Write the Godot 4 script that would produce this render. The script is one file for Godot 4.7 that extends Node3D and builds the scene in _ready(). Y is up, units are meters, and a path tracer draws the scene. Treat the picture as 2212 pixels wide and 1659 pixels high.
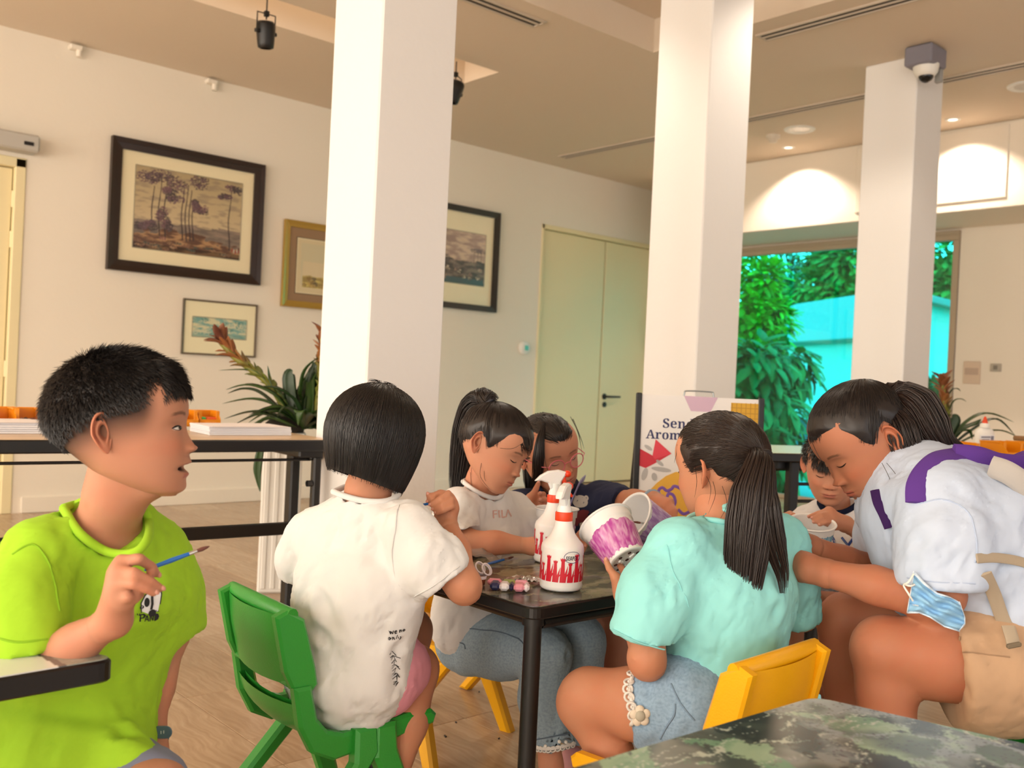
extends Node3D
# A craft table in a tall white hall: children and a woman paint flower pots. Metres, y up; +x runs along the picture wall, -z towards it.

const CEIL := 2.985

func _ready() -> void:
	# camera
	var cam := Camera3D.new()
	cam.name = "camera"
	cam.transform = Transform3D(Basis(RT, UP, -FW).orthonormalized(), EYE)
	cam.fov = rad_to_deg(2.0 * atan(829.5 / F))
	cam.near = 0.05
	cam.far = 200.0
	var att := CameraAttributesPhysical.new()
	att.exposure_aperture = 5.0
	att.frustum_focus_distance = 1.95
	att.frustum_focal_length = 12.0 * F / 829.5
	cam.attributes = att
	add_child(cam)
	cam.current = true
	# sky and exposure
	var we := WorldEnvironment.new()
	we.name = "environment"
	var env := Environment.new()
	env.background_mode = Environment.BG_SKY
	var sky := Sky.new()
	var sm := ProceduralSkyMaterial.new()
	sm.sky_top_color = Color(0.55, 0.72, 0.95)
	sm.sky_horizon_color = Color(0.86, 0.92, 0.98)
	sm.ground_bottom_color = Color(0.45, 0.47, 0.42)
	sm.ground_horizon_color = Color(0.7, 0.74, 0.74)
	sm.sky_energy_multiplier = 1.9
	sm.ground_energy_multiplier = 1.3
	sky.sky_material = sm
	env.sky = sky
	env.tonemap_mode = Environment.TONE_MAPPER_LINEAR
	env.tonemap_exposure = 1.4
	env.sdfgi_enabled = true
	env.ssao_enabled = true
	env.ssil_enabled = true
	we.environment = env
	add_child(we)
	# large lights: daylight through the window bands that stand out of view, left and behind
	for w in WEST: day_light("west_daylight", Vector3(-3.93, 1.55, w), Vector3(1, 0, 0), Vector2(1.5, 2.3), Color(1.0, 0.95, 0.88), 6.0)
	for w in SOUTH: day_light("south_daylight", Vector3(w, 1.65, 4.43), Vector3(0, 0, -1), Vector2(1.5, 2.0), Color(0.86, 0.93, 1.0), 0.9)
	var t0 := Time.get_ticks_msec()
	room()
	outside()
	furniture()
	things()
	print("set ", Time.get_ticks_msec() - t0)
	people()
	print("all ", Time.get_ticks_msec() - t0)

const WEST := [-5.4, -3.3, -1.2, 0.9, 3.0]
const SOUTH := [-1.5, 0.8, 3.1, 5.4]

func day_light(called: String, at: Vector3, dir: Vector3, size: Vector2, c: Color, e: float) -> void:
	var l := AreaLight3D.new()
	l.name = numbered(called)
	l.area_size = size
	l.light_color = c
	l.light_energy = e
	l.area_range = 30.0
	l.area_attenuation = 2.0
	l.shadow_enabled = true
	add_child(l)
	l.transform = frame(at, -dir, Vector3.UP)

func spot(called: String, at: Vector3, dir: Vector3, angle: float, c: Color, e: float, size := 0.05, soft := 0.6) -> void:
	var l := SpotLight3D.new()
	l.name = numbered(called)
	l.light_color = c
	l.light_energy = e
	l.spot_angle = angle
	l.spot_angle_attenuation = soft
	l.spot_range = 25.0
	l.spot_attenuation = 2.0
	l.light_size = size
	l.shadow_enabled = true
	add_child(l)
	l.transform = frame(at, -dir, Vector3.RIGHT if absf(dir.y) > 0.9 else Vector3.UP)

# ---------------------------------------------------------------- helpers: places
const F := 2080.0
const EYE := Vector3(0, 0.98, 0)
const RT := Vector3(0.74776421, 0.04721212, 0.6622837)
const UP := Vector3(-0.03225773, 0.99887407, -0.03478538)
const FW := Vector3(0.66318031, -0.0046475, -0.74844524)

func P(px: float, py: float, d: float) -> Vector3:      # a measured point: where it stands in the photograph, and its distance
	return EYE + (RT * ((px - 1106.0) / F) - UP * ((py - 829.5) / F) + FW) * d

func PY(px: float, py: float, y: float) -> Vector3:     # the same, on the level y
	var r := RT * ((px - 1106.0) / F) - UP * ((py - 829.5) / F) + FW
	return EYE + r * ((y - EYE.y) / r.y)

func CV(x: float, y: float, z: float) -> Vector3:
	return RT * x + UP * y + FW * z

func frame(at: Vector3, fwd: Vector3, up: Vector3, s := 1.0) -> Transform3D:   # local +z looks along fwd, +y along up
	var z := fwd.normalized()
	var x := up.cross(z).normalized()
	var y := z.cross(x).normalized()
	return Transform3D(Basis(x * s, y * s, z * s), at)

# ---------------------------------------------------------------- helpers: nodes
var used := {}
var mats := {}

func numbered(called: String) -> String:
	var n: int = used.get(called, 0)
	used[called] = n + 1
	return called if n == 0 else "%s_%03d" % [called, n]

func tag(o: Node, label := "", category := "", group := "", kind := "") -> Node:
	if label: o.set_meta("label", label)
	if category: o.set_meta("category", category)
	if group: o.set_meta("group", group)
	if kind: o.set_meta("kind", kind)
	return o

func thing(called: String, label: String, category: String, at := Vector3.ZERO, group := "") -> Node3D:
	var o := Node3D.new()
	o.name = numbered(called)
	add_child(o)
	o.position = at
	tag(o, label, category, group)
	return o

func origin_of(o: Node) -> Vector3:
	var s := Vector3.ZERO
	while o != self and o is Node3D:
		s += o.position
		o = o.get_parent()
	return s

# build shape as one named mesh; top level when parent is self
func put(mb: MB, called: String, m: Material, parent: Node = self) -> MeshInstance3D:
	var o := MeshInstance3D.new()
	o.name = numbered(called) if parent == self else called
	parent.add_child(o, true)
	o.mesh = mb.mesh(m, origin_of(parent))
	return o

func struct(mb: MB, called: String, m: Material, label: String, parent: Node = self) -> MeshInstance3D:
	var o := put(mb, called, m, parent)
	if parent == self: tag(o, label, "", "", "structure")
	return o

func solid(mb: MB, called: String, m: Material, label: String, category: String, group := "") -> MeshInstance3D:
	var o := put(mb, called, m)
	tag(o, label, category, group)
	return o

func col(r: float, g: float, b: float) -> Color:
	return Color(r / 255.0, g / 255.0, b / 255.0)

func lin(r: float, g: float, b: float) -> Color:       # vertex colours are linear
	return Color(r / 255.0, g / 255.0, b / 255.0).srgb_to_linear()

func mat(c: Color, rough := 0.6, spec := 0.5, metal := 0.0) -> StandardMaterial3D:
	var m := StandardMaterial3D.new()
	m.albedo_color = c
	m.roughness = rough
	m.metallic_specular = spec
	m.metallic = metal
	return m

func vmat(rough := 0.6, spec := 0.5) -> StandardMaterial3D:
	var m := mat(Color.WHITE, rough, spec)
	m.vertex_color_use_as_albedo = true
	return m

func noise_tex(freq: float, octaves := 4, size := 256, seed_ := 1, type := FastNoiseLite.TYPE_SIMPLEX_SMOOTH) -> NoiseTexture2D:
	var n := FastNoiseLite.new()
	n.seed = seed_
	n.noise_type = type
	n.frequency = freq
	n.fractal_octaves = octaves
	var t := NoiseTexture2D.new()
	t.width = size
	t.height = size
	t.seamless = true
	t.noise = n
	return t

var weave: ImageTexture
func cloth(c: Color, scale := 1.0, vertex := false) -> StandardMaterial3D:
	var m := mat(Color.WHITE if vertex else c, 0.92, 0.25)
	m.vertex_color_use_as_albedo = vertex
	m.rim_enabled = true
	m.rim = 0.25
	m.rim_tint = 0.6
	if weave == null:
		var im := Image.create(64, 64, false, Image.FORMAT_RGB8)
		var r := RandomNumberGenerator.new()
		r.seed = 5
		for y in 64:
			for x in 64:
				var h := 0.5 + 0.25 * sin(x * TAU / 8.0) * (1.0 if (y / 4) % 2 == 0 else -1.0) + 0.2 * sin(y * TAU / 4.0) + r.randf() * 0.15
				im.set_pixel(x, y, Color(h, h, h))
		weave = ImageTexture.create_from_image(im)
	m.heightmap_enabled = true
	m.heightmap_texture = weave
	m.heightmap_scale = 0.018
	m.uv1_triplanar = true
	m.uv1_scale = Vector3.ONE * 75.0 / scale
	return m

# ---------------------------------------------------------------- helpers: shapes
class MB:
	var v := PackedVector3Array()
	var n := PackedVector3Array()
	var c := PackedColorArray()
	var t := PackedVector2Array()
	var ix := PackedInt32Array()
	var tint := Color.WHITE

	func mesh(m: Material, off: Vector3) -> ArrayMesh:
		var a := []
		a.resize(Mesh.ARRAY_MAX)
		var p := v
		if off != Vector3.ZERO:
			p = PackedVector3Array(v)
			for i in p.size(): p[i] -= off
		a[Mesh.ARRAY_VERTEX] = p
		a[Mesh.ARRAY_NORMAL] = n
		a[Mesh.ARRAY_TEX_UV] = t
		if m is BaseMaterial3D and m.vertex_color_use_as_albedo: a[Mesh.ARRAY_COLOR] = c
		a[Mesh.ARRAY_INDEX] = ix
		var am := ArrayMesh.new()
		am.add_surface_from_arrays(Mesh.PRIMITIVE_TRIANGLES, a)
		am.surface_set_material(0, m)
		return am

	func add(p: Vector3, no: Vector3, uv := Vector2.ZERO) -> int:
		v.append(p); n.append(no); c.append(tint); t.append(uv)
		return v.size() - 1

	# corners counter-clockwise as seen from outside
	func poly(ps: Array, uvs := []) -> void:
		var no: Vector3 = (ps[1] - ps[0]).cross(ps[2] - ps[0]).normalized()
		var b := v.size()
		for k in ps.size(): add(ps[k], no, uvs[k] if uvs else Vector2.ZERO)
		for k in range(1, ps.size() - 1): ix.append_array([b, b + k + 1, b + k])

	func box(at: Vector3, size: Vector3, bev := 0.0, bs := Basis.IDENTITY) -> void:
		var h := size / 2.0
		bev = minf(bev, minf(h.x, minf(h.y, h.z)) * 0.95)
		var ax := [bs.x, bs.y, bs.z]
		var hh := [h.x, h.y, h.z]
		for a in 3:
			for s in [-1.0, 1.0]:
				var b: int = (a + 1) % 3
				var d: int = (a + 2) % 3
				var c0: Vector3 = at + ax[a] * hh[a] * s
				var u: Vector3 = ax[b] * (hh[b] - bev)
				var w: Vector3 = ax[d] * (hh[d] - bev)
				var q := [c0 - u - w, c0 + u - w, c0 + u + w, c0 - u + w]
				if s < 0: q.reverse()
				poly(q, [Vector2(0, 0), Vector2(1, 0), Vector2(1, 1), Vector2(0, 1)])
		if bev <= 0.0: return
		for a in 3:
			var b: int = (a + 1) % 3
			var d: int = (a + 2) % 3
			for s in [-1.0, 1.0]:
				for r in [-1.0, 1.0]:
					var e: Vector3 = ax[d] * (hh[d] - bev)
					var p0: Vector3 = at + ax[a] * hh[a] * s + ax[b] * (hh[b] - bev) * r
					var p1: Vector3 = at + ax[a] * (hh[a] - bev) * s + ax[b] * hh[b] * r
					var q := [p0 - e, p1 - e, p1 + e, p0 + e]
					if s * r < 0: q.reverse()
					poly(q)
		for sx in [-1.0, 1.0]:
			for sy in [-1.0, 1.0]:
				for sz in [-1.0, 1.0]:
					var q := [at + bs.x * h.x * sx + bs.y * (h.y - bev) * sy + bs.z * (h.z - bev) * sz, at + bs.x * (h.x - bev) * sx + bs.y * h.y * sy + bs.z * (h.z - bev) * sz, at + bs.x * (h.x - bev) * sx + bs.y * (h.y - bev) * sy + bs.z * h.z * sz]
					if sx * sy * sz < 0: q.reverse()
					poly(q)

	func span(a: Vector3, b: Vector3, bev := 0.0) -> void:
		box((a + b) / 2.0, (b - a).abs(), bev)

	# nu x nv points; row-major by v; du cross dv points outward
	func grid(ps: PackedVector3Array, nu: int, nv: int, wrap_u := false, cols := PackedColorArray(), flip := false) -> void:
		var b := v.size()
		var no := PackedVector3Array()
		no.resize(ps.size())
		var mu := nu if wrap_u else nu - 1
		for j in nv - 1:
			for i in mu:
				var i2 := (i + 1) % nu
				var p0 := ps[j * nu + i]
				var p1 := ps[j * nu + i2]
				var p2 := ps[(j + 1) * nu + i2]
				var p3 := ps[(j + 1) * nu + i]
				var f := (p2 - p0).cross(p3 - p1)
				if flip: f = -f
				no[j * nu + i] += f; no[j * nu + i2] += f; no[(j + 1) * nu + i2] += f; no[(j + 1) * nu + i] += f
				var q := [b + j * nu + i, b + (j + 1) * nu + i2, b + j * nu + i2, b + j * nu + i, b + (j + 1) * nu + i, b + (j + 1) * nu + i2]
				if flip: q = [q[0], q[2], q[1], q[3], q[5], q[4]]
				ix.append_array(q)
		for k in ps.size():
			v.append(ps[k]); n.append(no[k].normalized()); c.append(cols[k] if cols else tint)
			t.append(Vector2(float(k % nu) / float(nu - 1), float(k / nu) / float(nv - 1)))

	# a swept tube: rad a number or one per point; ell squashes it along side
	func tube(path: Array, rad, sides := 8, caps := true, ell := 1.0, side := Vector3.ZERO) -> void:
		var m := path.size()
		var ps := PackedVector3Array()
		var tan0: Vector3 = (path[1] - path[0]).normalized()
		var u := side
		if u == Vector3.ZERO: u = tan0.cross(Vector3.UP if absf(tan0.y) < 0.9 else Vector3.RIGHT)
		var ends := []
		for k in m:
			var tn: Vector3 = (path[mini(k + 1, m - 1)] - path[maxi(k - 1, 0)]).normalized()
			u = (u - tn * u.dot(tn)).normalized()
			var w := tn.cross(u)
			var r: float = rad[k] if rad is Array or rad is PackedFloat32Array else rad
			if (k == 0 or k == m - 1) and caps: ends.append([path[k], tn * (-1.0 if k == 0 else 1.0), r, u, w])
			for s in sides:
				var a := TAU * s / sides
				ps.append(path[k] + (u * cos(a) * ell + w * sin(a)) * r)
		grid(ps, sides, m, true)
		for e in ends:
			if e[2] < 0.0004: continue
			var rim := []
			for s in sides:
				var a := TAU * s / sides
				rim.append(e[0] + (e[3] * cos(a) * ell + e[4] * sin(a)) * e[2])
			if (e[1] as Vector3).dot((e[3] as Vector3).cross(e[4])) < 0: rim.reverse()
			poly(rim)

	# profile of Vector2(radius, height) from bottom to top, turned about y of x
	func lathe(prof: Array, segs := 24, x := Transform3D.IDENTITY) -> void:
		var ps := PackedVector3Array()
		for p in prof:
			for s in segs:
				var a := -TAU * s / segs
				ps.append(x * Vector3(cos(a) * p.x, p.y, sin(a) * p.x))
		grid(ps, segs, prof.size(), true)

	func ball(at: Vector3, r: Vector3, bs := Basis.IDENTITY, segs := 16) -> void:
		var prof := []
		for k in segs / 2 + 1:
			var a := -PI / 2 + PI * k / (segs / 2)
			prof.append(Vector2(maxf(cos(a), 0.001), sin(a)))
		lathe(prof, segs, Transform3D(bs * Basis.from_scale(r), at))

	# a flat outline given thickness along z of x; outline counter-clockwise
	func slab(outline: PackedVector2Array, depth: float, x: Transform3D, bev := 0.0) -> void:
		if Geometry2D.is_polygon_clockwise(outline): outline.reverse()
		var tri := Geometry2D.triangulate_polygon(outline)
		var zdir := x.basis.z.normalized()
		var inner := outline
		if bev > 0:
			var o := Geometry2D.offset_polygon(outline, -bev, Geometry2D.JOIN_MITER)
			if o.size() == 1 and o[0].size() == outline.size():
				inner = o[0]
				if Geometry2D.is_polygon_clockwise(inner): inner.reverse()
				var best := 0
				for k in inner.size():
					if inner[k].distance_squared_to(outline[0]) < inner[best].distance_squared_to(outline[0]): best = k
				var rot := PackedVector2Array()
				for k in inner.size(): rot.append(inner[(k + best) % inner.size()])
				inner = rot
				tri = Geometry2D.triangulate_polygon(inner)
			else: bev = 0.0
		for s in [0, 1]:
			var b := v.size()
			for p in inner: add(x * Vector3(p.x, p.y, depth * s), zdir * (1.0 if s else -1.0), p)
			for k in range(0, tri.size(), 3):
				var q := [b + tri[k], b + tri[k + 1], b + tri[k + 2]]
				var f := (v[q[1]] - v[q[0]]).cross(v[q[2]] - v[q[0]]).dot(zdir * (1.0 if s else -1.0))
				ix.append_array([q[0], q[2], q[1]] if f > 0 else q)
		var m := outline.size()
		var z0 := bev
		var z1 := depth - bev
		for k in m:
			var p := outline[k]
			var q := outline[(k + 1) % m]
			poly([x * Vector3(p.x, p.y, z0), x * Vector3(q.x, q.y, z0), x * Vector3(q.x, q.y, z1), x * Vector3(p.x, p.y, z1)])
			if bev > 0:
				var pi := inner[k]
				var qi := inner[(k + 1) % m]
				poly([x * Vector3(p.x, p.y, z1), x * Vector3(q.x, q.y, z1), x * Vector3(qi.x, qi.y, depth), x * Vector3(pi.x, pi.y, depth)])
				poly([x * Vector3(pi.x, pi.y, 0), x * Vector3(qi.x, qi.y, 0), x * Vector3(q.x, q.y, z0), x * Vector3(p.x, p.y, z0)])

	# a pointed blade or strand: three sided, along path
	func strand(path: PackedVector3Array, r: float, tip := 0.15, root := 1.0) -> void:
		var m := path.size()
		var b := v.size()
		var u := Vector3.ZERO
		for k in m:
			var tn := (path[mini(k + 1, m - 1)] - path[maxi(k - 1, 0)]).normalized()
			if k == 0: u = tn.cross(Vector3(0.31, 0.52, 0.79))
			u = (u - tn * u.dot(tn)).normalized()
			var w := tn.cross(u)
			var f := float(k) / (m - 1)
			var rr := r * (lerpf(root, 1.0, minf(f * 3.0, 1.0)) * (1.0 if f < 0.6 else lerpf(1.0, tip, (f - 0.6) / 0.4)))
			for s in 3:
				var d := u * cos(s * TAU / 3) + w * sin(s * TAU / 3)
				v.append(path[k] + d * rr); n.append(d); c.append(tint); t.append(Vector2(s / 3.0, f))
		for k in m - 1:
			for s in 3:
				var a0 := b + k * 3 + s
				var a1 := b + k * 3 + (s + 1) % 3
				ix.append_array([a0, a1 + 3, a1, a0, a0 + 3, a1 + 3])

	func append(o: MB) -> void:
		var b := v.size()
		v.append_array(o.v); n.append_array(o.n); c.append_array(o.c); t.append_array(o.t)
		for k in o.ix: ix.append(k + b)

func rrect(w: float, h: float, r: float, k := 5) -> PackedVector2Array:
	var o := PackedVector2Array()
	for q in 4:
		var cx := (w / 2 - r) * (1 if q == 0 or q == 3 else -1)
		var cy := (h / 2 - r) * (1 if q < 2 else -1)
		for i in k + 1:
			var a := PI / 2 * (q + float(i) / k)
			o.append(Vector2(cx + cos(a) * r, cy + sin(a) * r))
	return o

func spline(ps: Array, steps: int) -> Array:
	var o := []
	var m := ps.size()
	for k in m - 1:
		for s in steps:
			var f := float(s) / steps
			o.append((ps[k] as Vector3).cubic_interpolate(ps[k + 1], ps[maxi(k - 1, 0)], ps[mini(k + 2, m - 1)], f))
	o.append(ps[m - 1])
	return o

# ---------------------------------------------------------------- helpers: smooth bodies from tapered capsules
class Flesh:
	var a := PackedVector3Array()
	var d := PackedVector3Array()
	var il := PackedFloat32Array()
	var ra := PackedFloat32Array()
	var rd := PackedFloat32Array()
	var kk := PackedFloat32Array()
	var op := PackedInt32Array()     # 0 join, 1 carve, 2 cut by a plane
	var fn := PackedVector3Array()
	var fs := PackedFloat32Array()
	var gr := PackedInt32Array()
	var gk := [0.02]
	var g := 0
	var smax := 1.0
	var bump: Variant = null
	var lo := Vector3.ONE * 1e9
	var hi := Vector3.ONE * -1e9

	func group(k: float) -> void:
		if a.size(): 
			g += 1
			gk.append(k)

	func raw(p: Vector3, q: Vector3, r0: float, r1: float, k: float, o: int, fl: Vector3, fsc: float) -> void:
		a.append(p); d.append(q - p); il.append(1.0 / maxf((q - p).length_squared(), 1e-9))
		ra.append(r0); rd.append(r1 - r0); kk.append(k); op.append(o); fn.append(fl); fs.append(fsc - 1.0); gr.append(g)
		if o == 0:
			smax = maxf(smax, fsc)
			var m := maxf(r0, r1) + k * 0.3
			lo = lo.min(p.min(q) - Vector3.ONE * m)
			hi = hi.max(p.max(q) + Vector3.ONE * m)

	func cap(p: Vector3, q: Vector3, r0: float, r1: float, k := 0.02, fl := Vector3.ZERO, fsc := 1.0) -> void:
		raw(p, q, r0, r1, k, 0, fl.normalized() if fl != Vector3.ZERO else fl, fsc)

	func chain(ps: Array, rs: Array, k := 0.02, fl := Vector3.ZERO, fsc := 1.0) -> void:
		for i in ps.size() - 1: cap(ps[i], ps[i + 1], rs[i], rs[i + 1], k, fl, fsc)

	func carve(p: Vector3, q: Vector3, r0: float, r1: float, k := 0.004) -> void:
		raw(p, q, r0, r1, k, 1, Vector3.ZERO, 1.0)

	func scoop(p: Vector3, q: Vector3, r0: float, r1: float, k := 0.006) -> void:   # carves all that came before
		group(0.004)
		raw(p, q, r0, r1, k, 3, Vector3.ZERO, 1.0)

	func cut(p: Vector3, no: Vector3) -> void:              # keeps the side that no points away from
		raw(p, p, 0, 0, 0, 2, no.normalized(), 1.0)

	func one(i: int, p: Vector3) -> float:
		var w := p - a[i]
		if fs[i] != 0.0: w += fn[i] * (fs[i] * w.dot(fn[i]))
		var h := clampf(w.dot(d[i]) * il[i], 0.0, 1.0)
		return (w - d[i] * h).length() - ra[i] - rd[i] * h

	func dist(p: Vector3, act: PackedInt32Array) -> float:
		var tot := 1.0
		var gd := 1.0
		var cg := -1
		for i in act:
			if gr[i] != cg:
				if cg >= 0:
					var k0: float = gk[cg]
					var h0 := clampf(0.5 + 0.5 * (tot - gd) / k0, 0.0, 1.0)
					tot = lerpf(tot, gd, h0) - k0 * h0 * (1.0 - h0)
				cg = gr[i]
				gd = 1.0
			if op[i] == 2:
				gd = maxf(gd, (p - a[i]).dot(fn[i]))
				continue
			var w := p - a[i]
			if fs[i] != 0.0: w += fn[i] * (fs[i] * w.dot(fn[i]))
			var h := clampf(w.dot(d[i]) * il[i], 0.0, 1.0)
			var x := (w - d[i] * h).length() - ra[i] - rd[i] * h
			var k := kk[i]
			if op[i] == 3:
				h = clampf(0.5 - 0.5 * (tot + x) / k, 0.0, 1.0)
				tot = lerpf(tot, -x, h) + k * h * (1.0 - h)
			elif op[i] == 0:
				h = clampf(0.5 + 0.5 * (gd - x) / k, 0.0, 1.0)
				gd = lerpf(gd, x, h) - k * h * (1.0 - h)
			else:
				h = clampf(0.5 - 0.5 * (gd + x) / k, 0.0, 1.0)
				gd = lerpf(gd, -x, h) + k * h * (1.0 - h)
		if cg >= 0:
			var k1: float = gk[cg]
			var h1 := clampf(0.5 + 0.5 * (tot - gd) / k1, 0.0, 1.0)
			tot = lerpf(tot, gd, h1) - k1 * h1 * (1.0 - h1)
		return tot

	func all() -> PackedInt32Array:
		return PackedInt32Array(range(a.size()))

	# surface nets on cells near the surface; bump(p, n) moves each vertex along its normal, tint(p, n) colours it
	func build(mb: MB, cell: float, bump = null, tint = null, smooth := 1) -> void:
		self.bump = bump
		var b0 := lo - Vector3.ONE * cell * 2.0
		var dim := Vector3i(((hi - lo) / cell).ceil()) + Vector3i.ONE * 5
		const B := 6
		var nb := (dim + Vector3i.ONE * (B - 1)) / B
		dim = nb * B + Vector3i.ONE
		var sx := 1
		var sy := dim.x
		var sz := dim.x * dim.y
		var f := PackedFloat32Array()
		f.resize(dim.x * dim.y * dim.z)
		f.fill(1.0)
		var live := []
		var half := cell * B * 0.5 * 1.733
		var kmax := 0.0
		for k in kk: kmax = maxf(kmax, k)
		for k in gk: kmax = maxf(kmax, k)
		var num := a.size()
		var every := all()
		for bz in nb.z:
			for by in nb.y:
				for bx in nb.x:
					var ctr := b0 + Vector3(bx + 0.5, by + 0.5, bz + 0.5) * (B * cell)
					var di := PackedFloat32Array()
					di.resize(num)
					var mn := 1e9
					for i in num:
						if op[i] == 0:
							var x := one(i, ctr)
							di[i] = x
							if x < mn: mn = x
					if mn - kmax * 0.5 > half * smax * 1.15: continue
					if -dist(ctr, every) > half * smax * 1.2 + kmax:
						for z in B:
							for y in B:
								var o := (bx * B) + (by * B + y) * sy + (bz * B + z) * sz
								for x in B: f[o + x] = -1.0
						continue
					var act := PackedInt32Array()
					var lim := mn + kmax + half * 2.1 * smax
					for i in num:
						if op[i] != 0 or di[i] < lim: act.append(i)
					live.append(Vector3i(bx, by, bz))
					for z in B:
						for y in B:
							var o := (bx * B) + (by * B + y) * sy + (bz * B + z) * sz
							var p := b0 + Vector3(bx * B, by * B + y, bz * B + z) * cell
							for x in B:
								f[o + x] = dist(p, act)
								p.x += cell
		var map := {}
		var ps := PackedVector3Array()
		var base := []
		for q in live:
			for z in B:
				for y in B:
					var o: int = (q.x * B) + (q.y * B + y) * sy + (q.z * B + z) * sz
					for x in B:
						var i := o + x
						var f0 := f[i]
						var f1 := f[i + sx]
						var f2 := f[i + sy]
						var f3 := f[i + sx + sy]
						var f4 := f[i + sz]
						var f5 := f[i + sx + sz]
						var f6 := f[i + sy + sz]
						var f7 := f[i + sx + sy + sz]
						var s := int(f0 < 0) + int(f1 < 0) + int(f2 < 0) + int(f3 < 0) + int(f4 < 0) + int(f5 < 0) + int(f6 < 0) + int(f7 < 0)
						if s == 0 or s == 8: continue
						var acc := Vector3.ZERO
						var cnt := 0
						if (f0 < 0) != (f1 < 0): acc += Vector3(f0 / (f0 - f1), 0, 0); cnt += 1
						if (f2 < 0) != (f3 < 0): acc += Vector3(f2 / (f2 - f3), 1, 0); cnt += 1
						if (f4 < 0) != (f5 < 0): acc += Vector3(f4 / (f4 - f5), 0, 1); cnt += 1
						if (f6 < 0) != (f7 < 0): acc += Vector3(f6 / (f6 - f7), 1, 1); cnt += 1
						if (f0 < 0) != (f2 < 0): acc += Vector3(0, f0 / (f0 - f2), 0); cnt += 1
						if (f1 < 0) != (f3 < 0): acc += Vector3(1, f1 / (f1 - f3), 0); cnt += 1
						if (f4 < 0) != (f6 < 0): acc += Vector3(0, f4 / (f4 - f6), 1); cnt += 1
						if (f5 < 0) != (f7 < 0): acc += Vector3(1, f5 / (f5 - f7), 1); cnt += 1
						if (f0 < 0) != (f4 < 0): acc += Vector3(0, 0, f0 / (f0 - f4)); cnt += 1
						if (f1 < 0) != (f5 < 0): acc += Vector3(1, 0, f1 / (f1 - f5)); cnt += 1
						if (f2 < 0) != (f6 < 0): acc += Vector3(0, 1, f2 / (f2 - f6)); cnt += 1
						if (f3 < 0) != (f7 < 0): acc += Vector3(1, 1, f3 / (f3 - f7)); cnt += 1
						map[i] = ps.size()
						base.append(i)
						ps.append(b0 + (Vector3(q.x * B + x, q.y * B + y, q.z * B + z) + acc / cnt) * cell)
		var tri := PackedInt32Array()
		for k in base.size():
			var i: int = base[k]
			var neg := f[i] < 0
			for ax in 3:
				var st := sx if ax == 0 else (sy if ax == 1 else sz)
				if neg == (f[i + st] < 0): continue
				var u := sy if ax == 0 else (sz if ax == 1 else sx)
				var w := sz if ax == 0 else (sx if ax == 1 else sy)
				if not (map.has(i - u) and map.has(i - w) and map.has(i - u - w)): continue
				var p0: int = k
				var p1: int = map[i - u]
				var p2: int = map[i - u - w]
				var p3: int = map[i - w]
				if neg: tri.append_array([p0, p2, p1, p0, p3, p2])
				else: tri.append_array([p0, p1, p2, p0, p2, p3])
		for pass_ in smooth:
			var sum := PackedVector3Array(ps)
			var cn := PackedFloat32Array()
			cn.resize(ps.size())
			cn.fill(1.0)
			for k in range(0, tri.size(), 3):
				var p0 := tri[k]
				var p1 := tri[k + 1]
				var p2 := tri[k + 2]
				sum[p0] += ps[p1]; sum[p1] += ps[p2]; sum[p2] += ps[p0]
				cn[p0] += 1.0; cn[p1] += 1.0; cn[p2] += 1.0
			for k in ps.size(): ps[k] = sum[k] / cn[k]
		var no := normals(ps, tri)
		if bump != null:
			for k in ps.size(): ps[k] += no[k] * float(bump.call(ps[k], no[k]))
			no = normals(ps, tri)
		var b := mb.v.size()
		mb.v.append_array(ps)
		mb.n.append_array(no)
		var uv := PackedVector2Array()
		uv.resize(ps.size())
		mb.t.append_array(uv)
		if tint != null:
			for k in ps.size(): mb.c.append(tint.call(ps[k], no[k]))
		else:
			var cc := PackedColorArray()
			cc.resize(ps.size())
			cc.fill(mb.tint)
			mb.c.append_array(cc)
		for k in tri.size(): tri[k] += b
		mb.ix.append_array(tri)

	static func normals(ps: PackedVector3Array, tri: PackedInt32Array) -> PackedVector3Array:
		var no := PackedVector3Array()
		no.resize(ps.size())
		for k in range(0, tri.size(), 3):
			var p0 := tri[k]
			var p1 := tri[k + 1]
			var p2 := tri[k + 2]
			var fnm := (ps[p2] - ps[p0]).cross(ps[p1] - ps[p0])
			no[p0] += fnm; no[p1] += fnm; no[p2] += fnm
		for k in no.size(): no[k] = no[k].normalized()
		return no

	# first point of the surface from p along dir
	func hit(p: Vector3, dir: Vector3, far := 0.3) -> Vector3:
		var q := hit0(p, dir, far)
		if bump == null: return q
		var act := all()
		var e := 0.003
		var n := Vector3(dist(q + Vector3(e, 0, 0), act) - dist(q - Vector3(e, 0, 0), act), dist(q + Vector3(0, e, 0), act) - dist(q - Vector3(0, e, 0), act), dist(q + Vector3(0, 0, e), act) - dist(q - Vector3(0, 0, e), act)).normalized()
		return q + n * float(bump.call(q, n))

	func hit0(p: Vector3, dir: Vector3, far := 0.3) -> Vector3:
		var act := all()
		var s := 0.0
		for k in 60:
			var x := dist(p + dir * s, act)
			if x < 0.0004: break
			s += maxf(x * 0.6 / smax, 0.0004)
			if s > far: return p + dir * far
		return p + dir * s

# ---------------------------------------------------------------- the hall
func wall_mat(c: Color) -> StandardMaterial3D:
	var m := mat(c, 0.85, 0.3)
	m.heightmap_enabled = true
	m.heightmap_texture = mats.grain
	m.heightmap_scale = 0.06
	m.uv1_triplanar = true
	m.uv1_world_triplanar = true
	m.uv1_scale = Vector3.ONE * 1.3
	return m

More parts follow.
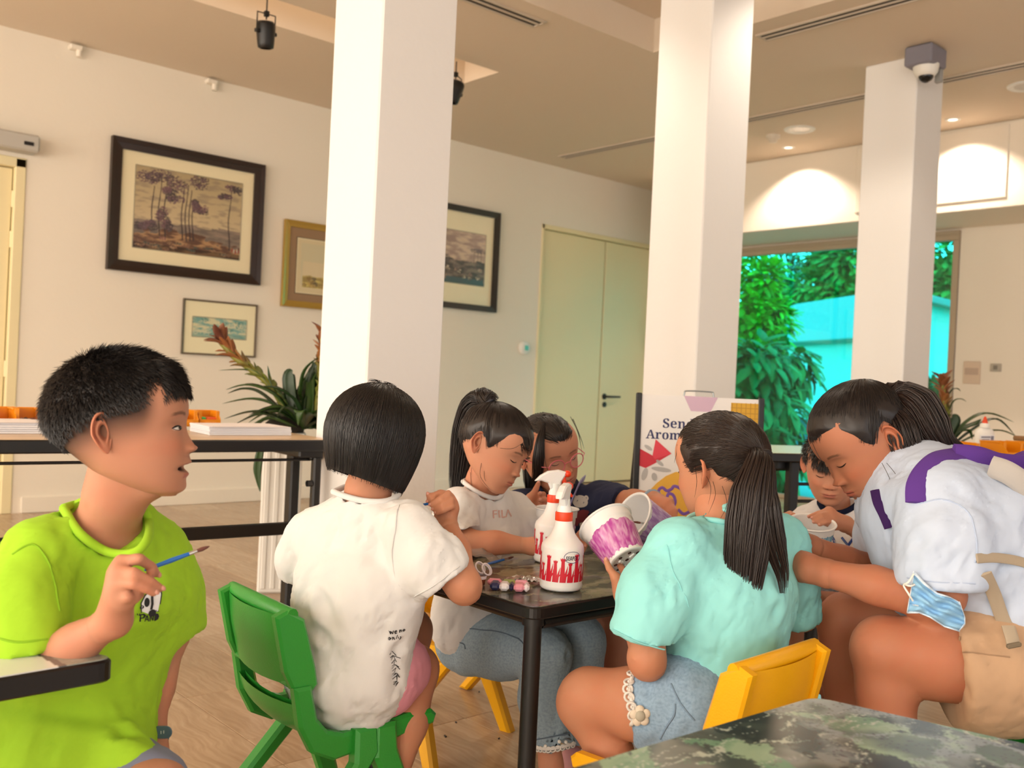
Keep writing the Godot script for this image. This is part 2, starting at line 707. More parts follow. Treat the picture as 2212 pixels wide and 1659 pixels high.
func room() -> void:
	mats.grain = noise_tex(0.06, 4, 256, 3)
	mats.wall = wall_mat(col(238, 229, 214))
	mats.ceil = wall_mat(col(226, 210, 190))
	mats.pillar = wall_mat(col(236, 234, 232))
	mats.white = mat(col(236, 234, 228), 0.5)
	mats.black = mat(col(13, 13, 14), 0.42)
	mats.dark = mat(col(40, 38, 38), 0.5)
	mats.steel = mat(col(180, 180, 178), 0.35, 0.5, 0.8)
	floor_()
	# ceiling with its two recesses: a light slot over the picture wall and a coffer above the middle of the hall
	var m := MB.new()
	var top := CEIL + 0.5
	var xs := [-4.2, 0.4, 1.3, 4.05, 4.41, 8.2]
	var zs := [-6.8, -5.21, -4.845, -3.84, -0.3, 4.8]
	for i in 5:
		for j in 5:
			var slot := (i == 1 or i == 2) and j == 1
			var cof := (i == 2 or i == 3) and j == 3
			if slot: continue
			m.span(Vector3(xs[i], CEIL + (0.2 if cof else 0.0), zs[j]), Vector3(xs[i + 1], top, zs[j + 1]))
	m.span(Vector3(0.4, top - 0.02, -5.21), Vector3(4.05, top, -4.845))
	struct(m, "ceiling", mats.ceil, "warm white plaster ceiling with a light slot and a raised coffer")
	# lamps in the slot and the coffer
	var glow := mat(col(255, 238, 214), 0.6)
	glow.emission_enabled = true
	glow.emission = col(255, 226, 190)
	glow.emission_energy_multiplier = 1.2
	m = MB.new()
	m.box(Vector3(2.2, top - 0.035, -5.03), Vector3(3.5, 0.02, 0.25), 0.004)
	struct(m, "trim_4", glow, "glowing strip lamp at the top of the ceiling slot")
	day_light("slot_lamp", Vector3(2.2, top - 0.06, -5.03), Vector3(0, -1, 0), Vector2(3.4, 0.22), Color(1.0, 0.86, 0.7), 30.0)
	# walls
	m = MB.new()
	m.span(Vector3(-4.2, 0, -6.8), Vector3(0.68, CEIL, -6.52))
	m.span(Vector3(0.68, 2.2, -6.8), Vector3(1.66, CEIL, -6.52))
	m.span(Vector3(1.66, 0, -6.8), Vector3(6.056, CEIL, -6.52))
	m.span(Vector3(6.056, 2.43, -6.8), Vector3(7.85, CEIL, -6.52))
	m.span(Vector3(7.85, 0, -6.8), Vector3(8.2, CEIL, -6.52))
	m.span(Vector3(0.6, 0, -6.84), Vector3(7.9, CEIL, -6.8))
	struct(m, "wall_back", mats.wall, "long white wall hung with framed prints")
	m = MB.new()      # right wall with the tall window opening z -6.0 .. -3.46
	m.span(Vector3(7.83, 0, -3.46), Vector3(8.1, CEIL, 4.8))
	m.span(Vector3(7.83, 2.355, -6.52), Vector3(8.1, CEIL, -3.46))
	m.span(Vector3(7.83, 0, -6.52), Vector3(8.1, 2.355, -6.2))
	struct(m, "wall_right", mats.wall, "cream wall with the tall green-tinted window")
	m = MB.new()
	for k in 6:
		var z0: float = -6.8 if k == 0 else WEST[k - 1] + 0.75
		var z1: float = 4.8 if k == 5 else WEST[k] - 0.75
		m.span(Vector3(-4.2, 0, z0), Vector3(-4.0, CEIL, z1))
	for w in WEST:
		m.span(Vector3(-4.2, 0, w - 0.75), Vector3(-4.0, 0.4, w + 0.75))
		m.span(Vector3(-4.2, 2.7, w - 0.75), Vector3(-4.0, CEIL, w + 0.75))
	struct(m, "wall_left", mats.wall, "white wall with a band of tall windows")
	m = MB.new()
	for k in 5:
		var x0: float = -4.2 if k == 0 else SOUTH[k - 1] + 0.75
		var x1: float = 8.2 if k == 4 else SOUTH[k] - 0.75
		m.span(Vector3(x0, 0, 4.5), Vector3(x1, CEIL, 4.8))
	for w in SOUTH:
		m.span(Vector3(w - 0.75, 0, 4.5), Vector3(w + 0.75, 0.65, 4.8))
		m.span(Vector3(w - 0.75, 2.65, 4.5), Vector3(w + 0.75, CEIL, 4.8))
	struct(m, "wall_front", mats.wall, "white wall with windows behind the viewer")
	var pane := mat(col(240, 244, 248), 0.6)
	pane.emission_enabled = true
	pane.emission = col(236, 242, 250)
	pane.emission_energy_multiplier = 0.8
	var wn := 2
	for w in WEST:
		m = MB.new()
		m.box(Vector3(-4.1, 1.55, w), Vector3(0.03, 2.3, 1.5))
		struct(m, "window_%d" % wn, pane, "frosted daylight window in the left wall")
		wn += 1
	for w in SOUTH:
		m = MB.new()
		m.box(Vector3(w, 1.65, 4.65), Vector3(1.5, 2.0, 0.03))
		struct(m, "window_%d" % wn, pane, "frosted daylight window in the front wall")
		wn += 1
	# bulkhead over the window, with an access panel
	m = MB.new()
	m.span(Vector3(7.12, 2.37, -6.12), Vector3(7.83, CEIL, 1.5), 0.006)
	var bh := struct(m, "beam", mats.wall, "deep white bulkhead above the tinted window")
	m = MB.new()
	m.box(Vector3(7.115, 2.7, -3.42), Vector3(0.012, 0.525, 1.16), 0.004)
	put(m, "access_panel", mats.wall, bh)
	# pillars
	for p in [[1.79, -2.765, "nearest square white pillar, beside the long folding table", 0.316], [3.545, -2.74, "middle square white pillar, behind the poster stand", 0.316], [5.437, -2.70, "farthest square white pillar, with a camera at its top", 0.33]]:
		m = MB.new()
		m.span(Vector3(p[0], 0, p[1] - p[3]), Vector3(p[0] + p[3], CEIL, p[1]), 0.006)
		struct(m, "column", mats.pillar, p[2])
	# skirting
	m = MB.new()
	m.span(Vector3(1.72, 0, -6.535), Vector3(6.0, 0.1, -6.5), 0.004)
	struct(m, "baseboard_back", mats.wall, "low white skirting along the picture wall")
	m = MB.new()
	m.span(Vector3(7.81, 0, -3.4), Vector3(7.84, 0.1, 4.5), 0.004)
	struct(m, "baseboard_right", mats.wall, "low skirting along the cream wall")
	doors()
	ceiling_fittings()
	window_()

func floor_() -> void:
	var m := MB.new()
	m.span(Vector3(-4.2, -0.3, -6.84), Vector3(8.2, -0.006, 4.8))
	var base := struct(m, "floor", mat(col(150, 128, 106), 0.8), "polished beige marble tile floor")
	# marble: long soft grain along z
	var im := Image.create(512, 512, false, Image.FORMAT_RGB8)
	var n1 := FastNoiseLite.new()
	n1.seed = 4; n1.frequency = 0.012; n1.fractal_octaves = 4
	var n2 := FastNoiseLite.new()
	n2.seed = 9; n2.frequency = 0.05; n2.fractal_octaves = 3
	for y in 512:
		for x in 512:
			var w := n1.get_noise_2d(x * 0.6, y * 0.6) * 26.0
			var g := n2.get_noise_2d(x * 1.9 + w, y * 0.12 + w * 0.2)
			var g2 := n1.get_noise_2d(x * 3.5 + 900.0, y * 0.5)
			var s := clampf(0.5 + g * 0.62 + g2 * 0.3, 0.0, 1.0)
			im.set_pixel(x, y, Color(0.72, 0.62, 0.51).lerp(Color(0.82, 0.73, 0.62), s))
	var tx := ImageTexture.create_from_image(im)
	var tm := []
	var r := RandomNumberGenerator.new()
	r.seed = 12
	for k in 5:
		var t := mat(Color(1, 1, 1).lerp(Color(0.88, 0.84, 0.8), k / 4.0), 0.2, 0.42)
		t.albedo_texture = tx
		tm.append(t)
	var meshes := []
	for k in 6:
		var b := MB.new()
		b.box(Vector3(0, -0.004, 0), Vector3(0.2885, 0.008, 0.5885), 0.0012)
		var o := Vector2(r.randf(), r.randf())
		for i in b.v.size(): b.t[i] = o + Vector2(b.v[i].x * 1.1, b.v[i].z * 1.1) * (1.0 if k % 2 else -1.0)
		meshes.append(b.mesh(tm[0], Vector3.ZERO))
	# single tiles where the view reaches the floor, the rest as one layer of the same tiles
	var far := []
	for i in range(-19, 22):
		for j in range(-8, 12):
			var x := 1.915 + i * 0.29
			var z := -2.425 - j * 0.59
			if x < -3.9 or x > 7.8 or z < -6.6 or z > 4.4: continue
			var c := Vector3(x, 0, z) - EYE
			var dep := c.dot(FW)
			var px := 1106.0 + F * c.dot(RT) / maxf(dep, 0.1)
			var py := 829.5 - F * c.dot(UP) / maxf(dep, 0.1)
			var k := r.randi() % 6
			var q := r.randi() % 5
			if dep > 1.0 and px > -150 and px < 2360 and py < 1850:
				var o := MeshInstance3D.new()
				o.name = "floor_tile"
				base.add_child(o, true)
				o.mesh = meshes[k]
				o.material_override = tm[q]
				o.position = Vector3(x, 0, z)
			else: far.append([x, z])
	var b := MB.new()
	for p in far: b.box(Vector3(p[0], -0.004, p[1]), Vector3(0.2885, 0.008, 0.5885), 0.0)
	for i in b.v.size(): b.t[i] = Vector2(b.v[i].x, b.v[i].z) * 1.1
	var rest := put(b, "floor_tiling", tm[1], base)
	rest.set_meta("kind", "stuff")

func doors() -> void:
	var cream := mat(col(236, 222, 178), 0.5)
	var m := MB.new()
	# single door at the far left
	m.span(Vector3(0.74, 0.01, -6.60), Vector3(1.60, 2.14, -6.555), 0.004)
	var d := struct(m, "door_1", cream, "cream door at the left end of the picture wall")
	m = MB.new()
	for s in [[0.68, 0.735], [1.605, 1.665]]: m.span(Vector3(s[0], 0, -6.62), Vector3(s[1], 2.2, -6.51), 0.004)
	m.span(Vector3(0.68, 2.145, -6.62), Vector3(1.665, 2.205, -6.51), 0.004)
	put(m, "door_frame", cream, d)
	for y in [1.95, 1.7, 0.9, 0.25]:
		m = MB.new()
		m.tube([Vector3(1.607, y - 0.05, -6.545), Vector3(1.607, y + 0.05, -6.545)], 0.012, 8)
		put(m, "hinge", cream, d)
	m = MB.new()
	m.box(Vector3(1.36, 2.283, -6.45), Vector3(0.69, 0.105, 0.14), 0.012)
	var ac := solid(m, "air_curtain", mat(col(186, 182, 174), 0.45), "grey box-shaped unit fixed above the cream door", "air curtain")
	m = MB.new()
	m.box(Vector3(1.64, 2.275, -6.378), Vector3(0.055, 0.022, 0.006), 0.002)
	put(m, "display_window", mats.black, ac)
	# double door
	m = MB.new()
	m.span(Vector3(6.09, 0.01, -6.60), Vector3(6.948, 2.385, -6.548), 0.004)
	var dd := struct(m, "door_2", cream, "tall pale yellow double door behind the craft table")
	m = MB.new()
	m.span(Vector3(6.962, 0.01, -6.60), Vector3(7.80, 2.385, -6.548), 0.004)
	put(m, "door_leaf", cream, dd)
	m = MB.new()
	for s in [[6.056, 6.085], [7.805, 7.85]]: m.span(Vector3(s[0], 0, -6.62), Vector3(s[1], 2.43, -6.51), 0.003)
	m.span(Vector3(6.056, 2.39, -6.62), Vector3(7.85, 2.43, -6.51), 0.003)
	put(m, "door_frame", cream, dd)
	m = MB.new()
	m.tube([Vector3(7.03, 0.855, -6.55), Vector3(7.03, 0.855, -6.49), Vector3(7.06, 0.855, -6.48), Vector3(7.19, 0.857, -6.48)], [0.012, 0.012, 0.012, 0.01], 10)
	m.tube([Vector3(7.03, 0.855, -6.55), Vector3(7.03, 0.855, -6.54)], 0.03, 16)
	m.tube([Vector3(7.035, 0.775, -6.55), Vector3(7.035, 0.775, -6.538)], 0.026, 16)
	put(m, "door_handle", mats.dark, dd)
	for y in [2.17, 1.9, 0.4]:
		m = MB.new()
		m.tube([Vector3(6.087, y - 0.05, -6.54), Vector3(6.087, y + 0.05, -6.54)], 0.01, 8)
		put(m, "hinge", mats.wall, dd)
	# round reader beside the double door
	m = MB.new()
	m.lathe([Vector2(0.001, 0.03), Vector2(0.05, 0.03), Vector2(0.06, 0.02), Vector2(0.062, 0)], 24, Transform3D(Basis(Vector3.RIGHT, Vector3(0, 0, 1), Vector3.DOWN), Vector3(5.9, 1.272, -6.52)))
	for i in m.ix.size() / 3:
		var q := m.ix[i * 3]
		m.ix[i * 3] = m.ix[i * 3 + 1]
		m.ix[i * 3 + 1] = q
	for i in m.n.size(): m.n[i] = -m.n[i]
	var rd := solid(m, "door_button", mats.white, "small round button plate left of the pale double door", "button")
	m = MB.new()
	m.box(Vector3(5.905, 1.274, -6.487), Vector3(0.045, 0.045, 0.01), 0.004)
	put(m, "button_face", mat(col(110, 205, 190), 0.4), rd)

func ceiling_fittings() -> void:
	# slot air diffusers: two dark slits each between pale flanges
	var slit := mat(col(70, 62, 56), 0.7)
	var rim := mat(col(206, 192, 174), 0.5)
	var runs := [[Vector3(2.1, 0, -4.02), Vector3(3.64, 0, -4.02), "slim slot diffuser in the ceiling right of the nearest pillar"], [Vector3(4.615, 0, -3.215), Vector3(4.615, 0, -0.6), "slot diffuser running along the ceiling beside the coffer"], [Vector3(5.97, 0, -6.2), Vector3(5.97, 0, -1.0), "long slot diffuser in the ceiling passing behind the far pillars"]]
	for q in runs:
		var a: Vector3 = q[0] + Vector3.UP * CEIL
		var b: Vector3 = q[1] + Vector3.UP * CEIL
		var along := (b - a).normalized()
		var side := along.cross(Vector3.UP)
		var len := a.distance_to(b)
		var bs := Basis(along, Vector3.UP, -side)
		var m := MB.new()
		for s in [-0.048, 0.0, 0.048]: m.box((a + b) / 2 + side * s + Vector3.DOWN * 0.004, Vector3(len, 0.012, 0.016), 0.002, bs)
		for s in [-0.5, 0.5]: m.box((a + b) / 2 + along * len * s + Vector3.DOWN * 0.004, Vector3(0.015, 0.012, 0.112), 0.002, bs)
		var o := solid(m, "slot_diffuser", rim, q[2], "air diffuser")
		m = MB.new()
		for s in [-0.024, 0.024]: m.box((a + b) / 2 + side * s + Vector3.DOWN * 0.001, Vector3(len, 0.006, 0.032), 0.0, bs)
		put(m, "slit", slit, o)
	# spotlights hanging in front of the slot
	spotlight(Vector3(2.42, 2.985, -4.80), "small black stage spotlight hanging left of the nearest pillar", Vector3(0.1, -1, -0.12), 575, 50)
	spotlight(Vector3(3.84, 2.985, -4.80), "small black stage spotlight half hidden by the nearest pillar", Vector3(-0.25, -1, -0.1), 984, 178)
	# downlights by the bulkhead
	for q in [[Vector3(6.43, CEIL, -4.10), "round recessed downlight in the ceiling between the two far pillars"], [Vector3(6.40, CEIL, -2.46), "round recessed downlight at the right edge of the ceiling"]]:
		var m := MB.new()
		m.lathe([Vector2(0.075, -0.004), Vector2(0.105, -0.012), Vector2(0.115, -0.006), Vector2(0.117, 0.0)], 32, Transform3D(Basis.IDENTITY, q[0]))
		var o := solid(m, "ceiling_downlight", mats.white, q[1], "ceiling lamp")
		m = MB.new()
		m.tint = Color.WHITE
		m.lathe([Vector2(0.001, -0.003), Vector2(0.076, -0.003)], 32, Transform3D(Basis.IDENTITY, q[0]))
		put(m, "diffuser", mat(col(190, 186, 178), 0.3), o)
	# wall-washing lamps close to the bulkhead, one per scallop of light
	for q in [[Vector3(6.86, CEIL, -4.47), "small recessed lamp washing the bulkhead above the tinted window"], [Vector3(6.86, CEIL, -3.13), "small recessed lamp washing the access panel of the bulkhead"]]:
		var m := MB.new()
		m.lathe([Vector2(0.03, -0.002), Vector2(0.05, -0.006), Vector2(0.053, 0.0)], 24, Transform3D(Basis.IDENTITY, q[0]))
		var o := solid(m, "wall_washer", mats.white, q[1], "ceiling lamp")
		var lens := mat(col(255, 246, 230), 0.4)
		lens.emission_enabled = true
		lens.emission = col(255, 240, 220)
		lens.emission_energy_multiplier = 1.5
		m = MB.new()
		m.lathe([Vector2(0.001, -0.003), Vector2(0.031, -0.003)], 24, Transform3D(Basis.IDENTITY, q[0]))
		put(m, "lamp_lens", lens, o)
		spot("wall_washer_light", q[0] + Vector3(0, -0.03, 0), Vector3(0.16, -1, 0), 60.0, Color(1.0, 0.9, 0.82), 1.2, 0.02, 0.55)
	# lamps inside the coffer
	for q in [[Vector3(3.0, CEIL + 0.2, -3.62), Vector3(0, -1, -0.1), "recessed lamp in the coffer near its far edge"], [Vector3(4.15, CEIL + 0.2, -2.3), Vector3(0.1, -1, 0), "recessed lamp in the coffer near its right edge"]]:
		var m := MB.new()
		m.lathe([Vector2(0.045, -0.002), Vector2(0.065, -0.008), Vector2(0.068, 0.0)], 24, Transform3D(Basis.IDENTITY, q[0]))
		var o := solid(m, "coffer_downlight", mats.white, q[2], "ceiling lamp")
		m = MB.new()
		m.lathe([Vector2(0.001, -0.003), Vector2(0.046, -0.003)], 24, Transform3D(Basis.IDENTITY, q[0]))
		var lens := mat(col(255, 246, 230), 0.4)
		lens.emission_enabled = true
		lens.emission = col(255, 240, 220)
		lens.emission_energy_multiplier = 1.5
		put(m, "lamp_lens", lens, o)
		spot("coffer_light", q[0] + Vector3(0, -0.03, 0), q[1], 68.0, Color(1.0, 0.94, 0.86), 0.9, 0.04, 0.5)
	# smoke detector
	var m := MB.new()
	m.lathe([Vector2(0.001, -0.06), Vector2(0.03, -0.055), Vector2(0.036, -0.03), Vector2(0.055, -0.022), Vector2(0.058, 0.0)], 24, Transform3D(Basis.IDENTITY, Vector3(6.46, CEIL, -4.35)))
	solid(m, "smoke_detector", mat(col(225, 214, 198), 0.5), "cream smoke detector on the ceiling beside the round downlight", "smoke detector")
	# small dark bracket at the right edge under the ceiling
	m = MB.new()
	m.box(P(2203, 264, 6.9), Vector3(0.08, 0.09, 0.09), 0.008)
	m.box(P(2206, 244, 6.9), Vector3(0.03, 0.12, 0.03), 0.004)
	solid(m, "sensor_box", mat(col(118, 116, 106), 0.5), "little grey sensor box at the right edge on the bulkhead", "sensor")
	# two little white brackets under the ceiling of the picture wall
	for q in [[1.915, "white bracket under the ceiling, left of the big print"], [2.819, "white bracket under the ceiling, above the big print"]]:
		m = MB.new()
		m.box(Vector3(q[0], 2.955, -6.49), Vector3(0.075, 0.03, 0.06), 0.006)
		m.tube([Vector3(q[0] + 0.02, 2.94, -6.48), Vector3(q[0] + 0.02, 2.9, -6.48)], 0.018, 10)
		solid(m, "wall_bracket", mats.wall, q[1], "bracket")
	# dome camera on its grey box
	var cb := thing("security_camera", "white dome camera on a grey box at the top of the farthest pillar", "camera", Vector3(5.34, 2.86, -2.60))
	m = MB.new()
	m.box(Vector3(5.36, 2.925, -2.62), Vector3(0.19, 0.11, 0.16), 0.008)
	put(m, "mount_box", mat(col(128, 126, 138), 0.5), cb)
	m = MB.new()
	m.lathe([Vector2(0.001, -0.052), Vector2(0.05, -0.045), Vector2(0.066, -0.02), Vector2(0.072, 0.02)], 28, Transform3D(Basis.IDENTITY, Vector3(5.35, 2.862, -2.61)))
	put(m, "camera_body", mats.white, cb)
	m = MB.new()
	m.ball(Vector3(5.345, 2.822, -2.605), Vector3(0.042, 0.042, 0.042), Basis.IDENTITY, 20)
	put(m, "dome", mat(col(14, 14, 16), 0.15), cb)
	m = MB.new()
	m.box(Vector3(5.44, 2.85, -2.575), Vector3(0.03, 0.11, 0.04), 0.006)
	put(m, "side_bracket", mat(col(150, 150, 148), 0.5), cb)

func spotlight(at: Vector3, label: String, aim: Vector3, px: float, py: float) -> void:
	var c := P(px, py, (at - EYE).dot(FW))
	var o := thing("hanging_spotlight", label, "spotlight", c, "")
	var m := MB.new()
	m.tube([c + Vector3(0, 0.02, 0), Vector3(c.x, at.y, c.z)], 0.004, 6)
	put(m, "rod", mats.dark, o)
	var y := -aim.normalized()
	var x := y.cross(Vector3(0.3, 0, 1)).normalized()
	var b := Basis(x, y, x.cross(y))
	m = MB.new()
	m.lathe([Vector2(0.03, -0.085), Vector2(0.042, -0.08), Vector2(0.045, -0.06), Vector2(0.05, 0.0), Vector2(0.05, 0.04), Vector2(0.042, 0.055), Vector2(0.001, 0.062)], 20, Transform3D(b, c + Vector3(0, -0.05, 0)))
	put(m, "lamp_can", mats.black, o)
	m = MB.new()
	var s := c + Vector3(0, -0.05, 0)
	m.tube([s + x * 0.065, s + x * 0.065 + Vector3(0, 0.1, 0), s - x * 0.065 + Vector3(0, 0.1, 0), s - x * 0.065], 0.004, 6)
	m.box(s + x * 0.06, Vector3(0.03, 0.02, 0.02), 0.003, b)
	m.box(s - x * 0.06, Vector3(0.03, 0.02, 0.02), 0.003, b)
	m.box(c + Vector3(0, 0.05, 0), Vector3(0.025, 0.03, 0.025), 0.003)
	put(m, "yoke", mats.black, o)

func window_() -> void:
	var alu := mat(col(176, 160, 136), 0.5)
	var m := MB.new()
	m.span(Vector3(7.80, 2.275, -6.2), Vector3(7.87, 2.355, -3.46), 0.004)
	m.span(Vector3(7.79, 2.315, -6.2), Vector3(7.81, 2.325, -3.46), 0.002)
	var w := struct(m, "window_1", alu, "tall window of green-blue tinted glass")
	for z in [-6.17, -3.49]:
		m = MB.new()
		m.box(Vector3(7.84, 1.14, z), Vector3(0.05, 2.28, 0.05), 0.004)
		put(m, "window_frame", alu, w)
	m = MB.new()
	m.box(Vector3(7.84, 0.02, -4.83), Vector3(0.06, 0.04, 2.7), 0.004)
	put(m, "window_sill", alu, w)
	var g := StandardMaterial3D.new()
	g.albedo_color = Color(0.22, 0.93, 0.80, 0.0)
	g.roughness = 0.0
	g.transparency = BaseMaterial3D.TRANSPARENCY_ALPHA
	g.refraction_enabled = true
	g.refraction_scale = 0.05
	m = MB.new()
	m.box(Vector3(7.85, 1.15, -4.83), Vector3(0.012, 2.27, 2.68), 0.0)
	put(m, "pane", g, w)

# ---------------------------------------------------------------- the garden beyond the tinted window
var rng := RandomNumberGenerator.new()

func leaf_mesh(w: float, l: float, m: Material) -> ArrayMesh:
	var b := MB.new()
	var ps := PackedVector3Array()
	for j in 4:
		var f := j / 3.0
		var ww: float = w * [0.25, 1.0, 0.75, 0.05][j]
		for i in 3: ps.append(Vector3((i - 1) * ww, -absf(i - 1) * 0.3 * w - f * f * l * 0.35, f * l))
	b.grid(ps, 3, 4)
	return b.mesh(m, Vector3.ZERO)

func foliage(o: Node3D, called: String, blobs: Array, n: int, w: float, l: float, c: Color, hang := 0.0) -> void:
	var m := vmat(0.6, 0.3)
	m.albedo_color = c
	m.backlight_enabled = true
	m.backlight = c * 0.5
	var mm := MultiMesh.new()
	mm.transform_format = MultiMesh.TRANSFORM_3D
	mm.use_colors = true
	mm.mesh = leaf_mesh(w, l, m)
	mm.instance_count = n
	var off := origin_of(o)
	for k in n:
		var q: Array = blobs[k % blobs.size()]
		var dir := Vector3(rng.randfn(), rng.randfn(), rng.randfn()).normalized()
		var p: Vector3 = q[0] + dir * (q[1] as Vector3) * pow(rng.randf(), 0.4)
		var out := (dir + Vector3(rng.randf() - 0.5, rng.randf() - 0.5, rng.randf() - 0.5) * 1.2 + Vector3.DOWN * hang).normalized()
		var t := frame(p - off, out, Vector3(0.1, 1, 0.2) if absf(out.y) < 0.95 else Vector3.RIGHT, 0.6 + rng.randf() * 0.8)
		mm.set_instance_transform(k, t)
		var s := 0.55 + rng.randf() * 0.75
		mm.set_instance_color(k, Color(s, s, s * (0.8 + rng.randf() * 0.3)))
	var mi := MultiMeshInstance3D.new()
	mi.name = called
	mi.multimesh = mm
	o.add_child(mi, true)
	mi.set_meta("kind", "stuff")

func tree(called: String, label: String, base: Vector3, h: float, blobs: Array, n: int, w: float, l: float, c: Color, hang := 0.0) -> void:
	var o := thing(called, label, "tree" if called.ends_with("tree") else "shrub", base, "garden plants outside the window")
	var m := MB.new()
	m.tube(spline([base, base + Vector3(0.1, h * 0.3, 0.05), base + Vector3(-0.05, h * 0.6, 0), base + Vector3(0.1, h, 0)], 5), [0.12, 0.11, 0.1, 0.1, 0.1, 0.09, 0.09, 0.08, 0.08, 0.07, 0.07, 0.06, 0.06, 0.05, 0.04, 0.03], 8)
	for b in blobs: m.tube([base + Vector3(0, h * 0.45, 0), (base + Vector3(0, h * 0.6, 0)).lerp(b[0], 0.5) + Vector3(0, 0.1, 0), b[0]], [0.05, 0.035, 0.012], 6)
	put(m, "trunk", mat(col(92, 80, 62), 0.9), o)
	foliage(o, "crown", blobs, n, w, l, c, hang)

func outside() -> void:
	rng.seed = 77
	var m := MB.new()
	m.span(Vector3(8.1, -0.5, -30), Vector3(45, -0.12, 12))
	struct(m, "ground", mat(col(126, 142, 92), 0.95), "grassy garden ground outside the tinted window")
	m = MB.new()
	m.span(Vector3(8.1, -0.2, -9), Vector3(10.2, -0.06, 3), 0.02)
	struct(m, "path", mat(col(190, 186, 176), 0.9), "pale paved strip outside the tinted window")
	# the little house
	var base := P(1775, 900, 15.0)
	base.y = -0.12
	var ax := (RT * 0.985 + FW * 0.17)
	ax.y = 0
	ax = ax.normalized()
	var bz := Vector3.UP.cross(ax).normalized() * -1.0        # into the house
	var o := thing("garden_house", "pale gabled cottage seen through the tinted window", "house", base)
	var wt := mat(col(226, 226, 216), 0.8)
	var X := func(x: float, y: float, z: float) -> Vector3: return base + ax * x + Vector3.UP * (y + 0.12) + bz * z
	var bs := Basis(ax, Vector3.UP, -bz)
	m = MB.new()
	var gx := Transform3D(bs, X.call(0, 0, 2.6))
	m.slab(PackedVector2Array([Vector2(-0.62, 0.6), Vector2(2.6, 0.6), Vector2(2.6, 1.75), Vector2(-0.36, 2.28), Vector2(-0.72, 1.72)]), 2.6, gx)
	put(m, "wall", wt, o)
	m = MB.new()
	m.box(X.call(1.12, 2.06, 1.2), Vector3(3.1, 0.09, 3.1), 0.01, Basis(ax, Vector3.UP, -bz) * Basis(Vector3(0, 0, 1), -0.178))
	m.box(X.call(-0.60, 2.03, 1.2), Vector3(0.78, 0.09, 3.1), 0.01, Basis(ax, Vector3.UP, -bz) * Basis(Vector3(0, 0, 1), 0.99))
	put(m, "roof", mat(col(176, 170, 160), 0.7), o)
	for k in 4:
		m = MB.new()
		m.box(X.call(-0.3 + k * 0.42, 2.12 - k * 0.075, -0.12), Vector3(0.1, 0.12, 0.3), 0.01, bs)
		put(m, "rafter", mat(col(70, 58, 48), 0.8), o)
	m = MB.new()
	m.box(X.call(0.95, 1.3, -0.02), Vector3(0.03, 1.3, 0.03), 0.0, bs)
	put(m, "downpipe", mats.dark, o)
	m = MB.new()
	m.box(X.call(1.0, 1.12, -0.35), Vector3(3.4, 0.1, 0.9), 0.01, bs)
	put(m, "porch_roof", mat(col(120, 104, 84), 0.8), o)
	for x in [-0.55, 0.35, 1.3, 2.4]:
		m = MB.new()
		m.box(X.call(x, 0.5, -0.6), Vector3(0.2, 1.2, 0.2), 0.02, bs)
		for y in [0.75, 0.85, 0.95]: m.box(X.call(x, y, -0.6), Vector3(0.25, 0.04, 0.25), 0.01, bs)
		put(m, "porch_post", mat(col(206, 206, 176), 0.8), o)
	for x in [-0.15, 0.85, 1.75]:
		m = MB.new()
		m.box(X.call(x, 0.42, -0.03), Vector3(0.62, 1.05, 0.08), 0.01, bs)
		for y in 8: m.box(X.call(x, 0.02 + y * 0.12, -0.09), Vector3(0.5, 0.05, 0.04), 0.008, bs)
		put(m, "shutter", mat(col(140, 186, 226), 0.6), o)
	# vines over the porch
	o = thing("hanging_vine", "hanging leafy vines draped over the cottage porch", "vine", X.call(0.6, 1.15, -0.8))
	var bl := []
	for k in 14: bl.append([X.call(-0.6 + k * 0.22, 0.95 - (k % 3) * 0.1, -0.75), Vector3(0.16, 0.24 + 0.06 * (k % 4), 0.16)])
	foliage(o, "foliage", bl, 1500, 0.035, 0.17, col(120, 150, 70), 1.5)
	# planting
	var G := func(px: float, py: float, d: float) -> Vector3: return P(px, py, d)
	var q: Vector3 = G.call(1638, 900, 11.0)
	q.y = -0.12
	tree("leafy_shrub", "bright yellow-green upright shrub at the left of the tinted window", q, 1.6, [[G.call(1638, 600, 11.0), Vector3(0.2, 0.3, 0.25)], [G.call(1640, 670, 11.0), Vector3(0.3, 0.3, 0.3)], [G.call(1632, 730, 11.0), Vector3(0.36, 0.3, 0.36)], [G.call(1660, 690, 11.2), Vector3(0.2, 0.2, 0.3)]], 1600, 0.035, 0.13, col(176, 206, 40))
	q = G.call(1625, 1000, 10.0)
	q.y = -0.12
	tree("leafy_shrub", "broad pale-leaved shrub low at the left of the tinted window", q, 0.9, [[G.call(1625, 800, 10.0), Vector3(0.3, 0.35, 0.4)], [G.call(1690, 800, 10.5), Vector3(0.3, 0.3, 0.4)], [G.call(1650, 890, 10.0), Vector3(0.42, 0.3, 0.4)], [G.call(1590, 860, 10.0), Vector3(0.3, 0.4, 0.4)], [G.call(1660, 980, 9.8), Vector3(0.35, 0.4, 0.35)]], 1900, 0.05, 0.2, col(120, 150, 78), 1.0)
	q = G.call(1850, 900, 23.0)
	q.y = -0.12
	tree("tall_tree", "tall broadleaf tree rising behind the cottage", q, 4.4, [[G.call(1830, 560, 21.0), Vector3(0.6, 0.8, 0.6)], [G.call(1770, 620, 21.5), Vector3(0.7, 0.4, 0.6)], [G.call(1840, 640, 21.0), Vector3(0.8, 0.35, 0.6)], [G.call(1790, 560, 22.0), Vector3(0.35, 0.35, 0.5)], [G.call(1900, 560, 21.0), Vector3(0.8, 0.9, 0.8)]], 2600, 0.06, 0.22, col(132, 160, 64))
	q = G.call(1690, 900, 24.0)
	q.y = -0.12
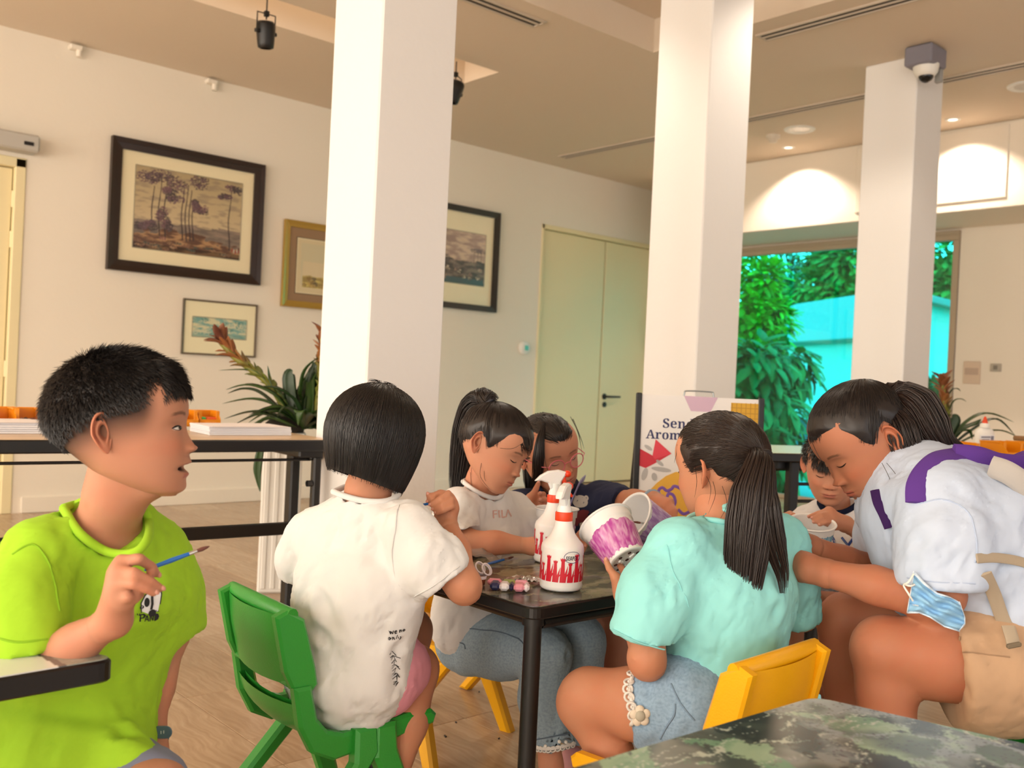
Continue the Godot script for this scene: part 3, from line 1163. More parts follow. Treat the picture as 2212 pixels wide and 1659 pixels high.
	tree("tall_tree", "thin feathery tree against the sky left of the cottage roof", q, 4.2, [[G.call(1690, 590, 24.0), Vector3(0.7, 0.5, 0.6)], [G.call(1660, 620, 24.0), Vector3(0.5, 0.5, 0.6)], [G.call(1720, 610, 24.0), Vector3(0.4, 0.5, 0.6)]], 900, 0.03, 0.2, col(92, 124, 74))
	q = G.call(2050, 900, 13.0)
	q.y = -0.12
	tree("tall_tree", "dense mixed tree filling the right strip of the window", q, 2.6, [[G.call(2050, 560, 13.0), Vector3(0.4, 0.4, 0.4)], [G.call(2045, 640, 13.0), Vector3(0.4, 0.4, 0.4)], [G.call(2050, 730, 13.0), Vector3(0.4, 0.4, 0.4)], [G.call(2045, 830, 13.0), Vector3(0.4, 0.35, 0.4)], [G.call(1990, 700, 13.5), Vector3(0.5, 0.8, 0.4)]], 2300, 0.04, 0.15, col(116, 158, 66))
	q = G.call(2040, 1000, 10.5)
	q.y = -0.12
	tree("leafy_shrub", "low dark shrub at the foot of the right window strip", q, 0.8, [[G.call(2040, 900, 10.5), Vector3(0.35, 0.35, 0.35)], [G.call(1990, 920, 10.5), Vector3(0.4, 0.4, 0.35)]], 800, 0.04, 0.16, col(70, 112, 62))
	# far hedge so that the ground meets green, not sky
	for k in 7:
		q = Vector3(30.0 - k * 1.2, -0.12, -30.0 + k * 4.2)
		tree("hedge_tree", ["round dark tree in the far row beyond the cottage", "tall dark tree in the far row beyond the cottage"][k % 2] + [", first from the left", ", second from the left", ", third from the left", ", fourth from the left", ", fifth from the left", ", sixth from the left", ", at the right end"][k], q, 2.0, [[q + Vector3(0, 1.6, 0), Vector3(1.6, 1.5, 2.3)], [q + Vector3(0, 2.8 + 0.5 * (k % 2), 0.6), Vector3(1.3, 0.8, 1.8)]], 900, 0.14, 0.4, col(84, 120, 60))

# ---------------------------------------------------------------- tables, stands, chairs
func furniture() -> void:
	# long folding table before the picture wall
	var u := Vector3(-0.9969, 0, -0.0789)
	var w := Vector3(0.0789, 0, -0.9969)
	var c := Vector3(1.775, 0.74, -2.930)
	var bs := Basis(-u, Vector3.UP, -w)
	var L := 1.8
	var D := 0.45
	var o := thing("folding_table", "long folding table with beech top and black rim before the picture wall", "table", c + u * L / 2 + w * D / 2 - Vector3.UP * 0.74)
	var beech := mat(col(228, 196, 160), 0.35)
	beech.albedo_texture = noise_tex(0.02, 3, 128, 5)
	beech.albedo_texture.color_ramp = ramp([Color(0.86, 0.86, 0.86), Color(1, 1, 1)])
	var m := MB.new()
	m.box(c + u * L / 2 + w * D / 2 + Vector3.DOWN * 0.012, Vector3(L - 0.012, 0.024, D - 0.012), 0.002, bs)
	put(m, "tabletop", beech, o)
	m = MB.new()
	for s in [0.005, D - 0.005]: m.box(c + u * L / 2 + w * s + Vector3.DOWN * 0.021, Vector3(L, 0.04, 0.014), 0.004, bs)
	for s in [0.005, L - 0.005]: m.box(c + u * s + w * D / 2 + Vector3.DOWN * 0.021, Vector3(0.014, 0.04, D), 0.004, bs)
	put(m, "rim", mats.black, o)
	m = MB.new()
	for s in [0.05, D - 0.05]: m.tube([c + u * 0.06 + w * s + Vector3.DOWN * 0.073, c + u * (L - 0.06) + w * s + Vector3.DOWN * 0.073], 0.005, 8)
	put(m, "rod", mats.black, o)
	m = MB.new()
	m.box(c + u * L / 2 + w * 0.02 + Vector3.DOWN * 0.305, Vector3(L - 0.06, 0.042, 0.018), 0.003, bs)
	put(m, "crossbar", mats.black, o)
	for x in [0.045, L - 0.06]:
		m = MB.new()
		m.box(c + u * x + w * D * 0.5 + Vector3.DOWN * 0.385, Vector3(0.036, 0.65, 0.05), 0.006, bs)
		m.box(c + u * x + w * D * 0.5 + Vector3.DOWN * 0.055, Vector3(0.05, 0.04, D - 0.06), 0.006, bs)
		m.box(c + u * (x + 0.03) + w * 0.03 + Vector3.DOWN * 0.05, Vector3(0.09, 0.03, 0.03), 0.006, bs)
		m.box(c + u * x + w * 0.035 + Vector3.DOWN * 0.385, Vector3(0.03, 0.65, 0.03), 0.006, bs)
		put(m, "leg", mats.black, o)
		m = MB.new()
		m.box(c + u * x + w * D * 0.5 + Vector3.DOWN * 0.722, Vector3(0.05, 0.034, D + 0.02), 0.012, bs)
		put(m, "foot", mats.dark, o)
		m = MB.new()
		m.lathe([Vector2(0.001, -0.02), Vector2(0.011, -0.018), Vector2(0.011, 0.0)], 14, Transform3D(Basis(w, u, Vector3.UP), c + u * (x + 0.035) + w * 0.03 + Vector3.DOWN * 0.155))
		put(m, "lock_knob", mats.dark, o)
	# second folding table at the right, before the window
	var f0 := PY(1653, 978, 0.74)
	var u2 := Vector3(0.92, 0, 0.39).normalized()
	var w2 := Vector3(0.39, 0, -0.92).normalized()
	bs = Basis(u2, Vector3.UP, -w2)
	o = thing("folding_table", "pale-topped folding table with black legs before the tinted window", "table", f0 + u2 * 0.9 + w2 * 0.25 - Vector3.UP * 0.74)
	m = MB.new()
	m.box(f0 + u2 * 0.9 + w2 * 0.25 + Vector3.DOWN * 0.012, Vector3(1.79, 0.024, 0.49), 0.002, bs)
	put(m, "tabletop", mat(col(230, 222, 186), 0.3), o)
	m = MB.new()
	for s in [0.005, 0.495]: m.box(f0 + u2 * 0.9 + w2 * s + Vector3.DOWN * 0.018, Vector3(1.8, 0.034, 0.014), 0.004, bs)
	for s in [0.005, 1.795]: m.box(f0 + u2 * s + w2 * 0.25 + Vector3.DOWN * 0.018, Vector3(0.014, 0.034, 0.5), 0.004, bs)
	m.box(f0 + u2 * 0.25 + w2 * 0.1 + Vector3.DOWN * 0.055, Vector3(0.3, 0.045, 0.05), 0.01, bs)
	put(m, "rim", mats.black, o)
	for x in [0.17, 1.6]:
		m = MB.new()
		for s in [0.06, 0.44]: m.box(f0 + u2 * x + w2 * s + Vector3.DOWN * 0.38, Vector3(0.045, 0.69, 0.04), 0.006, bs)
		put(m, "leg", mats.black, o)
		m = MB.new()
		m.box(f0 + u2 * x + w2 * 0.25 + Vector3.DOWN * 0.72, Vector3(0.06, 0.04, 0.56), 0.012, bs)
		put(m, "foot", mats.black, o)
	m = MB.new()
	for y in [0.13, 0.2]: m.tube([f0 + u2 * 0.17 + w2 * 0.08 + Vector3.DOWN * y, f0 + u2 * 1.6 + w2 * 0.08 + Vector3.DOWN * y], 0.007, 8)
	put(m, "rod", mats.black, o)
	# low craft tables
	craft_table(PackedVector2Array([Vector2(1.25, -1.32), Vector2(2.32, -1.305), Vector2(2.30, -1.90), Vector2(1.235, -1.90)]), 0.55, 1, "low black-edged craft table in the middle with spray bottles on it", 0.024)
	var k := PY(262, 1420, 0.58)
	var a := (PY(0, 1464, 0.58) - k).normalized()
	var b := (PY(0, 1374, 0.58) - k).normalized()
	craft_table(PackedVector2Array([v2(k), v2(k + a * 0.75), v2(k + a * 0.7 + b * 0.55), v2(k + b * 0.55)]), 0.58, 2, "low white and grey topped craft table at the lower left", 0.03)
	k = PY(1758, 1503, 0.56)
	craft_table(PackedVector2Array([v2(k), v2(k) + Vector2(0.15, 0.6), v2(k) + Vector2(-0.95, 0.6), v2(k) + Vector2(-1.0, -0.045)]), 0.56, 3, "low craft table with a green leaf and map print in front", 0.03)
	chairs()
	poster()

func v2(p: Vector3) -> Vector2: return Vector2(p.x, p.z)

func ramp(cs: Array) -> Gradient:
	var g := Gradient.new()
	var o := PackedFloat32Array()
	for k in cs.size(): o.append(float(k) / maxf(cs.size() - 1, 1))
	g.offsets = o
	g.colors = PackedColorArray(cs)
	return g

func craft_table(poly: PackedVector2Array, h: float, kind: int, label: String, thick: float) -> void:
	# round the corners
	var out := PackedVector2Array()
	for k in 4:
		var p := poly[k]
		var q := p + (poly[(k + 3) % 4] - p).normalized() * 0.03
		var s := p + (poly[(k + 1) % 4] - p).normalized() * 0.03
		for i in 7:
			var f := i / 6.0
			out.append(q.lerp(p, f).lerp(p.lerp(s, f), f))
	var ctr := (poly[0] + poly[1] + poly[2] + poly[3]) / 4.0
	var o := thing("craft_table", label, "table", Vector3(ctr.x, 0, ctr.y))
	var x := Transform3D(Basis(Vector3.RIGHT, Vector3(0, 0, 1), Vector3.DOWN), Vector3(0, h - 0.001, 0))
	var m := MB.new()
	m.slab(out, thick, x, 0.003)
	put(m, "table_edge", mat(col(12, 12, 13), 0.3), o)
	var top := Geometry2D.offset_polygon(out, -0.004)[0]
	m = MB.new()
	m.slab(top, 0.0015, Transform3D(x.basis, Vector3(0, h + 0.0005, 0)))
	for i in m.v.size(): m.t[i] = Vector2(m.v[i].x, m.v[i].z)
	var tm := mat(Color.WHITE, 0.22, 0.5)
	tm.albedo_texture = print_texture(kind)
	tm.uv1_scale = Vector3(0.8, 0.8, 1)
	put(m, "printed_top", tm, o)
	for k in 4:
		var p := poly[k] + (poly[(k + 1) % 4] - poly[k]).normalized() * (0.12 if kind == 2 and k == 0 else 0.0) + (poly[(k + 1) % 4] - poly[k]).normalized() * 0.04 + (poly[(k + 3) % 4] - poly[k]).normalized() * 0.04
		m = MB.new()
		m.tube([Vector3(p.x, 0.0, p.y), Vector3(p.x, h - thick, p.y)], 0.0175, 20)
		m.tube([Vector3(p.x, h - thick - 0.02, p.y), Vector3(p.x, h - thick, p.y)], 0.022, 20)
		put(m, "leg", mats.black, o)
	if kind != 1: return
	m = MB.new()
	for k in 4:
		var p := poly[k].lerp(ctr, 0.1)
		var q := poly[(k + 1) % 4].lerp(ctr, 0.1)
		m.tube([Vector3(p.x, h - thick - 0.015, p.y), Vector3(q.x, h - thick - 0.015, q.y)], 0.013, 4)
	put(m, "apron", mats.black, o)

func print_texture(kind: int) -> ImageTexture:
	var S := 512
	var im := Image.create(S, S, false, Image.FORMAT_RGB8)
	var a := FastNoiseLite.new()
	a.seed = 20 + kind; a.frequency = 0.014; a.fractal_octaves = 4; a.domain_warp_enabled = true; a.domain_warp_amplitude = 50.0; a.domain_warp_frequency = 0.01
	var b := FastNoiseLite.new()
	b.seed = 40 + kind; b.frequency = 0.02; b.fractal_octaves = 3
	for y in S:
		for x in S:
			var n := a.get_noise_2d(x, y)
			var q := b.get_noise_2d(x, y)
			var r := b.get_noise_2d(x * 0.22 + 700.0, y * 1.6 + n * 40.0)
			var c: Color
			if kind == 1:
				c = col(92, 92, 78).lerp(col(150, 146, 118), clampf(0.5 + n * 1.3, 0, 1))
				c = c.lerp(col(48, 50, 46), clampf((r - 0.12) * 6.0, 0, 0.8)).lerp(col(168, 160, 140), clampf((-r - 0.2) * 5.0, 0, 0.7))
				c = c.lerp(col(136, 120, 140), clampf((q - 0.3) * 3.0, 0, 0.5))
			elif kind == 2:
				var s := fposmod(0.515 - x / 409.6 + (y / 409.6 - 0.3) * 0.1, 1.25)
				c = col(222, 222, 220) if s < 0.085 or s > 0.2 else col(128, 132, 122).lerp(col(176, 178, 166), clampf(0.5 + r * 1.5, 0, 1))
				if absf(s - 0.085) < 0.004 or absf(s - 0.2) < 0.005: c = col(96, 96, 94)
			else:
				# dark leaf camouflage at low u, pale map with thin dark lines at high u
				var f := clampf((fposmod(x / 512.0 * 1.0, 1.0) - 0.05) * 2.4, 0, 1)
				c = col(58, 74, 68).lerp(col(124, 128, 122), clampf(0.45 + q * 1.6, 0, 1))
				if n > 0.08: c = col(150, 178, 150).lerp(col(96, 140, 112), clampf(r * 2.0 + 0.5, 0, 1))
				elif n < -0.22: c = col(36, 52, 52)
				if absf(r) < 0.02: c = col(186, 196, 182)
				var pale := col(176, 192, 196).lerp(col(138, 152, 156), clampf(0.5 + q * 1.5, 0, 1))
				if n > 0.2: pale = col(92, 112, 104)
				if absf(fposmod(q * 5.0 + r, 0.5) - 0.25) < 0.014: pale = col(70, 68, 80)
				var edge := smoothstep(0.0, 1.0, clampf((x / 512.0 + q * 0.25 - 0.80) * 4.0, 0, 1)) if x > 200 else 0.0
				c = c.lerp(pale, edge)
			im.set_pixel(x, y, c)
	return ImageTexture.create_from_image(im)

func chairs() -> void:
	chair("green", col(44, 150, 52), Vector3(1.06, 0, -1.712), Vector3(1, 0, 0.03), "green plastic child's chair under the girl with bobbed hair")
	chair("yellow", col(240, 176, 8), Vector3(1.60, 0, -2.06), Vector3(0.28, 0, 0.96), "yellow plastic child's chair under the girl in jeans")
	chair("yellow", col(240, 176, 8), Vector3(2.12, 0, -2.14), Vector3(0.05, 0, 1), "yellow plastic child's chair under the girl with glasses, across the craft table")
	chair("yellow", col(240, 176, 8), Vector3(1.44, 0, -1.085), Vector3(-0.05, 0, -1), "yellow plastic child's chair under the girl in the aqua shirt")
	chair("red", col(190, 14, 36), Vector3(0.515, 0, -1.80), Vector3(-0.748, 0, -0.662), "red plastic child's chair behind the boy in the lime shirt")
	chair("green", col(30, 128, 44), Vector3(1.86, 0, -0.74), Vector3(-0.75, 0, -0.66), "green plastic child's chair under the woman with the backpack")
	chair("blue", col(34, 52, 140), Vector3(2.56, 0, -1.46), Vector3(-1, 0, 0.0), "dark blue plastic child's chair under the small boy at the table's end")

func chair(color: String, c: Color, at: Vector3, face: Vector3, label: String) -> void:
	var o := thing("plastic_chair", label, "chair", at, "")
	var m := mat(c, 0.34, 0.5)
	m.heightmap_enabled = true
	m.heightmap_texture = mats.grain
	m.heightmap_scale = 0.02
	m.uv1_triplanar = true
	m.uv1_scale = Vector3.ONE * 12.0
	var X := frame(at, face, Vector3.UP)
	# shell profile in (z, y), back to front
	var pan := func(prof: Array, w0: float, w1: float, bow: float, t: float) -> MB:
		var b := MB.new()
		var sp := spline(prof, 6)
		var nv := sp.size()
		for side in [0, 1]:
			var ps := PackedVector3Array()
			for j in nv:
				var f := float(j) / (nv - 1)
				var tn: Vector3 = (sp[mini(j + 1, nv - 1)] - sp[maxi(j - 1, 0)]).normalized()
				var no := Vector3(0, tn.z, -tn.y)
				for i in 9:
					var s := (i - 4) / 4.0
					ps.append(X * (sp[j] + Vector3(s * lerpf(w0, w1, f) / 2, 0, 0) + no * ((s * s - 0.5) * bow - (t if side == 0 else 0.0))))
			b.grid(ps, 9, nv, false, PackedColorArray(), side == 1)
		return b
	var q: MB = pan.call([Vector3(0, 0.525, -0.178), Vector3(0, 0.47, -0.172), Vector3(0, 0.42, -0.160), Vector3(0, 0.392, -0.153)], 0.235, 0.235, 0.016, 0.012)
	put(q, "backrest", m, o)
	q = pan.call([Vector3(0, 0.355, -0.145), Vector3(0, 0.315, -0.130), Vector3(0, 0.285, -0.085), Vector3(0, 0.272, -0.02), Vector3(0, 0.276, 0.07), Vector3(0, 0.280, 0.125), Vector3(0, 0.268, 0.145)], 0.245, 0.265, 0.014, 0.012)
	put(q, "seat", m, o)
	# rolled top edge
	q = MB.new()
	var path := []
	for i in 9: path.append(X * Vector3((i - 4) / 4.0 * 0.132, 0.520 + 0.006 * (1.0 - pow((i - 4) / 4.0, 2)), -0.178 + 0.012 * pow((i - 4) / 4.0, 2)))
	q.tube(path, 0.0185, 12, true, 0.75, X.basis.z)
	put(q, "top_rail", m, o)
	q = MB.new()
	q.box(X * Vector3(0, 0.392, -0.153), Vector3(0.235, 0.014, 0.02), 0.005, X.basis)
	put(q, "back_rib", m, o)
	q = MB.new()
	q.box(X * Vector3(0, 0.255, 0.135), Vector3(0.25, 0.03, 0.02), 0.006, X.basis)
	put(q, "front_rib", m, o)
	for s in [-1.0, 1.0]:
		# flange beside the back panel
		var out := PackedVector2Array([Vector2(-0.200, 0.525), Vector2(-0.176, 0.535), Vector2(-0.140, 0.515), Vector2(-0.112, 0.42), Vector2(-0.106, 0.388), Vector2(-0.118, 0.374), Vector2(-0.158, 0.384), Vector2(-0.176, 0.42)])
		q = MB.new()
		var bx := Transform3D(X.basis * Basis(Vector3(0, 0, 1), Vector3(0, 1, 0), Vector3(-1, 0, 0)), X * Vector3(s * 0.122 + 0.0125, 0, 0))
		q.slab(out, 0.025, bx, 0.005)
		put(q, "back_flange", m, o)
		# rail from the flange round to the seat tip
		out = PackedVector2Array([Vector2(-0.160, 0.39), Vector2(-0.124, 0.39), Vector2(-0.108, 0.325), Vector2(-0.085, 0.298), Vector2(-0.05, 0.286), Vector2(0.03, 0.29), Vector2(0.10, 0.298), Vector2(0.155, 0.296), Vector2(0.168, 0.284), Vector2(0.162, 0.266), Vector2(0.10, 0.256), Vector2(0.0, 0.246), Vector2(-0.07, 0.238), Vector2(-0.118, 0.262), Vector2(-0.146, 0.315)])
		q = MB.new()
		bx.origin = X * Vector3(s * 0.130 + 0.014, 0, 0)
		q.slab(out, 0.028, bx, 0.006)
		put(q, "side_rail", m, o)
		# forked legs, splayed outwards
		for z in [-1.0, 1.0]:
			var zt: float = 0.015 + z * 0.022
			var zb: float = -0.205 if z < 0 else 0.125
			out = PackedVector2Array([Vector2(zt - 0.024, 0.292), Vector2(zt + 0.024, 0.292), Vector2(zt + 0.026, 0.24), Vector2(zb + 0.020, 0.0), Vector2(zb - 0.016, 0.0), Vector2(zt - 0.028, 0.23)])
			q = MB.new()
			var lean := X.basis * Basis(Vector3(0, 0, 1), s * 0.13) * Basis(Vector3(0, 0, 1), Vector3(0, 1, 0), Vector3(-1, 0, 0))
			q.slab(out, 0.036, Transform3D(lean, X * Vector3(s * 0.178 + 0.018, 0, 0)), 0.007)
			put(q, "leg", m, o)

func poster() -> void:
	# flat board on an A-frame, facing the viewer
	var d := 3.35
	var tl := P(1377, 850, d)
	var tr := P(1648, 865, d)
	var x := (tr - tl)
	x.y = 0
	var w := x.length()
	x = x.normalized()
	var n := x.cross(Vector3.UP)
	var y := (Vector3.UP - n * 0.06).normalized()
	n = x.cross(y).normalized()
	var bs := Basis(x, y, n)
	var top := (tl + tr) / 2
	top.y = (tl.y + tr.y) / 2
	var h := top.y - 0.12
	var o := thing("poster_stand", "printed poster on a black-edged stand with navy lettering, behind the children", "sign", Vector3(top.x, 0, top.z))
	var c := top - y * h / 2
	var m := MB.new()
	m.box(c, Vector3(w - 0.02, h, 0.008), 0.001, bs)
	put(m, "panel", mat(col(226, 222, 218), 0.5), o)
	for s in [-1.0, 1.0]:
		m = MB.new()
		m.box(c + x * s * (w / 2 - 0.006), Vector3(0.02, h + 0.01, 0.02), 0.003, bs)
		m.box(c + x * s * (w / 2 - 0.006) - y * (h / 2 + 0.055), Vector3(0.025, 0.12, 0.03), 0.003, bs)
		m.tube([c + x * s * (w / 2 - 0.01) + y * (h / 2 - 0.1) - n * 0.01, Vector3(c.x, 0.02, c.z) + x * s * (w / 2 - 0.01) - n * 0.35], 0.01, 8)
		put(m, "side_post", mats.black, o)
	m = MB.new()
	var hc := top - x * 0.005
	m.tube(spline([hc - x * 0.052 - y * 0.01, hc - x * 0.050 + y * 0.012, hc - x * 0.04 + y * 0.019, hc + x * 0.04 + y * 0.019, hc + x * 0.05 + y * 0.012, hc + x * 0.052 - y * 0.01], 3), 0.0028, 8)
	put(m, "handle", mat(col(150, 156, 158), 0.3, 0.5, 0.6), o)
	# print: px measured on the board
	var B := func(px: float, py: float) -> Vector2:
		var r := P(px, py, 1.0) - EYE
		var p := EYE + r * ((c - EYE).dot(n) / r.dot(n))
		return Vector2((p - c).dot(x), (p - c).dot(y))
	var ink := func(called: String, pts: Array, cc: Color, z := 0.0045) -> void:
		var q := PackedVector2Array()
		for p in pts: q.append(B.call(p[0], p[1]))
		var b := MB.new()
		b.slab(q, 0.0006, Transform3D(bs, c + n * z))
		put(b, called, mat(cc, 0.6), o)
	ink.call("printed_pot", [[1477, 855], [1550, 859], [1534, 890], [1492, 888]], col(200, 170, 190))
	ink.call("printed_square", [[1579, 870], [1640, 873], [1636, 975], [1574, 975]], col(206, 158, 44))
	for k in 6: ink.call("printed_line", [[1580 + k * 10, 871], [1581.5 + k * 10, 871], [1578.5 + k * 10, 975], [1577 + k * 10, 975]], col(176, 132, 40), 0.0052)
	for k in 9: ink.call("printed_line", [[1578, 880 + k * 11], [1639, 883 + k * 11], [1639, 884.5 + k * 11], [1578, 881.5 + k * 11]], col(176, 132, 40), 0.0055)
	ink.call("printed_arrow", [[1382, 969], [1409, 984], [1416, 949], [1450, 980], [1414, 1001], [1394, 1011], [1381, 1006]], col(196, 44, 60))
	ink.call("printed_fold", [[1409, 984], [1416, 949], [1450, 980], [1414, 992]], col(214, 60, 76), 0.0052)
	for q in [[1428, 1014, 22, 5, 0.15], [1392, 1024, 6, 14, 0.3], [1413, 1030, 6, 9, -0.2], [1400, 967, 10, 4, 0.6], [1425, 1000, 10, 4, 0.7]]:
		var pts := []
		for k in 14:
			var a := TAU * k / 14
			var px: float = cos(a) * q[2] * (1.0 if absf(sin(a)) < 0.9 else 1.0)
			var py: float = sin(a) * q[3]
			pts.append([q[0] + px * cos(q[4]) - py * sin(q[4]), q[1] + px * sin(q[4]) + py * cos(q[4])])
		ink.call("printed_leaf", pts, col(176, 174, 172))
	var blob := []
	for k in 22:
		var a := TAU * k / 22
		blob.append([1470 + cos(a) * 78, 1090 + sin(a) * (66 + 6 * sin(3 * a))])
	ink.call("printed_blob", blob, col(226, 172, 62))
	var b := MB.new()
	for run in [[[1425, 1075], [1422, 1060], [1430, 1053], [1440, 1060], [1450, 1056], [1456, 1050], [1470, 1056], [1480, 1070]], [[1440, 1075], [1444, 1066], [1454, 1070], [1458, 1085], [1450, 1100]], [[1436, 1118], [1436, 1100], [1446, 1096]], [[1464, 1100], [1476, 1110], [1490, 1104]]]:
		var path := []
		for p in run:
			var v: Vector2 = B.call(p[0], p[1])
			path.append(c + x * v.x + y * v.y + n * 0.0048)
		b.tube(spline(path, 4), 0.006, 6, true, 0.2, n)
	put(b, "printed_outline", mat(col(120, 82, 166), 0.6), o)
	for t in [["Send", 1431, 904, 1514, 0.045], ["Aroma", 1395, 928, 1520, 0.043]]:
		var a: Vector2 = B.call(t[1], t[2])
		lettering(o, "lettering", t[0], "Droid Serif", 800, t[4], Transform3D(bs, c + x * a.x + y * a.y + n * 0.0045), mat(col(38, 44, 92), 0.6), 0.0006)

# raised flat letters, left top corner at the origin of x
func lettering(o: Node, called: String, s: String, font: String, weight: int, h: float, x: Transform3D, m: Material, depth: float) -> MeshInstance3D:
	var t := TextMesh.new()
	var f := SystemFont.new()
	f.font_names = PackedStringArray([font])
	f.font_weight = weight
	t.font = f
	t.text = s
	t.font_size = 64
	t.pixel_size = h / 64.0
	t.depth = depth
	t.horizontal_alignment = HORIZONTAL_ALIGNMENT_LEFT
	t.vertical_alignment = VERTICAL_ALIGNMENT_CENTER
	var mi := MeshInstance3D.new()
	mi.name = called
	o.add_child(mi, true)
	var a := t.get_mesh_arrays()
	var b := MB.new()
	b.v = a[Mesh.ARRAY_VERTEX]
	b.n = a[Mesh.ARRAY_NORMAL]
	if a[Mesh.ARRAY_INDEX] != null: b.ix = a[Mesh.ARRAY_INDEX]
	else: b.ix = PackedInt32Array(range(b.v.size()))
	b.t.resize(b.v.size())
	for k in b.v.size():
		b.v[k] = x * (b.v[k] + Vector3(0, -h * 0.36, 0))
		b.n[k] = x.basis * b.n[k]
	mi.mesh = b.mesh(m, origin_of(o))
	return mi

# ---------------------------------------------------------------- small things
func things() -> void:
	pictures()
	signs()
	back_table_things()
	right_table_things()
	craft_things()
	var r := RandomNumberGenerator.new()
	r.seed = 8
	for q in [[962, 1590, 9.0, "dark scrap on the floor under the yellow chair"], [985, 1560, 5.0, "thin scrap on the floor between the yellow chair's legs"], [1035, 1494, 5.0, "small scrap on the floor beyond the yellow chair"], [1078, 1595, 6.0, "small scrap on the floor left of the table leg"]]:
		var m := MB.new()
		var p := PY(q[0], q[1], 0.002)
		m.box(p, Vector3(0.0013 * q[2], 0.004, 0.0006 * q[2]), 0.001, Basis(Vector3.UP, r.randf() * 3.0))
		solid(m, "floor_scrap", mats.dark, q[3], "scrap", "")

func picture(label: String, x0: float, x1: float, y0: float, y1: float, fw: float, fm: Material, mount: Color, win: Rect2, art: ImageTexture, depth := 0.035, double := false) -> void:
	var o := thing("framed_picture", label, "picture", Vector3((x0 + x1) / 2, y0, -6.52))
	var z := -6.515
	var m := MB.new()
	# mitred moulding: an outer raised step and an inner slope
	for lay in ([[0.0, 1.0, depth]] if not double else [[0.0, 0.45, depth], [0.45, 1.0, depth * 0.7]]):
		var a: float = fw * lay[0]
		var b: float = fw * lay[1]
		var q0 := [Vector3(x0 + a, y0 + a, z), Vector3(x1 - a, y0 + a, z), Vector3(x1 - a, y1 - a, z), Vector3(x0 + a, y1 - a, z)]
		var q1 := [Vector3(x0 + b, y0 + b, z), Vector3(x1 - b, y0 + b, z), Vector3(x1 - b, y1 - b, z), Vector3(x0 + b, y1 - b, z)]
		var up := Vector3(0, 0, lay[2])
		var up2 := Vector3(0, 0, lay[2] * 0.8)
		for k in 4:
			var j := (k + 1) % 4
			m.poly([q0[k], q0[j], q0[j] + up, q0[k] + up])
			m.poly([q0[k] + up, q0[j] + up, q1[j] + up2, q1[k] + up2])
			m.poly([q1[k] + up2, q1[j] + up2, q1[j], q1[k]])
	put(m, "frame", fm, o)
	m = MB.new()
	m.span(Vector3(x0 + fw * 0.9, y0 + fw * 0.9, z), Vector3(x1 - fw * 0.9, y1 - fw * 0.9, z + 0.008))
	put(m, "mount", mat(mount, 0.3), o)
	m = MB.new()
	var w0 := win.position
	var w1 := win.end
	m.poly([Vector3(w0.x, w0.y, z + 0.0095), Vector3(w1.x, w0.y, z + 0.0095), Vector3(w1.x, w1.y, z + 0.0095), Vector3(w0.x, w1.y, z + 0.0095)], [Vector2(0, 1), Vector2(1, 1), Vector2(1, 0), Vector2(0, 0)])
	m.span(Vector3(w0.x, w0.y, z + 0.007), Vector3(w1.x, w1.y, z + 0.009))
	var am := mat(Color.WHITE, 0.25)
	am.albedo_texture = art
	put(m, "print", am, o)
	var t := MB.new()
	for e in [[Vector2(w0.x, w0.y), Vector2(w1.x, w0.y)], [Vector2(w1.x, w0.y), Vector2(w1.x, w1.y)], [Vector2(w1.x, w1.y), Vector2(w0.x, w1.y)], [Vector2(w0.x, w1.y), Vector2(w0.x, w0.y)]]:
		t.tube([Vector3(e[0].x, e[0].y, z + 0.009), Vector3(e[1].x, e[1].y, z + 0.009)], 0.003, 4)
	put(t, "mount_edge", mat(mount.darkened(0.35), 0.5), o)

func blot(im: Image, x: float, y: float, rx: float, ry: float, c: Color, r: RandomNumberGenerator, dots := 60) -> void:
	for k in dots:
		var a := r.randf() * TAU
		var d := sqrt(r.randf())
		var s := 1 + r.randi() % 4
		im.fill_rect(Rect2i(int(x + cos(a) * d * rx), int(y + sin(a) * d * ry), s + 1, s), c.lerp(c.lightened(0.25), r.randf() * 0.6))

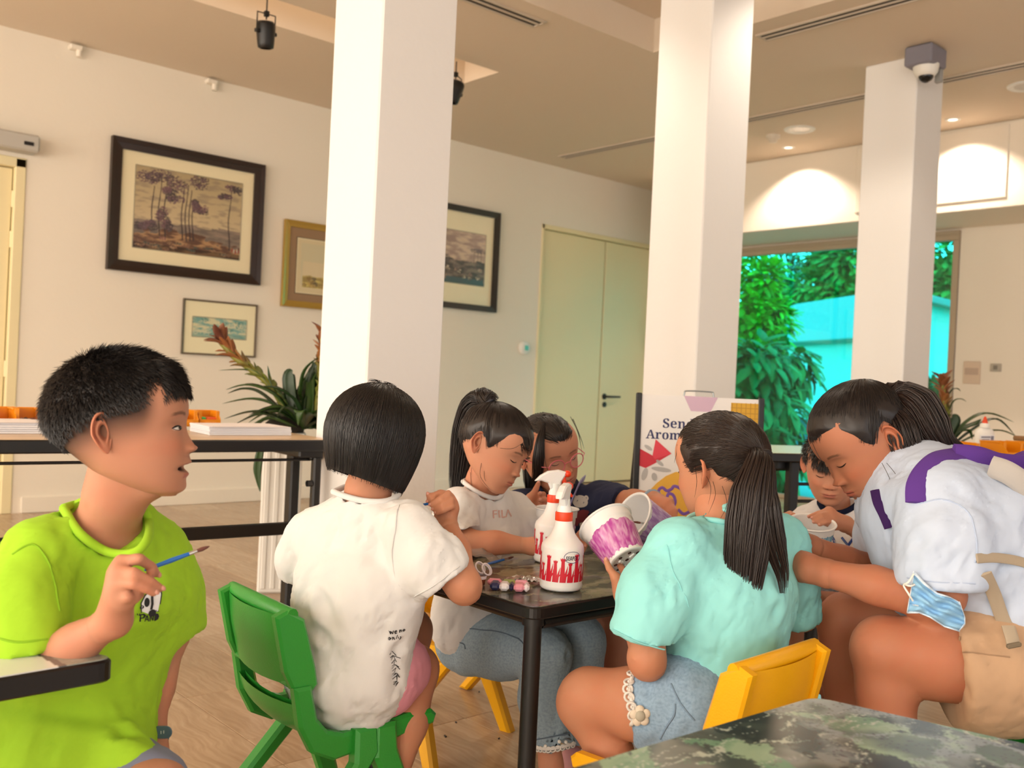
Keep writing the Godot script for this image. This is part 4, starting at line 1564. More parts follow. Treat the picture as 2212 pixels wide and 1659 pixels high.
func landscape(kind: int, w: int, h: int) -> ImageTexture:
	var im := Image.create(w, h, false, Image.FORMAT_RGB8)
	var r := RandomNumberGenerator.new()
	r.seed = 100 + kind
	var n := FastNoiseLite.new()
	n.seed = kind; n.frequency = 0.02; n.fractal_octaves = 4
	for y in h:
		for x in w:
			var f := float(y) / h
			var q := n.get_noise_2d(x * 0.6, y * 2.0)
			var c: Color
			if kind == 1:
				c = col(176, 158, 122).lerp(col(206, 186, 150), clampf(f * 1.4, 0, 1)).lerp(col(136, 122, 108), clampf(q * 1.2, 0, 0.5))
				if f > 0.64 + q * 0.05: c = col(150, 132, 118).lerp(col(110, 100, 92), clampf(q + 0.5, 0, 1))
				if f > 0.80 + q * 0.08 - 0.06 * sin(x * 0.01): c = col(96, 70, 58).lerp(col(176, 138, 100), clampf(0.4 + q * 2.0, 0, 1))
				if f > 0.93: c = c.darkened(0.35)
			elif kind == 2:
				c = col(212, 208, 172).lerp(col(120, 164, 158), clampf(0.35 + q * 2.0 - f * 0.3, 0, 1))
				if f > 0.75: c = c.lerp(col(112, 156, 150), 0.6)
			elif kind == 3:
				c = col(216, 200, 164)
				if f > 0.55 + q * 0.1: c = col(158, 138, 84).lerp(col(206, 186, 110), clampf(0.5 + q * 1.8, 0, 1))
			else:
				c = col(150, 130, 122).lerp(col(206, 184, 160), clampf(0.5 - q * 1.4 + (f - 0.3) * 0.5, 0, 1))
				if f > 0.55 + q * 0.06: c = col(70, 68, 66).lerp(col(128, 116, 104), clampf(0.4 + q * 1.6, 0, 1))
				if f > 0.88: c = col(70, 92, 96)
			im.set_pixel(x, y, c)
	if kind == 1:
		var dk := col(64, 54, 56)
		for t in [[0.16, 0.22, 0.70], [0.22, 0.06, 0.82], [0.27, 0.08, 0.86], [0.43, 0.10, 0.84], [0.465, 0.14, 0.85], [0.50, 0.2, 0.84], [0.53, 0.3, 0.83], [0.88, 0.12, 0.90]]:
			for y in range(int(h * t[1]), int(h * t[2])): im.fill_rect(Rect2i(int(w * t[0] + sin(y * 0.03) * 4.0), y, 3 + int(3.0 * y / h), 1), dk)
		for b in [[0.12, 0.12, 0.12, 0.08], [0.25, 0.08, 0.16, 0.07], [0.35, 0.14, 0.16, 0.10], [0.52, 0.10, 0.14, 0.10], [0.30, 0.24, 0.08, 0.05], [0.36, 0.33, 0.09, 0.06], [0.6, 0.42, 0.10, 0.05], [0.56, 0.36, 0.06, 0.05], [0.92, 0.10, 0.10, 0.05], [0.84, 0.2, 0.08, 0.04], [0.25, 0.55, 0.07, 0.08], [0.30, 0.66, 0.06, 0.08], [0.15, 0.70, 0.07, 0.06], [0.06, 0.74, 0.06, 0.06]]:
			for g in 4: blot(im, w * (b[0] + (r.randf() - 0.5) * b[2]), h * (b[1] + (r.randf() - 0.5) * b[3]), w * b[2] * 0.6, h * b[3] * 0.8, [dk, col(88, 66, 74), col(104, 74, 80)][r.randi() % 3], r, 90)
		for k in 30: blot(im, w * r.randf(), h * (0.88 + 0.1 * r.randf()), 14, 5, [col(120, 84, 64), col(60, 66, 60), col(150, 116, 84)][r.randi() % 3], r, 20)
		for k in 5: im.fill_rect(Rect2i(int(w * (0.92 + 0.016 * k)), int(h * (0.86 + 0.01 * (k % 3))), 4, 14), [col(150, 60, 60), col(206, 196, 180)][k % 2])
		for k in 3: im.fill_rect(Rect2i(int(w * (0.24 + 0.02 * k)), int(h * 0.83), 4, 12), col(140, 96, 96))
	elif kind == 2:
		for k in 22: blot(im, w * r.randf(), h * (0.1 + 0.75 * r.randf()), 22, 9, [col(84, 136, 130), col(120, 168, 160), col(196, 200, 170)][r.randi() % 3], r, 40)
	elif kind == 3:
		for k in 16: blot(im, w * r.randf(), h * (0.6 + 0.35 * r.randf()), 10, 8, [col(130, 104, 60), col(180, 150, 80), col(96, 84, 60)][r.randi() % 3], r, 30)
	else:
		for k in 40: blot(im, w * r.randf(), h * (0.62 + 0.3 * r.randf()), 9, 7, [col(206, 190, 166), col(88, 78, 74), col(160, 128, 110)][r.randi() % 3], r, 14)
		for k in 3: blot(im, w * (0.84 + 0.05 * k), h * 0.33, 22, 9, col(84, 72, 74), r, 60)
		for k in 3: im.fill_rect(Rect2i(int(w * (0.84 + 0.05 * k)), int(h * 0.35), 2, int(h * 0.22)), col(84, 72, 74))
		blot(im, w * 0.45, h * 0.55, 20, 16, col(74, 70, 70), r, 90)
	return ImageTexture.create_from_image(im)

func pictures() -> void:
	var ebony := mat(col(42, 27, 20), 0.35)
	picture("large landscape print of tall trees in a dark brown frame", 2.166, 3.25, 1.577, 2.45, 0.072, ebony, col(238, 226, 190), Rect2(2.332, 1.742, 0.762, 0.55), landscape(1, 420, 304), 0.045, true)
	picture("small pale green landscape print in a thin frame, below the big print", 2.697, 3.25, 1.05, 1.435, 0.012, mat(col(96, 82, 64), 0.4), col(240, 232, 196), Rect2(2.768, 1.175, 0.406, 0.14), landscape(2, 260, 90), 0.02)
	picture("brown-mounted print in a gilt frame, half hidden by the nearest pillar", 3.436, 4.20, 1.445, 2.09, 0.048, mat(col(176, 142, 62), 0.35, 0.5, 0.35), col(150, 120, 90), Rect2(3.548, 1.552, 0.54, 0.42), framed_paper(), 0.035, true)
	picture("town landscape print in a black frame, right of the nearest pillar", 4.45, 5.517, 1.562, 2.441, 0.05, mat(col(30, 22, 18), 0.35), col(240, 230, 196), Rect2(4.60, 1.78, 0.782, 0.45), landscape(4, 360, 210), 0.04)

func framed_paper() -> ImageTexture:
	var t := landscape(3, 220, 100).get_image()
	var im := Image.create(280, 216, false, Image.FORMAT_RGB8)
	im.fill(col(226, 212, 176))
	im.fill_rect(Rect2i(6, 6, 268, 204), col(214, 198, 160))
	im.fill_rect(Rect2i(20, 20, 240, 160), col(206, 196, 162))
	im.blit_rect(t, Rect2i(0, 0, 220, 100), Vector2i(30, 90))
	return ImageTexture.create_from_image(im)

func signs() -> void:
	for q in [[-3.385, -3.253, 1.118, 1.299, "notice_sheet", "pinkish paper notice on the cream wall right of the window", col(214, 194, 172), "notice"], [-3.179, -3.096, 1.221, 1.284, "switch_plate", "small square grey switch plate right of the paper notice", col(178, 170, 156), "switch"]]:
		var m := MB.new()
		m.span(Vector3(7.818, q[2], q[0]), Vector3(7.832, q[3], q[1]), 0.003)
		var o := solid(m, q[4], mat(q[6], 0.6), q[5], q[7])
		m = MB.new()
		if q[4] == "notice_sheet":
			m.span(Vector3(7.8165, 1.19, -3.372), Vector3(7.819, 1.245, -3.266))
			put(m, "printed_block", mat(col(188, 166, 148), 0.6), o)
		else:
			m.span(Vector3(7.812, 1.236, -3.152), Vector3(7.82, 1.268, -3.123), 0.002)
			put(m, "rocker", mat(col(128, 122, 112), 0.5), o)

func strap_leaf(o: Node3D, ps: Array, w: float, m: Material) -> void:
	var sp := spline(ps, 5)
	var rad := []
	for k in sp.size():
		var f := float(k) / (sp.size() - 1)
		rad.append(w * (0.75 + 0.25 * sin(f * PI)) * (1.0 if f < 0.6 else lerpf(1.0, 0.08, pow((f - 0.6) / 0.4, 1.4))))
	var b := MB.new()
	var n := sp.size()
	var tn: Vector3 = (sp[n - 1] - sp[0]).normalized()
	var side: Vector3 = tn.cross(Vector3.UP)
	if side.length() < 0.2: side = tn.cross(FW)
	# folded blade: two halves meeting in a keel
	var pts := PackedVector3Array()
	var su := side.normalized()
	for k in n:
		var t: Vector3 = (sp[mini(k + 1, n - 1)] - sp[maxi(k - 1, 0)]).normalized()
		su = (su - t * su.dot(t)).normalized()
		var up := su.cross(t)
		if up.y < 0: up = -up
		for q in [[-1.0, 0.32], [-0.5, 0.1], [0.0, -0.05], [0.5, 0.1], [1.0, 0.32], [0.5, 0.03], [0.0, -0.13], [-0.5, 0.03]]: pts.append(sp[k] + su * q[0] * rad[k] + up * q[1] * rad[k])
	b.grid(pts, 8, n, true)
	put(b, "leaf", m, o)

func bromeliad(label: String, base: Vector3, d: float, leaves: Array, spikes: Array, ped: Node3D) -> void:
	var o := thing("potted_bromeliad", label, "plant", base)
	var m1 := mat(col(52, 82, 28), 0.4)
	m1.backlight_enabled = true
	m1.backlight = col(60, 90, 20)
	var m2 := mat(col(38, 62, 30), 0.4)
	m2.backlight_enabled = true
	m2.backlight = col(40, 70, 20)
	var k := 0
	for l in leaves:
		var ps := []
		for q in l[1]: ps.append(P(q[0], q[1], d + (q[2] if q.size() > 2 else 0.0)))
		strap_leaf(o, ps, l[0], [m1, m2][k % 2])
		k += 1
	for s in spikes:
		var ps := []
		for q in s[0]: ps.append(P(q[0], q[1], d))
		var sp := spline(ps, 6)
		var b := MB.new()
		b.tube(sp, 0.014, 8)
		put(b, "flower_stem", mat(col(122, 120, 40), 0.5), o)
		# bracts all along the stem, browner towards the tip
		for i in range(2, sp.size()):
			var f := float(i) / sp.size()
			for h in 2:
				var t: Vector3 = (sp[mini(i + 1, sp.size() - 1)] - sp[i - 1]).normalized()
				var a := i * 2.4 + h * PI
				var u := t.cross(Vector3(0.3, 0.4, 0.86)).normalized()
				var out := u * cos(a) + t.cross(u) * sin(a)
				var len: float = s[1] * (0.8 + 0.5 * f)
				var c := col(110, 116, 44).lerp(col(150, 92, 50), smoothstep(0.35, 0.7, f)).lerp(col(96, 52, 40), smoothstep(0.75, 1.0, f) * (0.4 + 0.6 * h))
				var lm := mat(c, 0.5)
				strap_leaf(o, [sp[i], sp[i] + t * len * 0.4 + out * len * 0.22, sp[i] + t * len * 0.75 + out * len * (0.35 + 0.4 * f)], 0.014 + 0.008 * f, lm)
	var b := MB.new()
	b.ball(base, Vector3(0.09, 0.05, 0.09))
	put(b, "soil", mat(col(48, 40, 30), 0.9), o)

func bin(o_at: Vector3, bs: Basis, label: String, s := 1.0) -> Node3D:
	# open-fronted storage bin, front towards -z of bs
	var o := thing("storage_bin", label, "bin", o_at)
	var m := mat(col(240, 150, 12), 0.35)
	m.backlight_enabled = true
	m.backlight = col(120, 60, 0)
	var W := 0.105 * s
	var D := 0.15 * s
	var H := 0.075 * s
	var at := func(x: float, y: float, z: float) -> Vector3: return o_at + bs * Vector3(x, y, z)
	var b := MB.new()
	b.box(at.call(0, 0.003, 0), Vector3(W - 0.01, 0.005, D - 0.01), 0.001, bs)
	b.box(at.call(0, H / 2, D / 2 - 0.003), Vector3(W, H, 0.005), 0.002, bs)
	put(b, "bin_shell", m, o)
	for x in [-1.0, 1.0]:
		b = MB.new()
		var t := Transform3D(bs * Basis(Vector3(0, 0, 1), Vector3(0, 1, 0), Vector3(-1, 0, 0)), at.call(x * (W / 2 - 0.002) + 0.002, 0, 0))
		b.slab(PackedVector2Array([Vector2(-D / 2, 0), Vector2(D / 2, 0), Vector2(D / 2, H), Vector2(-D / 2 + 0.04 * s, H), Vector2(-D / 2, H * 0.45)]), 0.004, t)
		b.box(at.call(x * (W / 2 + 0.001), H - 0.003, 0.02 * s), Vector3(0.008, 0.007, D - 0.04 * s), 0.002, bs)
		b.box(at.call(x * (W / 2 - 0.007), H * 0.5, -D / 2 + 0.022 * s), Vector3(0.014, H, 0.004), 0.001, bs)
		put(b, "bin_side", m, o)
	b = MB.new()
	b.box(at.call(0, H * 0.23, -D / 2 + 0.002), Vector3(W, H * 0.46, 0.004), 0.001, bs)
	b.box(at.call(0, H * 0.2, -D / 2 - 0.002), Vector3(W * 0.5, H * 0.28, 0.005), 0.002, bs)
	put(b, "bin_front", m, o)
	return o

func stack(at: Vector3, bs: Basis, w: float, d: float, h: float, label: String) -> void:
	var o := thing("paper_stack", label, "paper stack", at)
	var r := RandomNumberGenerator.new()
	r.seed = int(at.x * 100)
	var n := 5
	for k in n:
		var b := MB.new()
		b.box(at + Vector3(0, h * (k + 0.5) / n, 0) + bs * Vector3(r.randf() - 0.5, 0, r.randf() - 0.5) * 0.004, Vector3(w, h / n - 0.0006, d), 0.0008, bs * Basis(Vector3.UP, (r.randf() - 0.5) * 0.01))
		put(b, "paper_block", mat(col(212, 216, 226).lerp(col(232, 232, 236), r.randf()), 0.7), o)
	var b := MB.new()
	b.box(at + Vector3(0, h + 0.0012, 0) + bs * Vector3(-0.012, 0, 0.015), Vector3(w * 0.95, 0.0012, d * 0.97), 0.0004, bs * Basis(Vector3.UP, 0.05))
	put(b, "top_sheet", mat(col(244, 236, 236), 0.7), o)

func back_table_things() -> void:
	var u := Vector3(-0.9969, 0, -0.0789)
	var w := Vector3(0.0789, 0, -0.9969)
	var bs := Basis(-u, Vector3.UP, -w)     # +z towards the viewer
	var back := Basis(u, Vector3.UP, w)      # front of a bin towards the viewer
	var T := Vector3(0, 0.7405, 0)
	stack(PY(-20, 932, 0.7405) , bs, 0.30, 0.20, 0.034, "stack of pale paper at the left end of the long folding table")
	stack(PY(520, 936, 0.7405), bs, 0.30, 0.20, 0.030, "stack of pale paper on the long folding table right of the boy's face")
	var names := ["orange storage bin at the left edge of the long table", "orange storage bin holding cinnamon sticks, left of the boy's head", "orange storage bin just behind the boy's head, second from the left edge", "orange storage bin right of the boy's forehead", "orange storage bin with a green strip inside, before the plant"]
	var at := [PY(3, 923, 0.7405), PY(60, 924, 0.7405), PY(118, 925, 0.7405), PY(398, 920, 0.7405), PY(446, 920, 0.7405)]
	var r := RandomNumberGenerator.new()
	r.seed = 3
	for k in 5:
		var p: Vector3 = at[k] + w * 0.02
		bin(p, back, names[k], 0.88 if k < 3 else 0.80)
		if k == 1 or k == 2:
			for j in 7:
				var m := MB.new()
				var c := p + bs * Vector3((j % 4 - 1.5) * 0.018, 0.016 + 0.011 * (j / 4), 0.02 - 0.015 * (j % 2))
				var dir := bs * Vector3(0.3 * (r.randf() - 0.5), 0.1, 1).normalized()
				m.tube([c - dir * 0.03, c + dir * 0.03], 0.0068, 8)
				m.tube([c + dir * 0.027, c + dir * 0.031], 0.004, 8)
				solid(m, "cinnamon_stick", mat([col(126, 82, 58), col(150, 100, 70), col(92, 66, 58)][j % 3], 0.8), ["short brown cinnamon stick heaped in the bin left of the boy's head", "short brown cinnamon stick in the bin touching the boy's hair"][k - 1], "stick", ["cinnamon sticks in the bin left of the boy's head", "cinnamon sticks in the bin touching the boy's hair"][k - 1])
		if k == 4:
			var m := MB.new()
			m.box(p + bs * Vector3(-0.02, 0.03, 0.02), Vector3(0.018, 0.012, 0.05), 0.003, bs)
			solid(m, "green_block", mat(col(60, 170, 80), 0.5), "little green block inside the orange bin before the plant", "craft piece")
			m = MB.new()
			m.box(p + bs * Vector3(0.012, 0.03, 0.02), Vector3(0.04, 0.010, 0.05), 0.003, bs)
			solid(m, "orange_block", mat(col(236, 90, 30), 0.5), "little red-orange block beside the green one in the bin", "craft piece")
	# pedestal and plant
	var pb := Vector3(2.085, 0, -3.86)
	var ps := Basis(Vector3(0.87, 0, 0.49), Vector3.UP, Vector3(-0.49, 0, 0.87))
	var o := thing("plant_pedestal", "tall white square pedestal planter behind the long folding table", "planter", pb)
	var m := MB.new()
	m.box(pb + Vector3(0, 0.34, 0), Vector3(0.17, 0.68, 0.17), 0.008, ps)
	for k in 4: m.box(pb + ps * Vector3(-0.06 + 0.04 * k, 0.33, 0.086), Vector3(0.02, 0.62, 0.008), 0.003, ps)
	put(m, "pedestal_body", mats.white, o)
	m = MB.new()
	m.box(pb + Vector3(0, 0.685, 0), Vector3(0.19, 0.03, 0.19), 0.008, ps)
	put(m, "pedestal_rim", mats.white, o)
	m = MB.new()
	m.box(Vector3(2.075, 0.024, -3.60), Vector3(0.17, 0.048, 0.07), 0.012, Basis(RT, Vector3.UP, -FW))
	solid(m, "stand_base", mat(col(92, 78, 72), 0.5), "dark grey-brown foot of a stand on the floor beside the white pedestal", "stand foot")
	var L := [[0.026, [[640, 925], [600, 880], [545, 862], [480, 872]]], [0.024, [[640, 925], [590, 895], [540, 890], [484, 905]]], [0.024, [[645, 925], [600, 860, -0.05], [540, 832, -0.05], [488, 842]]], [0.026, [[640, 920], [570, 855], [530, 840], [492, 850]]], [0.03, [[645, 925], [620, 870], [585, 830], [578, 790]]], [0.03, [[650, 925], [630, 860], [625, 810], [632, 800]]], [0.026, [[650, 925], [650, 850], [660, 800], [690, 770]]], [0.03, [[655, 925], [670, 850, 0.05], [680, 800, 0.1], [676, 782, 0.1]]], [0.03, [[655, 925], [690, 860, 0.1], [690, 800, 0.15], [688, 770, 0.2]]], [0.028, [[640, 925], [600, 905, -0.1], [560, 895, -0.15], [505, 918, -0.1]]], [0.028, [[640, 928], [610, 912, -0.1], [580, 905, -0.1], [535, 925, -0.1]]], [0.026, [[660, 925], [700, 880, 0.1], [740, 850, 0.2], [770, 860, 0.2]]], [0.02, [[610, 880], [570, 820], [540, 800], [472, 800]]], [0.028, [[648, 925], [640, 870, -0.05], [600, 840, -0.1], [560, 835, -0.1]]], [0.018, [[566, 960, -0.3], [560, 990, -0.3], [557, 1020, -0.3], [562, 1062, -0.3]]]]
	for k in 16:
		var a := k * 0.42
		L.append([0.026, [[655, 926], [655 + cos(a) * 45, 905 - 20 * absf(sin(a * 1.3)), -0.05 + 0.1 * sin(a)], [655 + cos(a) * 85, 890 - 10 * sin(a * 2.0), -0.05 + 0.15 * sin(a)], [655 + cos(a) * 120, 905 + 14 * sin(a * 3.0), 0.2 * sin(a)]]])
	for k in 8: L.append([0.028, [[650 + k * 5, 926], [648 + k * 7, 880, 0.04 * (k % 3)], [655 + k * 6, 840 - 7 * (k % 4), 0.05], [662 + k * 8, 810 - 13 * (k % 3), 0.05]]])
	bromeliad("bushy strap-leaved bromeliad on the white pedestal, left of the nearest pillar", Vector3(2.085, 0.72, -3.86), 4.26, L, [[[[625, 900], [585, 835], [545, 800], [505, 770], [478, 738]], 0.07], [[[680, 900], [692, 830], [694, 780], [698, 725]], 0.06]], o)

func right_table_things() -> void:
	var u2 := Vector3(0.92, 0, 0.39).normalized()
	var w2 := Vector3(0.39, 0, -0.92).normalized()
	var bs := Basis(u2, Vector3.UP, -w2)
	var back := Basis(-u2, Vector3.UP, w2)
	var p := P(2040, 985, 5.35)
	p.y = 0.0
	var o := thing("plant_pedestal", "white pedestal planter behind the pale-topped table at the right", "planter", p)
	var m := MB.new()
	m.box(p + Vector3(0, 0.34, 0), Vector3(0.19, 0.68, 0.19), 0.008, bs)
	put(m, "pedestal_body", mats.white, o)
	m = MB.new()
	m.box(p + Vector3(0, 0.69, 0), Vector3(0.21, 0.03, 0.21), 0.008, bs)
	put(m, "pedestal_rim", mats.white, o)
	var L := [[0.025, [[2045, 970], [2080, 920], [2130, 893], [2190, 912]]], [0.022, [[2050, 970], [2100, 930], [2150, 905], [2192, 940]]], [0.02, [[2050, 970], [2110, 940], [2160, 930], [2205, 948]]], [0.035, [[2040, 970], [2050, 930], [2062, 905], [2058, 895]]], [0.035, [[2045, 970], [2080, 930], [2110, 915], [2120, 905]]], [0.034, [[2035, 970], [2030, 920], [2020, 890], [2010, 875]]], [0.03, [[2040, 970], [2010, 930], [1995, 915], [1975, 935]]], [0.03, [[2040, 970], [2030, 940], [2015, 890], [2030, 870]]], [0.03, [[2045, 970], [2065, 940], [2090, 930], [2100, 950]]], [0.03, [[2035, 970], [2040, 930], [2040, 890], [2050, 880]]], [0.012, [[2045, 900], [2060, 868], [2075, 862], [2088, 868]]], [0.012, [[2045, 860], [2058, 842], [2068, 840], [2075, 846]]]]
	bromeliad("bromeliad with a red-brown flower spike before the right window strip", Vector3(p.x, 0.71, p.z), 5.35, L, [[[[2040, 960], [2042, 915], [2040, 875], [2037, 830]], 0.08]], o)
	# glue bottle
	p = PY(2124, 985, 0.7405)
	o = thing("glue_bottle", "white glue bottle with an orange pointed cap on the right table", "bottle", p)
	var ell := Transform3D(Basis(RT, Vector3.UP, -FW) * Basis.from_scale(Vector3(1, 1, 0.6)), p)
	var k := 4.2 / 2080.0
	m = MB.new()
	m.lathe([Vector2(0.001, 0), Vector2(19 * k, 0), Vector2(21 * k, 3 * k), Vector2(21 * k, 50 * k), Vector2(19 * k, 56 * k), Vector2(12 * k, 61 * k), Vector2(9 * k, 63 * k), Vector2(9 * k, 66 * k)], 28, ell)
	put(m, "bottle_body", mats.white, o)
	m = MB.new()
	m.lathe([Vector2(10 * k, 62 * k), Vector2(10 * k, 70 * k), Vector2(7 * k, 72 * k), Vector2(0.001, 72 * k)], 20, Transform3D(Basis.IDENTITY, p))
	put(m, "collar", mats.white, o)
	m = MB.new()
	m.lathe([Vector2(6 * k, 70 * k), Vector2(6 * k, 74 * k), Vector2(4 * k, 80 * k), Vector2(2 * k, 86 * k), Vector2(0.001, 87 * k)], 16, Transform3D(Basis.IDENTITY, p))
	put(m, "cap", mat(col(226, 74, 36), 0.4), o)
	m = MB.new()
	var q := p - FW * (21 * k * 0.6 + 0.001) + Vector3.UP * 0.0
	m.box(q + Vector3.UP * 28 * k, Vector3(32 * k, 36 * k, 0.0015), 0.0, Basis(RT, Vector3.UP, -FW))
	put(m, "label_panel", mat(col(222, 222, 226), 0.5), o)
	m = MB.new()
	for j in 6: m.box(q - FW * 0.001 + Vector3.UP * (42 - j * 5) * k - RT * (3 * k), Vector3((20 - 3 * (j % 3)) * k, (3.2 if j == 0 else 1.5) * k, 0.001), 0.0, Basis(RT, Vector3.UP, -FW))
	m.box(q - FW * 0.001 + Vector3.UP * 40 * k + RT * 11 * k, Vector3(6 * k, 9 * k, 0.001), 0.0, Basis(RT, Vector3.UP, -FW))
	put(m, "label_print", mat(col(120, 120, 136), 0.6), o)
	bin(PY(2166, 992, 0.7405), back, "orange storage bin right of the glue bottle", 1.0)
	bin(PY(2222, 992, 0.7405), back, "orange storage bin at the right edge of the picture", 1.0)
	bin(PY(2075, 990, 0.7405), back, "orange storage bin half hidden by the woman's hair", 0.9)
	m = MB.new()
	m.ball(PY(2178, 986, 0.7405) + Vector3.UP * 0.035, Vector3(0.038, 0.02, 0.03))
	solid(m, "dark_bundle", mat(col(52, 50, 72), 0.7), "dark blue bundle lying in the bin right of the glue bottle", "cloth")
	m = MB.new()
	m.tube([P(2192, 946, 4.4), P(2240, 949, 4.3)], 0.012, 10)
	solid(m, "wooden_stick", mat(col(150, 112, 76), 0.7), "brown wooden stick poking in at the right edge above the bins", "stick")

func pot(called: String, label: String, at: Vector3, axis: Vector3, h: float, r0: float, r1: float, paint: Color, p0: float, p1: float, holes: bool) -> Node3D:
	# thin flower pot, base centre at at, opening along axis; paint between the shares p0..p1 of its height
	var o := thing(called, label, "flower pot", at)
	var y := axis.normalized()
	var x := y.cross(Vector3(0.2, 0.3, 0.9)).normalized()
	var X := Transform3D(Basis(x, y, x.cross(y)), at)
	var w := mat(col(236, 236, 236), 0.28)
	var m := MB.new()
	var rr := func(f: float) -> float: return lerpf(r0, r1, f)
	m.lathe([Vector2(0.001, 0.004), Vector2(r0 * 0.8, 0.004), Vector2(r0 * 0.82, 0.0), Vector2(r0, 0.0), Vector2(r0 * 1.01, 0.003), Vector2(rr.call(0.5), h * 0.5), Vector2(r1 * 0.95, h * 0.78), Vector2(r1 * 1.0, h * 0.79), Vector2(r1 * 1.03, h * 0.97)], 40, X)
	put(m, "pot_body", w, o)
	m = MB.new()
	m.lathe([Vector2(r1 * 1.03, h * 0.96), Vector2(r1 * 1.09, h * 0.965), Vector2(r1 * 1.11, h * 0.985), Vector2(r1 * 1.09, h), Vector2(r1 * 1.02, h), Vector2(r1 * 0.98, h * 0.97), Vector2(r1 * 0.93, h * 0.78), Vector2(rr.call(0.4) * 0.95, h * 0.4), Vector2(r0 * 0.92, 0.008), Vector2(0.001, 0.008)], 40, X)
	put(m, "rim", w, o)
	# brushed paint coat with uneven edges
	var n := FastNoiseLite.new()
	n.seed = int(absf(at.x) * 1000)
	n.frequency = 1.0
	m = MB.new()
	var ps := PackedVector3Array()
	var cs := PackedColorArray()
	for j in 14:
		for s in 96:
			var a := -TAU * s / 96
			var e := n.get_noise_2d(cos(a) * 2.2, sin(a) * 2.2 + 7.0) * 0.07
			var e2 := n.get_noise_2d(cos(a) * 3.0, sin(a) * 3.0 - 9.0) * 0.09
			var f := lerpf(p0 + e2, p1 + e, j / 13.0)
			var streak := n.get_noise_3d(cos(a) * 9.0, sin(a) * 9.0, f * 3.0)
			var r: float = rr.call(f * 1.15) * (1.0 + 0.012 * (1.0 if j > 0 and j < 13 else 0.0) + 0.006 * streak) + (0.0006 if j > 0 and j < 13 else -0.0006)
			if f > 0.78: r = maxf(r, r1 * 1.0)
			ps.append(X * Vector3(cos(a) * r, f * h, sin(a) * r))
			cs.append(paint.srgb_to_linear().lerp(Color.WHITE, clampf(0.12 + streak * 0.55, 0, 0.5)).darkened(clampf(-streak * 0.5, 0, 0.3)))
	m.grid(ps, 96, 14, true, cs)
	put(m, "paint_coat", vmat(0.25), o)
	if holes:
		for k in 9:
			var a := k * TAU / 8
			var q := Vector3(cos(a) * r0 * 0.68, -0.0004, sin(a) * r0 * 0.68) if k < 8 else Vector3(0, 0.0032, 0)
			m = MB.new()
			m.lathe([Vector2(0.0042, 0.0), Vector2(0.001, 0.0005)], 14, X * Transform3D(Basis.IDENTITY, q))
			m.lathe([Vector2(0.0042, 0.0), Vector2(0.001, -0.0002)], 14, X * Transform3D(Basis.IDENTITY, q))
			put(m, "drain_hole", mat(col(60, 24, 22), 0.6), o)
		m = MB.new()
		for k in 4: m.box(X * Vector3(cos(k * PI / 2 + 0.4) * r0 * 0.45, -0.001, sin(k * PI / 2 + 0.4) * r0 * 0.45), Vector3(0.014, 0.004, 0.007), 0.0015, X.basis * Basis(Vector3.UP, -k * PI / 2))
		put(m, "base_rib", w, o)
	return o

func brush(label: String, a: Vector3, b: Vector3, shift := 0.62) -> void:
	# from handle end a to bristle tip b
	var o := thing("paint_brush", label, "brush", a)
	var at := func(f: float) -> Vector3: return a.lerp(b, f)
	var m := MB.new()
	m.tube([at.call(0.0), at.call(0.06), at.call(0.4), at.call(0.68)], [0.0012, 0.0024, 0.0034, 0.0026], 10)
	put(m, "handle", mat(col(28, 104, 190), 0.25), o)
	m = MB.new()
	m.tube([at.call(0.675), at.call(0.72), at.call(0.80)], [0.0028, 0.0028, 0.0024], 10)
	put(m, "ferrule", mat(col(206, 206, 204), 0.25, 0.5, 0.9), o)
	m = MB.new()
	m.tube([at.call(0.80), at.call(0.88), at.call(0.95), at.call(1.0)], [0.0024, 0.0030, 0.0020, 0.0003], 10)
	put(m, "bristles", mat(col(104, 62, 54), 0.8), o)

